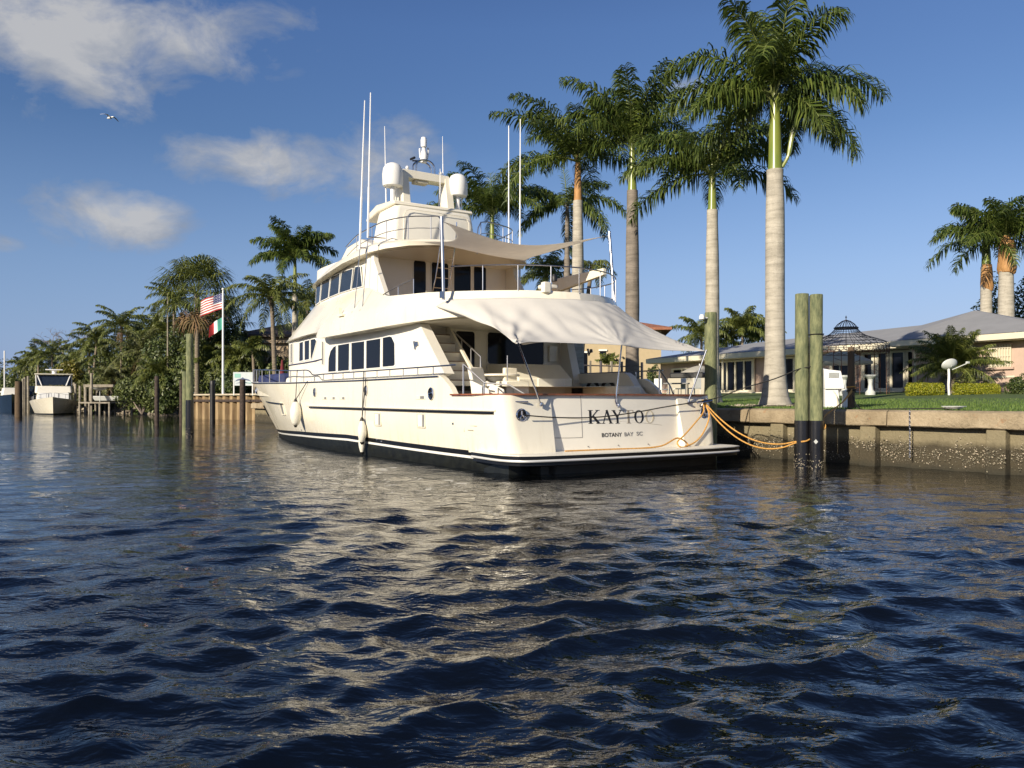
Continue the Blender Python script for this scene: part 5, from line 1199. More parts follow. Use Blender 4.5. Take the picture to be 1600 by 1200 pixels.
def fanpalm(px, Y, py, r, label, seed, ground=1.9, nfan=34, rt=.2, skirt=10):
    x = PX(px, Y); root = empty('fan_palm', (x, Y, ground - .1), 0, label, 'palm tree'); z1 = PZ(py, Y) - ground; rnd = random.Random(seed)
    trunk(root, [(0, rt * 1.4), (.6, rt), (z1, rt)], 'bark', n=10, seed=seed)
    def fans(n, e0, e1, m, name, rr, ls):
        b = MB()
        for i in range(n):
            t = i / n; az = i * 2.399 + rnd.uniform(-.2, .2); e = R(lerp(e0, e1, t) + rnd.uniform(-8, 8)); d = Vector((math.cos(az) * math.cos(e), math.sin(az) * math.cos(e), math.sin(e)))
            o = Vector((0, 0, z1)); h = o + d * rr * rnd.uniform(.75, 1.0); b.tube([o, h], .02, 4, m=1, cap=False)
            sd = d.cross(UP).normalized(); vs = []; fs = []; K = 18
            for k in range(K):
                a = R(lerp(-125, 125, k / (K - 1))); l = ls * rnd.uniform(.8, 1.1) * (1 - .25 * abs(k / (K - 1) - .5)); u = (d * math.cos(a) + sd * math.sin(a)).normalized(); m1 = h + u * l * .55; tip = m1 + (u + Vector((0, 0, -1.1))).normalized() * l * .45
                wv = (d * -math.sin(a) + sd * math.cos(a)) * .055; o_ = len(vs); vs += [h, m1 - wv, m1 + wv, tip]; fs += [(o_, o_ + 1, o_ + 2), (o_ + 1, o_ + 3, o_ + 2)]
            b.add(vs, fs, 0)
        b.build(name, [m, 'rachis'], root, smooth=False, recalc=False)
    fans(nfan, 85, -35, 'leaf_c', 'crown', r * .62, r * .5)
    if skirt: fans(skirt, -45, -80, 'dead', 'dead_fronds', r * .6, r * .45)
    return root
# palms round the left hand gardens
coconut(424, 56, 462, 3.3, 'coconut palm with a thin curved trunk and bulging crown base beside the pale royal palm', 3, 22, 1.95, 430, .16, .9, group=None, nl=50, els=(70, -35))
coconut(480, 66, 470, 3.0, 'shorter coconut palm half hidden behind the yacht wheelhouse', 4, 18, 2, group=None, bulb=.8)
fanpalm(308, 76, 458, 4.6, 'large bushy fan palm standing behind the flagpole', 7, 1.9, 70, .22, 12)
fanpalm(346, 82, 505, 3.6, 'lower fan palm to the right of the flagpole', 8, 1.9, 40, .2, 8)
LP = [(190, 92, 508, 3.6, 'coconut palm with the highest arching crown above the far dock', 0), (152, 96, 530, 3.4, 'coconut palm leaning beside the highest one above the far dock', -8), (82, 108, 553, 3.4, 'palm with a feathery crown right behind the white sportfishing boat', 0),
      (118, 104, 566, 2.8, 'small palm between the bare tree and the leaning coconut palm', 0), (40, 116, 575, 3.0, 'low palm at the far left behind the dark hulled boat', 0), (226, 86, 548, 4.0, 'wide yellowish coconut palm with dead fronds over the riprap', 0), (258, 90, 520, 3.5, 'palm in the thicket beside the thin bare pole', 5),
      (285, 84, 562, 3.2, 'palm crown low in the thicket left of the flagpole', 0), (205, 94, 574, 2.8, 'low drooping palm above the mangroves', 0), (175, 90, 590, 2.6, 'short orange tinged palm by the dock lift', 0), (372, 74, 560, 2.6, 'young palm with thin upright fronds beside the stone house', 4), (395, 72, 545, 1.8, 'spindly palm with sparse fronds at the corner of the stone house', 3),
      (250, 80, 585, 2.8, 'low palm hanging over the rocks near the bulkhead', 0), (60, 112, 560, 3.2, 'feathery palm rising between the brown piling and the sportfishing boat', 0), (140, 102, 548, 3.4, 'arching palm between the bare tree and the leaning palm', 0), (212, 100, 528, 3.6, 'palm crown right of the highest arching palm', 4), (240, 98, 515, 3.6, 'tall palm crown left of the thin bare pole', 0), (272, 88, 470, 3.4, 'tall palm crown just left of the large fan palm', 0), (300, 92, 520, 3.4, 'palm crown hanging below the large fan palm', 0), (165, 98, 560, 3.2, 'palm crown low behind the small wooden dock', 0), (330, 78, 560, 2.8, 'palm in shade behind the white sign', 0)]
for i, (px, Y, py, L, lab, db) in enumerate(LP):
    coconut(px, Y, py, L * 1.12, lab, 100 + i, 20 if L > 2 else 9, 1.9, px + db, .15, .3, nl=38, dead=6 if i in (5, 9, 12) else (3 if i % 3 == 0 else 0), lw_=.085, ll=.7, m='leaf_o' if i in (5, 9) else 'leaf_c')
# palms behind the right hand house
coconut(1096, 92, 522, 4.0, 'windblown palm behind the left end of the grey roofed house', 201, 20, 2, group=None, nl=40, lw_=.09, ll=.9)
coconut(1135, 96, 530, 3.4, 'dense palm behind the house beside the tall piling', 202, 20, 2, group=None, nl=36, lw_=.09, ll=.9)
coconut(1160, 94, 512, 3.6, 'dark clump palm behind the house, left of the tallest royal palm trunk', 203, 24, 2, group=None, nl=36, lw_=.09, els=(85, 0), ll=.9)
coconut(1185, 98, 530, 3.6, 'dark palm clump touching the tallest royal palm trunk', 204, 22, 2, group=None, nl=36, lw_=.09, els=(85, 0), ll=.9)
coconut(853, 52, 425, 2.8, 'pale green palm crown seen under the upper shade sail', 205, 20, 2, group=None, nl=44, lw_=.055, m='leaf_c')
coconut(925, 56, 412, 2.0, 'small palm with one curling frond right of the orange shafted palm', 207, 8, 2, 905, group=None, nl=34, els=(40, -10))
coconut(951, 46, 566, .8, 'tiny potted style palm before the yellow house', 206, 12, None, group=None, nl=16, rt=.06, ll=.3, els=(80, 10), dr=(30, 60))
coconut(1490, 36.5, 570, 2.1, 'bushy round pygmy date palm in front of the pink house wall', 208, 52, None, rt=.10, group=None, nl=60, ll=.40, els=(88, -15), dr=(25, 80), lw_=.03, m='leaf_c')
#@@BUSH
def bush(name, px, Y, py0, py1, wpx, dpth, n, size, m, label, seed, cat='shrub', group=None, lobes=7, flat=False, at=None, trunk_=True):
    """leafy mass filling a width of wpx pixels between two heights"""
    rng = np.random.default_rng(seed); x0 = PX(px, Y) if at is None else at[0]; z1 = PZ(py0, Y); z0 = PZ(py1, Y); W = wpx / FPX * Y / 2; H = (z1 - z0)
    root = empty(name, (x0, Y, z0), 0, label, cat, group)
    cen = rng.uniform(-1, 1, (lobes, 3)) * [W * .62, dpth * .5, H * .30] + [0, 0, H * .45]; rad = rng.uniform(.45, .8, lobes)
    if flat: cen = np.stack([np.linspace(-.82, .82, lobes) * W, np.zeros(lobes), np.full(lobes, H * .48)], -1); rad = rng.uniform(.50, .58, lobes)
    k = rng.integers(0, lobes, n); d = rng.normal(size=(n, 3)); d /= np.linalg.norm(d, axis=1)[:, None]; rr = rng.uniform(.55, 1.05, n) ** .5
    sc3 = np.stack([np.full(n, W / (lobes if flat else 1) * (3.2 if flat else .62)), np.full(n, dpth * .5), np.full(n, H * (.95 if flat else .62))], -1) * rad[k][:, None] * (1.0 if flat else 1.0)
    P = cen[k] + d * rr[:, None] * sc3
    if flat: P[:, 2] = np.minimum(P[:, 2], H * .95 + rng.normal(0, .02, n))
    P[:, 2] = np.abs(P[:, 2])
    nrm = d + rng.normal(size=(n, 3)) * .6; nrm /= np.linalg.norm(nrm, axis=1)[:, None]; t1 = np.cross(nrm, rng.normal(size=(n, 3))); t1 /= np.linalg.norm(t1, axis=1)[:, None]; t2 = np.cross(nrm, t1)
    s = size * rng.uniform(.6, 1.3, n)[:, None]; V = np.stack([P - t1 * s, P - t2 * s * .45, P + t1 * s, P + t2 * s * .45], 1).reshape(-1, 3)
    F = np.arange(4 * n).reshape(-1, 4); b = MB(); b.v = [tuple(q) for q in V]; b.f = [tuple(int(z) for z in q) for q in F]; b.mi = [0] * n
    b.build('foliage', m, root, smooth=False, recalc=False)
    if trunk_:
        b = MB(); r2 = random.Random(seed)
        for c in cen[:5]: b.tube(smooth_path([(r2.uniform(-.1, .1), 0, -.2), (c[0] * .4, c[1] * .4, H * .25), (c[0] * .8, c[1] * .8, c[2])], 3), [.05 + .02 * H * (1 - i / 7) for i in range(7)], 5)
        b.build('stem', 'branch', root)
    return root
LB = [(40, 128, 566, 630, 170, 'dim distant tree mass at the far left shore', 'leaf_o', 'tree'), (20, 125, 584, 630, 90, 'low distant tree at the picture edge behind the sailboat mast', 'leaf_m', 'tree'), (88, 116, 570, 632, 120, 'olive tree crown behind the white sportfishing boat', 'leaf_o', 'tree'), (150, 112, 556, 632, 110, 'broad green tree behind the leaning coconut palm', 'leaf_m', 'tree'),
      (116, 100, 562, 625, 62, 'yellow leafed croton bush right of the sportfishing boat', 'leaf_y', 'shrub'), (150, 98, 588, 634, 84, 'orange brown shrub above the boat lift', 'leaf_o', 'shrub'), (190, 96, 558, 640, 120, 'tangled green shrub above the rocks', 'leaf_m', 'shrub'),
      (222, 84, 592, 644, 100, 'mangrove bush spreading over the riprap rocks', 'leaf_m', 'shrub'), (262, 80, 586, 646, 84, 'mangrove bush against the end of the timber bulkhead', 'leaf_b', 'shrub'), (235, 94, 535, 622, 100, 'dark leafy tree in the middle of the thicket', 'leaf_m', 'tree'), (278, 84, 500, 622, 104, 'large dark leafed tree behind the paired far pilings', 'leaf_b', 'tree'),
      (322, 80, 525, 620, 92, 'glossy dark tree behind the flagpole', 'leaf_m', 'tree'), (358, 80, 478, 612, 74, 'tall dense dark tree right of the flags', 'leaf_b', 'tree'), (392, 74, 560, 618, 66, 'clipped shrub between the sign and the stone house', 'leaf_b', 'shrub'), (365, 72, 588, 618, 70, 'low dark shrub directly behind the white sign', 'leaf_b', 'shrub'), (440, 72, 566, 612, 60, 'shrub below the stone house balcony', 'leaf_m', 'shrub'), (475, 74, 500, 600, 40, 'green tree beside the stone house behind the wheelhouse', 'leaf_b', 'tree')]
for i, (px, Y, a, c, wd, lab, m, cat) in enumerate(LB):
    bush('leafy_tree' if cat == 'tree' else 'shrub', px, Y, a, c, wd, 5 if cat == 'tree' else 3, 8500 if cat == 'tree' else 5200, .16 if Y < 90 else .20, m, lab, 300 + i, cat, None, 9)
bush('leafy_tree', 1010, 80, 565, 616, 190, 6, 5000, .15, 'leaf_b', 'green hedge trees behind the awning corner beyond the patio', 340, 'tree', lobes=12)
bush('leafy_tree', 1612, 60, 405, 600, 130, 7, 9000, .14, 'leaf_b', 'dark broadleaf tree at the right edge behind the house', 341, 'tree', lobes=14)
bush('shrub', 1021, 44, 574, 613, 26, 1.0, 1600, .06, 'leaf_b', 'round dark bush beside the patio left of the umbrella', 342)
bush('shrub', 1588, 33, 585, 620, 46, 1.4, 2600, .055, 'leaf_b', 'glossy dark green shrub at the right end of the hedge', 343)
bush('hedge', 1445, 34.2, 597, 621, 60, 1.1, 9000, .032, 'leaf_h', 'clipped yellow green hedge left of the satellite dish', 344, 'hedge', 'clipped hedges before the house', 15, True)
bush('hedge', 1525, 33.6, 598, 621, 78, 1.1, 11000, .032, 'leaf_h', 'clipped yellow green hedge right of the satellite dish', 345, 'hedge', 'clipped hedges before the house', 19, True)
bush('shrub', 1510, 35.6, 584, 604, 54, .8, 700, .05, 'leaf_o', 'sparse twiggy grey shrub behind the hedge', 346)
# bare tree far left
def bare_tree():
    Y = 112; x = PX(100, Y); root = empty('bare_tree', (x, Y, 1.8), 0, 'leafless tree with a flat twiggy crown above the far shore', 'tree'); H = PZ(515, Y) - 1.8; rnd = random.Random(6)
    b = MB(); b.tube([(0, 0, 0), (.1, 0, H * .5), (-.2, 0, H * .72)], [.22, .16, .12], 7); b.build('trunk', 'branch', root); b = MB()
    def br(p, d, l, r, n):
        q = p + d * l; b.tube([p, p.lerp(q, .5) + Vector((0, 0, .05)), q], [r, r * .8, r * .55], 4, cap=False)
        if n:
            for k in range(3): br(q, (d + Vector((rnd.uniform(-.9, .9), rnd.uniform(-.8, .8), rnd.uniform(-.35, .35)))).normalized(), l * .68, r * .55, n - 1)
    for k in range(6): a = k * 1.05; br(Vector((-.2, 0, H * .7)), Vector((math.cos(a), math.sin(a) * .6, .45)).normalized(), 1.5, .09, 4)
    b.build('crown', 'branch', root)
bare_tree()
#@@SHORE
# ------------------------------------------------------------------ far left shore
def bulkhead():
    p0 = Vector((-27.1, 69.9, 0)); p1 = Vector((-17.6, 61.4, 0)); d = (p1 - p0).normalized(); L = (p1 - p0).length; ang = math.atan2(d.y, d.x)
    root = empty('timber_bulkhead', p0, ang, 'corrugated timber bulkhead with a pale plank cap beyond the yacht bow', 'bulkhead')
    b = MB(); rows = []; n = int(L / .10)
    for i in range(n + 1):
        u = i * .10; ph = (u % 1.1) / 1.1; y = -.24 if ph < .42 else (-.24 + (ph - .42) / .08 * .55 if ph < .5 else (.31 if ph < .92 else .31 - (ph - .92) / .08 * .55))
        rows.append([(u, y, z) for z in (-1, .25, 1.0, 1.9)])
    b.grid(rows); b.build('sheet_pile', 'sheetp', root, angle=20)
    b = MB(); b.box((L / 2, -.1, 1.98), (L + .3, .62, .13)); b.build('cap_plank', 'capw', root, bevel=.02)
    b = MB(); b.box((L / 2, -.26, 1.5), (L, .14, .18)); b.build('waler', 'piling_d', root)
M['sheetp'] = mat('sheet_pile', (.38, .28, .15), .9, col2=(.20, .13, .07), vscale=1.2, stretch=(2, 2, .5), bump=.4)
M['capw'] = mat('cap_wood', (.46, .40, .30), .85, var=.2, vscale=2)
bulkhead()
def farpile(px, Y, top, r, label, m='piling_d', lean=(0, 0), sl=None, group=None): return piling('piling', (PX(px, Y), Y), r, PZ(top, Y), label, sleeve=sl, m=m, lean=lean, group=group)
farpile(296.5, 36, 522, .155, 'tall lone green piling with a dark lower half left of the yacht bow', 'piling', sl=PZ(625, 36))
farpile(289.5, 36.6, 581, .13, 'short green piling leaning against the tall one left of the yacht bow', 'piling')
farpile(245, 50, 588, .13, 'slim dark piling standing alone before the mangroves')
farpile(283.5, 50, 594, .12, 'slim dark piling just behind the tall green far piling')
farpile(332, 58, 595, .18, 'black mooring piling before the left part of the timber bulkhead', 'black')
farpile(379, 58, 593, .20, 'black mooring piling before the white sign')
M['post2'] = mat('pale_post', (.27, .24, .19), .9, var=.3, vscale=3)
farpile(29, 74, 596, .30, 'reddish brown piling between the dark hulled boat and the sportfishing boat', 'post')
for i, (px, Y, t) in enumerate([(36, 92, 592), (39, 96, 590), (44, 94, 588), (118, 90, 600), (125, 88, 603), (133, 90, 602), (143, 86, 583), (141, 91, 604), (107, 92, 598), (116, 96, 598), (152, 92, 606)]):
    farpile(px, Y, t, .13, 'thin pale dock piling among the slips by the sportfishing boat', 'post2', group='thin dock pilings round the boat slips')
M_ = None
def docks():
    r = empty('boat_dock', (PX(152, 86), 86, 0), R(-4), 'small wooden dock on posts at the rocky shore', 'dock'); W = 3.4
    b = MB(); b.box((0, 1, 1.25), (W, 3.2, .16)); b.build('deck', 'post2', r, bevel=.01)
    for x in (-W / 2 + .1, -W / 6, W / 6, W / 2 - .1):
        for y in (-.5, 2.4): b = MB(); b.tube([(x, y, -1), (x, y, 1.25)], .11, 8); b.build('dock_post', 'post2', r)
    r = empty('boat_lift', (PX(170, 88), 88, 0), R(3), 'grey boat lift frame beside the small wooden dock', 'boat lift')
    b = MB(); b.box((0, 0, 3.05), (5.2, .25, .28)); b.box((0, 2.6, 3.05), (5.2, .25, .28)); b.build('lift_beam', 'post2', r)
    for x in (-2.4, 2.4): b = MB(); b.tube([(x, 0, -1), (x, 0, 3.0)], .12, 8); b.build('lift_post', 'post2', r)
    b = MB(); b.hexa([(-1.2, -.6, 1.45), (1.2, -.6, 1.45), (1.2, 1.8, 1.45), (-1.2, 1.8, 1.45), (-1.5, -.8, 1.95), (1.5, -.8, 1.95), (1.5, 1.8, 1.95), (-1.5, 1.8, 1.95)]); b.build('skiff', 'dish', r, bevel=.05)
    r = empty('dock_dish', (PX(156, 86.5), 86.5, 1.3), 0, 'pale round dish on a thin stalk over the wooden dock', 'dish'); b = MB(); b.lathe([(0, 0), (.5, .12), (.75, .32)], (0, 0, 1.2), 16); b.build('bowl', 'dish', r); b = MB(); b.tube([(0, 0, 0), (0, 0, 1.25)], .04, 6); b.build('stalk', 'dish', r)
M['post2'] = mat('pale_post', (.27, .24, .19), .9, var=.3, vscale=3)
for o in list(sc.objects):
    pass
docks()
def rocks():
    rnd = random.Random(12); b = MB()
    for i in range(420):
        t = rnd.random(); a, c = ((-29.5, 78), (-34, 87)) if t < .3 else (((-34, 87), (-47, 95)) if t < .75 else ((-47, 95), (-60, 106))); k = rnd.random(); x, y = lerp(a[0], c[0], k), lerp(a[1], c[1], k)
        up = rnd.uniform(-.8, 2.6); x += up * .35 + rnd.uniform(-.4, .4); y += up * .9; z = interp(up, [(-.8, -.1), (0, .1), (2.6, 1.05)]); s = rnd.uniform(.16, .42)
        bm = bmesh.new(); bmesh.ops.create_icosphere(bm, subdivisions=1, radius=s)
        for v in bm.verts: v.co *= rnd.uniform(.72, 1.2); v.co.z *= .75
        bm.verts.index_update(); b.add([(v.co.x + x, v.co.y + y, v.co.z + z) for v in bm.verts], [tuple(v.index for v in f.verts) for f in bm.faces]); bm.free()
    o = b.build('riprap_rocks', 'rock', None, smooth=False); tag(o, 'broken stone riprap piled along the far shore', None, kind='stuff')
rocks()
def undergrowth():
    rng = np.random.default_rng(5); n = 26000; k = rng.random(n); t = rng.random(n)
    pts = np.array([(-24, 72.5), (-28, 79), (-33, 89), (-46, 97), (-60, 108), (-85, 121), (-130, 140)], float); s = k ** .8 * 5.99; i = s.astype(int); f = (s - i)[:, None]; P2 = pts[i] * (1 - f) + pts[i + 1] * f
    d = rng.uniform(.5, 7, n); X = P2[:, 0] + d * .3; Y = P2[:, 1] + d * .95
    h = (1.1 + 1.7 * (np.sin(X * .7) * np.sin(Y * .5 + X * .3) * .5 + .5)) * np.clip(d / 3.0, .35, 1) * (1 + .35 * (s > 2.2)); Z = .5 + np.clip(d * .2, 0, 1) + h * rng.random(n) ** .7
    P = np.stack([X, Y, Z], -1); nr = rng.normal(size=(n, 3)); nr[:, 2] += .6; nr[:, 1] -= .5; nr /= np.linalg.norm(nr, axis=1)[:, None]; t1 = np.cross(nr, rng.normal(size=(n, 3))); t1 /= np.linalg.norm(t1, axis=1)[:, None]; t2 = np.cross(nr, t1)
    sz = rng.uniform(.10, .24, n)[:, None]; V = np.stack([P - t1 * sz, P - t2 * sz * .5, P + t1 * sz, P + t2 * sz * .5], 1).reshape(-1, 3)
    b = MB(); b.v = [tuple(q) for q in V]; F = np.arange(4 * n).reshape(-1, 4); b.f = [tuple(int(z) for z in q) for q in F]; b.mi = [0] * n
    o = b.build('undergrowth', 'leaf_m', None, smooth=False, recalc=False); tag(o, 'tangled low undergrowth along the far rocky shore', None, kind='stuff')
undergrowth()
def sportfisher():
    Y = 84; X = PX(82.5, Y); s = 1
    # local: x forward (toward the viewer), y port; bow points at the camera and slightly right
    root = empty('sportfishing_boat', (X, Y, 0), R(-62), 'white sportfishing boat moored bow first with a flybridge top and enclosure', 'motor boat')
    U0 = -13.0; root.scale = (1, 1, .77)
    def hb(t, k): return 2.35 * (1 - max(0, (t - .35) / .65) ** lerp(1.9, 2.9, k)) * lerp(.80, 1, k)
    b = MB()
    for sg in (1, -1):
        rows = []
        for i in range(25):
            t = i / 24; row = []
            for k in (-.15, .03, .08, .35, .7, 1):
                L = 13.0 - (1 - max(0, k)) * 1.3; z = lerp(0, lerp(1.5, 2.35, t ** 1.6), max(0, k)) if k > 0 else -.4; row.append((U0 + L * t + .0, sg * hb(t, max(k, 0)), z))
            row.append((row[-1][0] - .05, row[-1][1] * .93, row[-1][2] + .02)); row.append((row[-1][0], 0, row[-1][2] + .06)); rows.append(row)
        n0 = len(b.f); b.grid(rows)
        for q in range(n0, len(b.f)): b.mi[q] = 1 if (q - n0) % 7 in (0, 1) else 0
    b.build('hull', ['gel', 'bottom'], root, angle=40)
    b = MB(); b.hexa([(-10.5, -1.9, 1.6), (-3.6, -1.5, 1.9), (-3.6, 1.5, 1.9), (-10.5, 1.9, 1.6), (-10.5, -1.75, 3.1), (-5.0, -1.45, 3.05), (-5.0, 1.45, 3.05), (-10.5, 1.75, 3.1)]); b.build('cabin', 'gel2', root, bevel=.12)
    b = MB(); b.hexa([(-9.8, -1.95, 2.95), (-5.2, -1.75, 2.95), (-5.2, 1.75, 2.95), (-9.8, 1.95, 2.95), (-9.8, -1.9, 4.1), (-6.0, -1.65, 3.95), (-6.0, 1.65, 3.95), (-9.8, 1.9, 4.1)]); b.build('flybridge', 'gel2', root, bevel=.15)
    b = MB(); b.box((-7.9, 0, 5.62), (3.6, 3.7, .14)); b.build('hardtop', 'gel', root, bevel=.05)
    for sg in (1, -1):
        for x, dx in ((-6.3, -.35), (-9.3, .1)): b = MB(); b.tube([(x, sg * 1.68, 4.0), (x + dx, sg * 1.72, 5.6)], .05, 6); b.build('top_support', 'ant', root)
        b = MB(); b.tube([(-6.05, sg * 1.15, 4.0), (-6.3, sg * 1.6, 5.6)], .06, 6); b.build('top_brace', 'ant', root)
        b = MB(); b.add([(-6.4, sg * 1.74, 4.1), (-9.3, sg * 1.8, 4.1), (-9.2, sg * 1.74, 5.5), (-6.6, sg * 1.7, 5.5)], [(0, 1, 2, 3)]); b.build('enclosure_side', 'glass', root, smooth=False)
    b = MB(); b.add([(-6.12, -1.55, 4.1), (-6.12, 1.55, 4.1), (-6.42, 1.62, 5.5), (-6.42, -1.62, 5.5)], [(0, 1, 2, 3)]); b.build('enclosure_front', 'glass_sky', root, smooth=False)
    b = MB(); b.lathe([(.25, 0), (.2, .3), (.3, .45), (0, .5)], (-7.5, 0, 5.7), 12); b.build('radar_base', 'ant', root); b = MB(); b.box((-7.5, 0, 6.3), (.25, 1.7, .14)); b.build('radar_bar', 'ant', root, bevel=.04)
    b = MB()
    for sg in (1, -1):
        pts = [(U0 + 13.0 * t - .1, sg * max(.0, hb(t, 1) * .9), lerp(1.5, 2.35, t ** 1.6) + .6) for t in (.55, .65, .75, .85, .93, .985)]; b.tube(smooth_path(pts, 3), .022, 5)
        for p in pts: b.tube([p, (p[0], p[1], p[2] - .6)], .018, 4)
    b.build('bow_rail', 'chromed', root)
    for (y0, y1) in ((-1.4, -.5), (-.42, .42), (.5, 1.4)): b = MB(); b.add([(-3.85, y0, 2.15), (-3.85, y1, 2.15), (-4.75, y1, 2.95), (-4.75, y0, 2.95)], [(0, 1, 2, 3)]); b.build('windscreen_cover', 'white', root, smooth=False)
sportfisher()
def darkboat():
    Y = 100; root = empty('motor_boat', (PX(18, Y), Y, 0), R(-60), 'dark blue hulled motor boat with a white cabin at the left edge', 'motor boat')
    b = MB()
    for sg in (1, -1):
        rows = []
        for i in range(17):
            t = i / 16; w_ = 1.9 * (1 - max(0, (t - .4) / .6) ** 2.4); rows.append([(-9 + 9 * t - .8 * (1 - k) * t, sg * w_ * (.8 + .2 * k), lerp(-.3, lerp(1.6, 2.2, t), k)) for k in (0, .4, 1)] + [(-9 + 9 * t - .03, 0, lerp(1.6, 2.2, t) + .1)])
        n0 = len(b.f); b.grid(rows)
        for q in range(n0, len(b.f)): b.mi[q] = 1 if (q - n0) % 3 == 2 else 0
    b.build('hull', ['hullblue', 'gel'], root)
    b = MB(); b.hexa([(-7, -1.4, 1.6), (-2, -1.1, 1.9), (-2, 1.1, 1.9), (-7, 1.4, 1.6), (-7, -1.2, 3.1), (-3.6, -.95, 3.0), (-3.6, .95, 3.0), (-7, 1.2, 3.1)]); b.build('cabin', 'gel2', root, bevel=.15)
    b = MB(); b.add([(-2.25, -.95, 2.05), (-2.25, .95, 2.05), (-3.5, .85, 2.88), (-3.5, -.85, 2.88)], [(0, 1, 2, 3)]); b.build('windscreen', 'glass', root, smooth=False); root_ = root
    root = empty('sailboat', (PX(7, 112), 112, 0), R(20), 'sailing boat with a bare white mast behind the dark hulled boat', 'sailing boat')
    b = MB()
    for sg in (1, -1): b.grid([[(-5 + 10 * t, sg * 1.4 * math.sin(math.pi * min(1, .2 + .8 * t)) ** .8 * k, z) for k, z in ((.7, -.3), (1, 1.2), (0, 1.4))] for t in [i / 12 for i in range(13)]])
    b.build('hull', 'gel', root); b = MB(); b.box((-1, 0, 1.7), (4, 1.6, .7)); b.build('cabin', 'gel2', root, bevel=.15)
    b = MB(); b.tube([(0, 0, 1.4), (0, 0, PZ(548, 112))], .09, 8); b.build('mast', 'ant', root); b = MB(); b.tube([(0, 0, 2.6), (-4, 0, 2.5)], .12, 8); b.build('boom', 'white', root)
    root = empty('motor_boat', (PX(30, 104), 104, 0), R(-75), 'small white cruiser with a raked canopy squeezed behind the brown piling', 'motor boat')
    b = MB()
    for sg in (1, -1): b.grid([[(-7 + 7 * t, sg * 1.3 * (1 - max(0, (t - .4) / .6) ** 2.3) * k, z) for k, z in ((.8, -.3), (1, 1.5), (0, 1.7))] for t in [i / 12 for i in range(13)]])
    b.build('hull', 'gel', root); b = MB(); b.hexa([(-5, -1, 1.5), (-1.5, -.7, 1.6), (-1.5, .7, 1.6), (-5, 1, 1.5), (-5, -.9, 3.4), (-3.6, -.8, 3.2), (-3.6, .8, 3.2), (-5, .9, 3.4)]); b.build('canopy', 'glass_sky', root, bevel=.1)
darkboat()
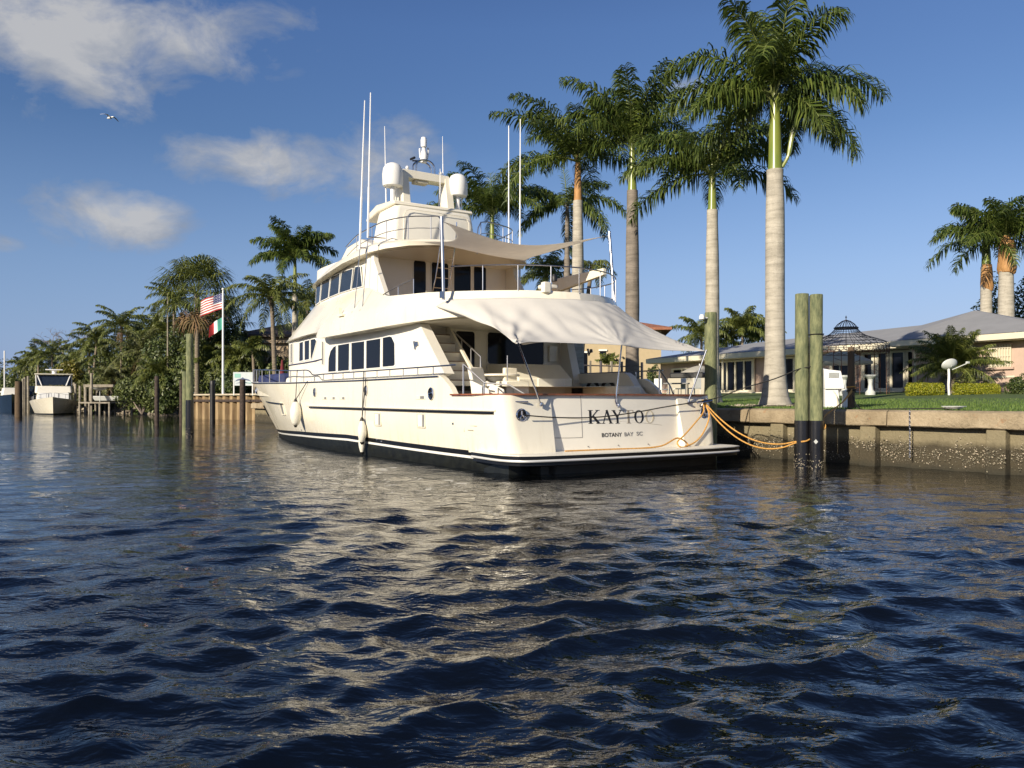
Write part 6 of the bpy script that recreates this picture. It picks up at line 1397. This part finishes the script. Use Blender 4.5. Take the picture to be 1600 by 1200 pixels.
# flagpole, flags, sign, thin bare pole
def flagpole():
    Y = 66; x = PX(348.5, Y); top = PZ(452, Y); root = empty('flagpole', (x, Y, 2.0), 0, 'white flagpole flying two flags beside the timber bulkhead', 'flagpole')
    b = MB(); b.tube([(0, 0, -.1), (0, 0, top - 2.1)], [.10, .065], 10); b.build('pole', 'ant', root); b = MB(); b.lathe([(0, -.12), (.1, -.04), (.11, .02), (.07, .09), (0, .12)], (0, 0, top - 2.0), 12); b.build('ball', 'white', root)
    def cloth(p0, L, H, drop, ph):   # hoist at the pole, fly end blown left
        nx_, nz = 26, 26; g = []
        for j in range(nz + 1):
            row = []
            for i in range(nx_ + 1):
                s = i / nx_; t = j / nz
                row.append((p0.x - L * s * (.93), p0.y + .18 * math.sin(s * 7.5 + ph + t * 1.2) * s ** .6, p0.z - H * t - drop * s ** 1.1 + .05 * math.sin(s * 9 + ph) * s))
            g.append(row)
        return g
    zt = PZ(458, Y); p = Vector((x - .08, Y, zt)); L = (348 - 311) / FPX * Y; H = (484 - 458) / FPX * Y * .95; g = cloth(p, L, H, .62, .6)
    root = empty('national_flag', p, 0, 'red and white striped flag with a starred blue corner blowing left', 'flag')
    rel = lambda q: (q[0] - p.x, q[1] - p.y, q[2] - p.z)
    b = MB(); n = 26; vs = [rel(q) for r in g for q in r]; fs = []; mi = []
    for j in range(26):
        for i in range(26):
            fs.append((j * 27 + i, j * 27 + i + 1, (j + 1) * 27 + i + 1, (j + 1) * 27 + i)); mi.append(2 if (i < 10 and j < 14) else (0 if (j // 2) % 2 == 0 else 1))
    b.v = vs; b.f = fs; b.mi = mi; b.build('cloth', ['red', 'white', 'blue'], root, angle=180, recalc=False)
    b = MB()
    for a in range(5):
        for c in range(5):
            i, j = 1 + a * 2, 1.5 + c * 2.7; q = g[int(j)][i]; r_ = rel(q); s = .035
            for sgn in (-.02, .02): b.add([(r_[0] + s * (1 if k % 2 == 0 else .45) * math.sin(k * math.pi / 5), r_[1] + sgn, r_[2] + s * (1 if k % 2 == 0 else .45) * math.cos(k * math.pi / 5)) for k in range(10)], [tuple(range(10))])
    b.build('stars', 'white', root, smooth=False)
    zt = PZ(496, Y); p = Vector((x - .08, Y, zt)); L = (348 - 327) / FPX * Y; H = .95; g = cloth(p, L, H, .62, 2.0); root = empty('tricolour_flag', p, 0, 'green white and red flag below the striped one', 'flag')
    b = MB(); b.v = [rel(q) for r in g for q in r]
    for j in range(26):
        for i in range(26): b.f.append((j * 27 + i, j * 27 + i + 1, (j + 1) * 27 + i + 1, (j + 1) * 27 + i)); b.mi.append(0 if i < 9 else 1 if i < 18 else 2)
    b.build('cloth', ['teal', 'white', 'red'], root, angle=180, recalc=False)
    Y = 62; r = empty('sign_board', (PX(380, Y), Y, 2.0), R(8), 'white sign board on two legs with a teal corner and dark wave emblem', 'sign'); W, H = 30 / FPX * Y, (603 - 582) / FPX * Y; zc = PZ(592, Y) - 2.0
    b = MB(); b.box((0, 0, zc), (W, .05, H)); b.build('panel', 'signw', r)
    b = MB(); b.box((-W * .28, -.03, zc + H * .24), (W * .3, .01, H * .3)); b.box((W * .15, -.03, zc - H * .3), (W * .6, .01, H * .06)); 
    b2 = MB(); b2.prism([(-.42, -.18), (-.3, -.02), (-.1, .06), (-.02, .14), (.05, .06), (.28, -.02), (.42, -.18), (.3, -.12), (.1, -.07), (.0, -.12), (-.1, -.07), (-.3, -.12)], lambda a, c, t: (a * W, t, zc - .02 + c * H), -.035, -.026); b2.prism([(-.38, -.34), (-.1, -.22), (.1, -.22), (.4, -.36), (.1, -.3), (-.1, -.3)], lambda a, c, t: (a * W, t, zc + c * H), -.035, -.026)
    b.build('teal_patch', 'signt', r, smooth=False); b2.build('emblem', 'signb', r, smooth=False)
    for s in (1, -1): b = MB(); b.box((s * (W / 2 - .04), 0, zc / 2 - .1), (.08, .08, zc)); b.build('leg', 'white', r)
    Y = 80; b = MB(); b.tube([(0, 0, 0), (0, 0, PZ(455, Y) - 2)], [.09, .06], 8); o = b.build('bare_pole', 'post2', None, loc=(PX(262, Y), Y, 1.8)); tag(o, 'thin bare pole standing in the thicket left of the fan palm', 'pole')
flagpole()
def stonehouse():
    Y = 82; root = empty('stone_house', (PX(440, Y), Y, 2), 0, 'dark roofed stone house with arches and columns behind the palms', 'house'); W = 9.4; zc = PZ(527, Y) - 2
    b = MB(); b.box((0.6, 4, zc / 2), (W, 8, zc)); b.build('wall', 'stone', root)
    b = MB(); ev = .7; x0, x1 = .6 - W / 2 - ev, .6 + W / 2 + ev; zr = PZ(493, Y) - 2; b.add([(x0, -ev, zc), (x1, -ev, zc), (x1, 8 + ev, zc), (x0, 8 + ev, zc), (1.8, 4, zr), (3.0, 4, zr), (x0, -ev, zc + .25), (x1, -ev, zc + .25), (x1, 8.7, zc + .25), (x0, 8.7, zc + .25)], [(0, 1, 7, 6), (1, 2, 8, 7), (2, 3, 9, 8), (3, 0, 6, 9), (6, 7, 5, 4), (7, 8, 5), (8, 9, 4, 5), (9, 6, 4), (0, 3, 2, 1)]); b.build('roof', 'shingle', root, smooth=False)
    b = MB(); b.box((.6, -.25, zc - .45), (W + .2, .5, .28)); b.build('cornice', 'stone', root)
    for i in range(4):
        xx = .6 - W / 2 + 1.2 + i * 2.3; b = MB(); pts = [(xx - .75, 1.3), (xx + .75, 1.3), (xx + .75, 3.4)] + [(xx + .75 * math.cos(a), 3.4 + .6 * math.sin(a)) for a in [k * math.pi / 8 for k in range(1, 8)]] + [(xx - .75, 3.4)]
        b.prism(pts, lambda a, c, t: (a, t, c), -.03, .0); w_ = b.build('window', 'glass', root, smooth=False)
        b = MB(); b.prism([(a, c) for a, c in [(xx - .9, 3.4)] + [(xx + .9 * math.cos(q), 3.4 + .78 * math.sin(q)) for q in [math.pi - k * math.pi / 8 for k in range(1, 8)]] + [(xx + .9, 3.4), (xx + .75, 3.4)] + [(xx + .75 * math.cos(q), 3.4 + .6 * math.sin(q)) for q in [k * math.pi / 8 for k in range(1, 8)]] + [(xx - .75, 3.4)]], lambda a, c, t: (a, t, c), -.09, -.035); b.build('arch', 'fascia', w_, smooth=False)
        b = MB(); b.lathe([(.22, 0), (.22, .15), (.16, .2), (.15, 3.5), (.24, 3.65), (.24, 3.8)], (xx - 1.15, -.9, 0), 12); b.build('column', 'stone', root)
    b = MB(); b.box((.6, -.9, 3.95), (W, .5, .3)); b.build('balcony_beam', 'stone', root)
    r = empty('patio_umbrella', (PX(441, 70), 70, 2.0), 0, 'closed dark red umbrella beside the bow rail on shore', 'umbrella'); b = MB(); b.lathe([(0, 1.2), (.25, 1.3), (.2, 1.9), (.08, 2.9), (0, 3.0)], n=10); b.build('canopy', 'maroon', r); b = MB(); b.tube([(0, 0, 0), (0, 0, 1.3)], .03, 6); b.build('pole', 'grey', r)
stonehouse()
def yellowhouse():
    Y = 68; g = 2; root = empty('yellow_house', (PX(950, Y), Y, g), R(-6), 'yellow stucco house with a red tile roof behind the yacht cockpit', 'house'); x0, x1 = PX(845, Y) - PX(950, Y), PX(1032, Y) - PX(950, Y); zc = PZ(517, Y) - g
    b = MB(); b.box(((x0 + x1) / 2, 5, zc / 2), (x1 - x0, 10, zc)); b.build('wall', 'stucco_y', root)
    ev = .8; zr = zc + 1.6; b = MB(); a, c = x0 - ev, x1 + ev; b.add([(a, -ev, zc), (c, -ev, zc), (c, 10 + ev, zc), (a, 10 + ev, zc), (a, -ev, zc + .2), (c, -ev, zc + .2), (c, 10 + ev, zc + .2), (a, 10 + ev, zc + .2), (a + 5, 5, zr), (c - 5, 5, zr)], [(0, 1, 5, 4), (1, 2, 6, 5), (2, 3, 7, 6), (3, 0, 4, 7), (4, 5, 9, 8), (5, 6, 9), (6, 7, 8, 9), (7, 4, 8), (0, 3, 2, 1)]); b.build('roof', 'tile', root, smooth=False)
    for px in (909, 942): 
        xx = PX(px, Y) - PX(950, Y); b = MB(); b.box((xx, -.03, 2.0 if px < 930 else 3.4), (.9 if px < 930 else .5, .06, 2.8 if px < 930 else .3)); w_ = b.build('window', 'glass', root)
        b = MB(); b.box((xx, -.08, 3.5 if px < 930 else 3.65), (1.1 if px < 930 else .7, .1, .12)); b.build('lintel', 'white', w_)
    b = MB(); b.lathe([(0, 0), (.09, 0), (.09, .1), (0, .12)], (1.2, -.15, 3.0), 8); b.build('wall_lamp', 'black', root)
    # iron railing on the seawall side patio
    Y = 42; p0 = Vector((PX(905, 38), 38, 0)); p1 = Vector((PX(1003, 40), 40, 0)); d = (p1 - p0); L = d.length; r = empty('iron_railing', (p0.x, p0.y, gz(p0.x, p0.y)), math.atan2(d.y, d.x), 'dark iron railing with short posts between the two shaded palm trunks', 'railing'); H = PZ(572, 39) - gz(p0.x, p0.y)
    for i in range(7):
        b = MB(); b.box((L * i / 6, 0, H / 2 + .1), (.09, .09, H + .25)); b.build('post', 'post2' if i % 2 else 'iron', r)
    b = MB(); b.tube([(0, 0, H), (L, 0, H)], .03, 5); b.tube([(0, 0, H * .72), (L, 0, H * .72)], .025, 5); b.tube([(0, 0, H * .35), (L, 0, H * .35)], .02, 5); b.build('rail', 'iron', r)
yellowhouse()
#@@HOUSE
def ranch():
    g = 1.95; zf = g + .08
    A = Vector((10.1, 62.0, 0)); B_ = Vector((20.45, 42.3, 0)); d = (B_ - A).normalized(); L = (B_ - A).length; ang = math.atan2(d.y, d.x); n = Vector((-d.y, d.x, 0))   # n points inland
    root = empty('ranch_house', (A.x, A.y, g), ang, 'long low pink ranch house with a grey hip roof and cream fascia behind the lawn', 'house')
    Y0 = .9   # wall set back under the eave
    EH = 2.35; T = .33
    b = MB(); b.box((L / 2 + 1.2, Y0 + 4.2, 1.25), (L - .6 - 1.2 + 3.4, 8.2, 2.7)); b.build('wall', 'pink', root)
    b = MB(); b.box((L / 2, Y0 - .6, .02), (L - .5, 1.3, .16)); b.build('terrace_step', 'fascia', root)
    RX0, RX1 = 8.0, L + 9; RH = 3.35
    # long wing roof: hipped at the far end
    b = MB(); D_ = 10.6
    v = [(0, 0, EH), (L, 0, EH), (L, D_, EH), (0, D_, EH), (0, 0, EH + T), (L, 0, EH + T), (L, D_, EH + T), (0, D_, EH + T), (6.2, D_ / 2, EH + T + 1.05), (L + 4, D_ / 2, EH + T + 1.15), (L + 4, D_, EH + T), (L + 4, 0.6, EH + T)]
    b.add(v, [(4, 5, 11, 9, 8), (7, 8, 9, 10), (4, 8, 7)]); b.v[9] = (19.0, D_ / 2, EH + T + 1.25); b.v[10] = (19.0, D_, EH + T); b.v[11] = (L - .3, .6, EH + T); b.build('roof', 'roof', root, smooth=False)
    b = MB(); b.box((L / 2, -.02, EH + T / 2 - .02), (L, .08, T)); b.box((-.02, D_ / 2, EH + T / 2 - .02), (.08, D_, T)); b.build('fascia', 'fascia', root)
    b = MB(); b.box((L / 2, D_ / 2, EH - .02), (L - .1, D_ - .1, .05)); b.build('eave_soffit', 'fascia', root)
    # projecting right hand block
    r2 = 7.2; off = -1.15
    b = MB(); b.box((L + .35 + r2 / 2, off + .75 + 5, 1.25), (r2, 10, 2.7)); b.build('front_block_wall', 'pink', root)
    px0, px1, py0, py1 = L - .35, 30.2, off, off + 12; z0 = EH + .02
    b = MB(); zt = z0 + .26; RZ = PZ(493, 46.5) - g
    ap = (22.9, 4.3, RZ); b.add([(px0, py0, zt), (px1, py0, zt), (px1, py1, zt), ap, (23.4, py1 - 2, RZ - .4), (19.0, D_ / 2, EH + T + 1.25), (19.0, py1, zt)], [(0, 1, 3), (1, 2, 4, 3), (0, 3, 5), (3, 4, 6, 5)]); b.build('front_block_roof', 'roof', root, smooth=False)
    b = MB(); b.box(((px0 + px1) / 2, py0 - .02, z0 + .1), (px1 - px0, .08, .27)); b.box((px0 - .02, (py0 + py1) / 2, z0 + .1), (.08, py1 - py0, .27)); b.build('fascia', 'fascia', root)
    b = MB(); b.box(((px0 + px1) / 2, (py0 + py1) / 2, z0 - .04), (px1 - px0 - .1, py1 - py0 - .1, .05)); b.build('eave_soffit', 'fascia', root)
    b = MB(); b.tube(smooth_path([(L - .1, .1, EH - .1), (L + .25, -.2, EH - .3), (L + .55, -.45, EH - .5), (L + .6, -.45, .1)], 3), .06, 6); b.build('downspout', 'fascia', root)
    def lx(px):   # photo column -> position along the wall plane
        k = (px - 800) / FPX; P = A + n * Y0; t = (k * P.y - P.x) / (d.x - k * d.y); return t
    def door(p0, p1, h=2.05, split=2, name='glass_door'):
        a, c = lx(p0), lx(p1); b = MB(); b.box(((a + c) / 2, Y0 - .02, h / 2 + .1), (abs(c - a), .05, h)); o = b.build(name, 'glass', root)
        for i in range(split + 1): x = lerp(a, c, i / split); b = MB(); b.box((x, Y0 - .07, h / 2 + .1), (.12 if 0 < i < split else .2, .09, h + .05)); b.build('door_frame', 'fascia', o)
        b = MB(); b.box(((a + c) / 2, Y0 - .07, .15), (abs(c - a), .09, .22)); b.build('door_sill', 'fascia', o); b = MB(); b.box(((a + c) / 2, Y0 - .068, h + .15), (abs(c - a) + .2, .09, .12)); b.build('door_head', 'fascia', o)
    door(1124, 1178, split=4); door(1227, 1243, split=1); door(1252, 1262, split=1); door(1300, 1332, 1.9, 1, 'window'); door(1350, 1366, split=1); door(1372, 1389, split=1); door(1393, 1416, split=1); door(1418, 1431, split=1)
    door(1052, 1098, 1.7, 3, 'patio_window')
    for px in (1139, 1345): b = MB(); b.box((lx(px), .35, EH / 2), (.10, .10, EH)); b.build('porch_post', 'fascia', root)
    # barred window on the front block
    P = A + n * (off + .75); k = lambda px: (((px - 800) / FPX) * P.y - P.x) / (d.x - (px - 800) / FPX * d.y)
    a, c = k(1547), k(1581); b = MB(); b.box(((a + c) / 2, off + .73, 1.62), (c - a, .05, 1.0)); wn = b.build('window', 'gold', root)
    b = MB(); b.box(((a + c) / 2, off + .69, 1.07), (c - a + .25, .14, .1)); b.build('window_sill', 'pink', wn); b = MB(); b.box(((a + c) / 2, off + .70, 2.16), (c - a + .15, .1, .08)); b.build('window_head', 'pink', wn)
    b = MB()
    for i in range(9): x = lerp(a, c, i / 8); b.box((x, off + .66, 1.62), (.035, .035, 1.05))
    for z in (1.2, 1.62, 2.0): b.box(((a + c) / 2, off + .655, z), (c - a, .03, .035))
    b.build('window_bars', 'fascia', wn)
    b = MB(); b.box(((a + c) / 2 - .3, off + .72, .68), (c - a + .9, .06, .08)); b.build('wall_band', 'fascia', root)
ranch()
def gazebo():
    Y = 39; x = PX(1322, Y); g = gz(x, Y); zr = PZ(541, Y) - g; zt = PZ(500, Y) - g; RR = 62 / FPX * Y
    root = empty('iron_gazebo', (x, Y, g), 0, 'wrought iron gazebo with a bell shaped wire dome and lantern cap', 'gazebo')
    prof = [(RR, zr - .12), (RR, zr + .05), (RR * .93, zr + .18), (RR * .72, zr + .33), (RR * .48, zr + .48), (RR * .34, zr + .66), (RR * .27, zr + .82)]
    b = MB()
    for k in range(32): a = 6.28319 * k / 32; b.tube(smooth_path([(r * math.cos(a), r * math.sin(a), z) for r, z in prof], 2), .010, 4, cap=False)
    for r, z in prof[1:]: b.tube([(r * math.cos(6.28319 * k / 32), r * math.sin(6.28319 * k / 32), z) for k in range(33)], .012, 4)
    b.build('dome', 'iron', root)
    b = MB(); z6 = prof[-1][1]; cp = [(RR * .27, z6), (RR * .27, z6 + .06), (RR * .20, z6 + .22), (RR * .1, z6 + .36), (0.01, z6 + .42)]
    for k in range(20): a = 6.28319 * k / 20; b.tube([(r * math.cos(a), r * math.sin(a), z) for r, z in cp], .014, 4, cap=False)
    b.tube([(RR * .28 * math.cos(6.28319 * k / 24), RR * .28 * math.sin(6.28319 * k / 24), z6 + .04) for k in range(25)], .035, 5); b.tube([(0, 0, z6 + .4), (0, 0, z6 + .62)], .02, 5); b.lathe([(0, -.05), (.05, 0), (0, .05)], (0, 0, z6 + .55), 8); b.build('lantern_cap', 'iron', root)
    b = MB()
    for k in range(36):
        a0 = 6.28319 * k / 36; b.tube([(RR * math.cos(a0 + .09 * math.cos(q)), RR * math.sin(a0 + .09 * math.cos(q)), zr - .16 + .14 * math.sin(q)) for q in [i * .8 for i in range(9)]], .012, 4, cap=False)
    b.tube([(RR * math.cos(6.28319 * k / 32), RR * math.sin(6.28319 * k / 32), zr - .34) for k in range(33)], .015, 4); b.build('scroll_frieze', 'rust', root)
    for k in range(6):
        a = 6.28319 * k / 6 + .35; b = MB()
        for da in (-.10, .10): b.tube([(RR * math.cos(a + da), RR * math.sin(a + da), 0), (RR * math.cos(a + da), RR * math.sin(a + da), zr - .1)], .016, 4)
        for i in range(7): z = .2 + i * (zr - .5) / 6; b.tube([(RR * math.cos(a - .1), RR * math.sin(a - .1), z), (RR * math.cos(a + .1), RR * math.sin(a + .1), z + .15)], .011, 4)
        b.build('column', 'rust', root)
gazebo()
def umbrella(px, Y, py, wpx, label, m='canvas'):
    x = PX(px, Y); g = gz(x, Y); r = wpx / 2 / FPX * Y; zt = PZ(py, Y) - g; root = empty('patio_umbrella', (x, Y, g), .3, label, 'umbrella'); b = MB(); n = 8; N = 32; rows = []
    for i in range(7):
        t = i / 6; rows.append([(r * t * (1 - .05 * abs(math.sin(k / N * n * math.pi)) * t) * math.cos(6.28319 * k / N), r * t * (1 - .05 * abs(math.sin(k / N * n * math.pi)) * t) * math.sin(6.28319 * k / N), zt - r * .36 * t ** 1.5 - .0) for k in range(N)])
    rows.append([(x_, y_, z_ - .14) for x_, y_, z_ in rows[-1]]); b.grid(rows, True); b.build('canopy', m, root, angle=25); b = MB(); b.tube([(0, 0, 0), (0, 0, zt + .1)], .03, 6); b.build('pole', 'white', root); b = MB(); b.lathe([(.3, 0), (.3, .08), (.06, .12), (.05, .3)], n=12); b.build('base', 'grey', root)
umbrella(1312, 43, 548, 96, 'cream patio umbrella open beneath the iron gazebo side of the house')
umbrella(1093, 50, 571, 62, 'cream patio umbrella open at the far end of the house terrace')
def patio():
    Y = 48; x = PX(1075, Y); r = empty('barbecue_island', (x, Y, gz(x, Y)), R(-28), 'grey covered barbecue under the far umbrella', 'barbecue'); b = MB(); b.box((0, 0, .5), (2.2, .8, 1.0)); b.build('cabinet', 'gold2', r, bevel=.03); b = MB(); b.box((0, 0, 1.15), (2.0, .75, .35)); b.build('lid', 'black', r, bevel=.08)
    Y = 44; x = PX(1048, Y); r = empty('garden_table', (x, Y, gz(x, Y)), R(-20), 'grey slatted garden table near the round dark bush', 'table'); b = MB(); b.box((0, 0, .72), (1.9, .9, .06)); b.build('table_top', 'grey', r)
    for sx in (-.85, .85):
        for sy in (-.38, .38): b = MB(); b.tube([(sx, sy, 0), (sx, sy, .7)], .03, 6); b.build('leg', 'grey', r)
    for i, (px, rz) in enumerate(((1033, 40), (1062, 200), (1085, 120))):
        Y = 43.2 + i * .7; x = PX(px, Y); r = empty('garden_chair', (x, Y, gz(x, Y)), R(rz), ['white garden chair at the left end of the grey table', 'white garden chair right of the grey table', 'white garden chair before the far umbrella'][i], 'chair', 'garden chairs on the far terrace')
        b = MB(); b.box((0, 0, .43), (.5, .5, .05)); b.build('seat', 'white', r); b = MB(); b.box((-.24, 0, .72), (.04, .5, .55)); b.build('backrest', 'white', r)
        for sx in (-.22, .22):
            for sy in (-.22, .22): b = MB(); b.tube([(sx, sy, 0), (sx, sy, .43)], .02, 5); b.build('leg', 'white', r)
    # dock power pedestal
    Y = 22.6; x = PX(1299, Y); g = 1.36; k = FPX / Y; r = empty('utility_box', (x, Y, g - .03), R(-12), 'white louvred utility box on a stand behind the right paired piling', 'utility box'); H = PZ(573, Y) - g; w_ = 30 / k
    b = MB(); b.hexa([(-w_ * .38, -.2, .55), (w_ * .62, -.2, .55), (w_ * .62, .25, .55), (-w_ * .38, .25, .55), (-w_ * .4, -.16, H - .04), (w_ * .42, -.16, H - .09), (w_ * .42, .2, H - .09), (-w_ * .4, .2, H)]); b.build('body', 'plastic', r, bevel=.02)
    b = MB()
    for i in range(5): b.box((w_ * .05, -.2, H - .14 - i * .03), (w_ * .5, .02, .014))
    b.build('louvre', 'dish', r); b = MB(); b.hexa([(-w_ * .36, -.12, 0), (w_ * .4, -.12, 0), (w_ * .4, .16, 0), (-w_ * .36, .16, 0), (-w_ * .36, -.12, .56), (w_ * .3, -.12, .56), (w_ * .3, .16, .56), (-w_ * .36, .16, .56)]); b.build('stand', 'plastic', r, bevel=.01)
    b = MB(); b.tube(smooth_path([(.02, -.2, .5), (.1, -.28, .3), (.12, -.25, .05), (.0, -.3, .02)], 4), .016, 6); b.build('cable', 'gold', r)
    # post the orange ropes are tied to
    Y = 21.45; x = PX(1330, Y); r = piling('wooden_post', (x, Y), .085, PZ(543, Y), 'slim weathered brown post carrying the orange ropes on the seawall', m='post', cat='post', bottom=1.2)
    rope('lashing', coil(x, Y, PZ(612, Y), .10, .05), .02, 'rope_k', 'black rope wound round the slim brown post')
    rope('lashing', coil(x, Y, PZ(606, Y), .105, .04), .018, 'rope_o', 'orange rope wound round the slim brown post')
    Y = 36; x = PX(1319, Y)
    for i, px in enumerate((1319, 1360)):
        Y = 37.5; x = PX(px, Y); r = empty('stone_pedestal', (x, Y, gz(x, Y)), 0, ['white stone pedestal left of the brown post', 'white stone bird bath under the gazebo'][i], 'pedestal'); b = MB(); b.lathe([(.22, 0), (.22, .12), (.12, .25), (.09, .5), (.12, .72), (.26, .85), (.27, .92), (0, .93)], n=16); b.build('body', 'dish', r)
    # white urn / bollard on the wall edge
    Y = 22.2; x = PX(1321, Y); r = empty('dock_bollard', (x, Y, 1.33), 0, 'small white hourglass bollard on the seawall beside the brown post', 'bollard'); b = MB(); b.lathe([(.13, 0), (.12, .1), (.085, .25), (.08, .38), (.12, .5), (.0, .53)], n=14); b.build('body', 'plastic', r)
    # satellite dish
    Y = 33.5; x = PX(1483, Y); g = gz(x, Y); r = empty('satellite_dish', (x, Y, g), R(20), 'grey satellite dish on a white pole between the two hedges', 'satellite dish'); zc = PZ(570, Y) - g
    b = MB(); rows = []
    for i in range(7):
        t = i / 6; rows.append([(.40 * t * math.cos(6.28319 * k / 26), -.12 + .16 * t * t, .27 * t * math.sin(6.28319 * k / 26)) for k in range(26)])
    for rr in rows:
        for i, (a, c, e) in enumerate(rr): rr[i] = (a + .05, c * .8 - e * .5, zc + e * .85 + c * .5)
    b.grid(rows, True); o = b.build('bowl', 'dish', r); md = o.modifiers.new('t', 'SOLIDIFY'); md.thickness = .02
    b = MB(); b.tube(smooth_path([(0, .0, 0), (-.03, 0, .4), (.02, .03, .8), (.03, .06, zc)], 3), .045, 7); b.build('pole', 'white', r); b = MB(); b.tube([(.05, -.1, zc - .2), (.42, -.5, zc + .05)], .018, 5); b.box((.43, -.5, zc + .08), (.1, .1, .08)); b.build('feed_arm', 'dish', r)
    # mulch at the big palm and odd stones
    x, Y = PX(1211, 25), 25; b = MB(); rr = random.Random(2); N = 36
    b.v = [(x, Y, gz(x, Y) + .09)]; 
    for k in range(N): a = 6.28319 * k / N; q = 1.15 + .25 * noise.noise(Vector((math.cos(a) * 2, math.sin(a) * 2, 0))); X_, Y_ = x + q * math.cos(a) * 1.1, Y + q * math.sin(a) * .8; b.v.append((X_, Y_, gz(X_, Y_) + .012))
    b.f = [(0, 1 + k, 1 + (k + 1) % N) for k in range(N)]; b.mi = [0] * N; o = b.build('mulch_bed', 'soil', None); tag(o, kind='structure')
    b = MB(); cz = gz(x, Y)
    for k in range(90):
        a = rr.uniform(0, 6.28); q = rr.uniform(.6, 1.35); s = rr.uniform(.02, .06); X_, Y_ = x + q * math.cos(a) * 1.1, Y + q * math.sin(a) * .8; b.lathe([(0, -s * .5), (s, 0), (s * .6, s * .6), (0, s * .7)], (X_, Y_, gz(X_, Y_) + .03), 5)
    tag(b.build('mulch_stones', 'rock', None, smooth=False), 'small stones scattered in the mulch round the tallest royal palm', None, kind='stuff')
patio()
def grassblades():
    rng = np.random.default_rng(9); n = 60000
    # along the lawn strip that shows best, behind the right hand seawall
    u = rng.uniform(-16, 16, n); w_ = .3 + rng.random(n) ** 1.3 * 9; cx, cy = 8.81, 20.04; X = cx + u * SD.x * -1 + w_ * WN[0]; Y = cy + u * SD.y * -1 + w_ * WN[1]
    Z = np.array([gz(x, y) for x, y in zip(X, Y)]); h = rng.uniform(.03, .075, n); a = rng.uniform(0, 6.28, n); wd = .006 + rng.random(n) * .006
    dx, dy = np.cos(a) * wd, np.sin(a) * wd; lx_, ly = rng.normal(0, .02, n), rng.normal(0, .02, n)
    V = np.stack([np.stack([X - dx, Y - dy, Z - .01], -1), np.stack([X + dx, Y + dy, Z - .01], -1), np.stack([X + lx_, Y + ly, Z + h], -1)], 1).reshape(-1, 3); F = np.arange(3 * n).reshape(-1, 3)
    b = MB(); b.v = [tuple(q) for q in V]; b.f = [tuple(int(z) for z in q) for q in F]; b.mi = [0] * n; o = b.build('grass_blades', 'grassb', None, smooth=False, recalc=False); tag(o, 'short mown green grass behind the seawall', None, kind='stuff')
M['grassb'] = mat('grass_blade', (.12, .20, .04), .6, island=.5, transl=.3)
grassblades()
def gull():
    Y = 60; root = empty('seagull', (PX(172, Y), Y, PZ(184, Y)), R(-20), 'white gull gliding with spread wings in the upper left sky', 'seagull')
    b = MB(); b.tube([(-.30, 0, 0), (-.15, 0, .0), (.05, 0, .0), (.2, 0, .02), (.30, 0, .03), (.36, 0, .02)], [.01, .07, .09, .06, .045, .008], 10)
    for s in (1, -1):
        rows = []
        for t, y, z, c in ((0, .05, .03, .2), (.35, .28, .14, .18), (.6, .5, .12, .14), (1, .85, -.02, .02)): rows.append([(.12 - c - .2 * t * t + .02, s * y, z), (.12 - c * .3 - .15 * t, s * y, z + .02), (.12 - .15 * t * t, s * y, z)])
        b.grid(rows)
    b.build('body', 'white', root, angle=180)
gull()
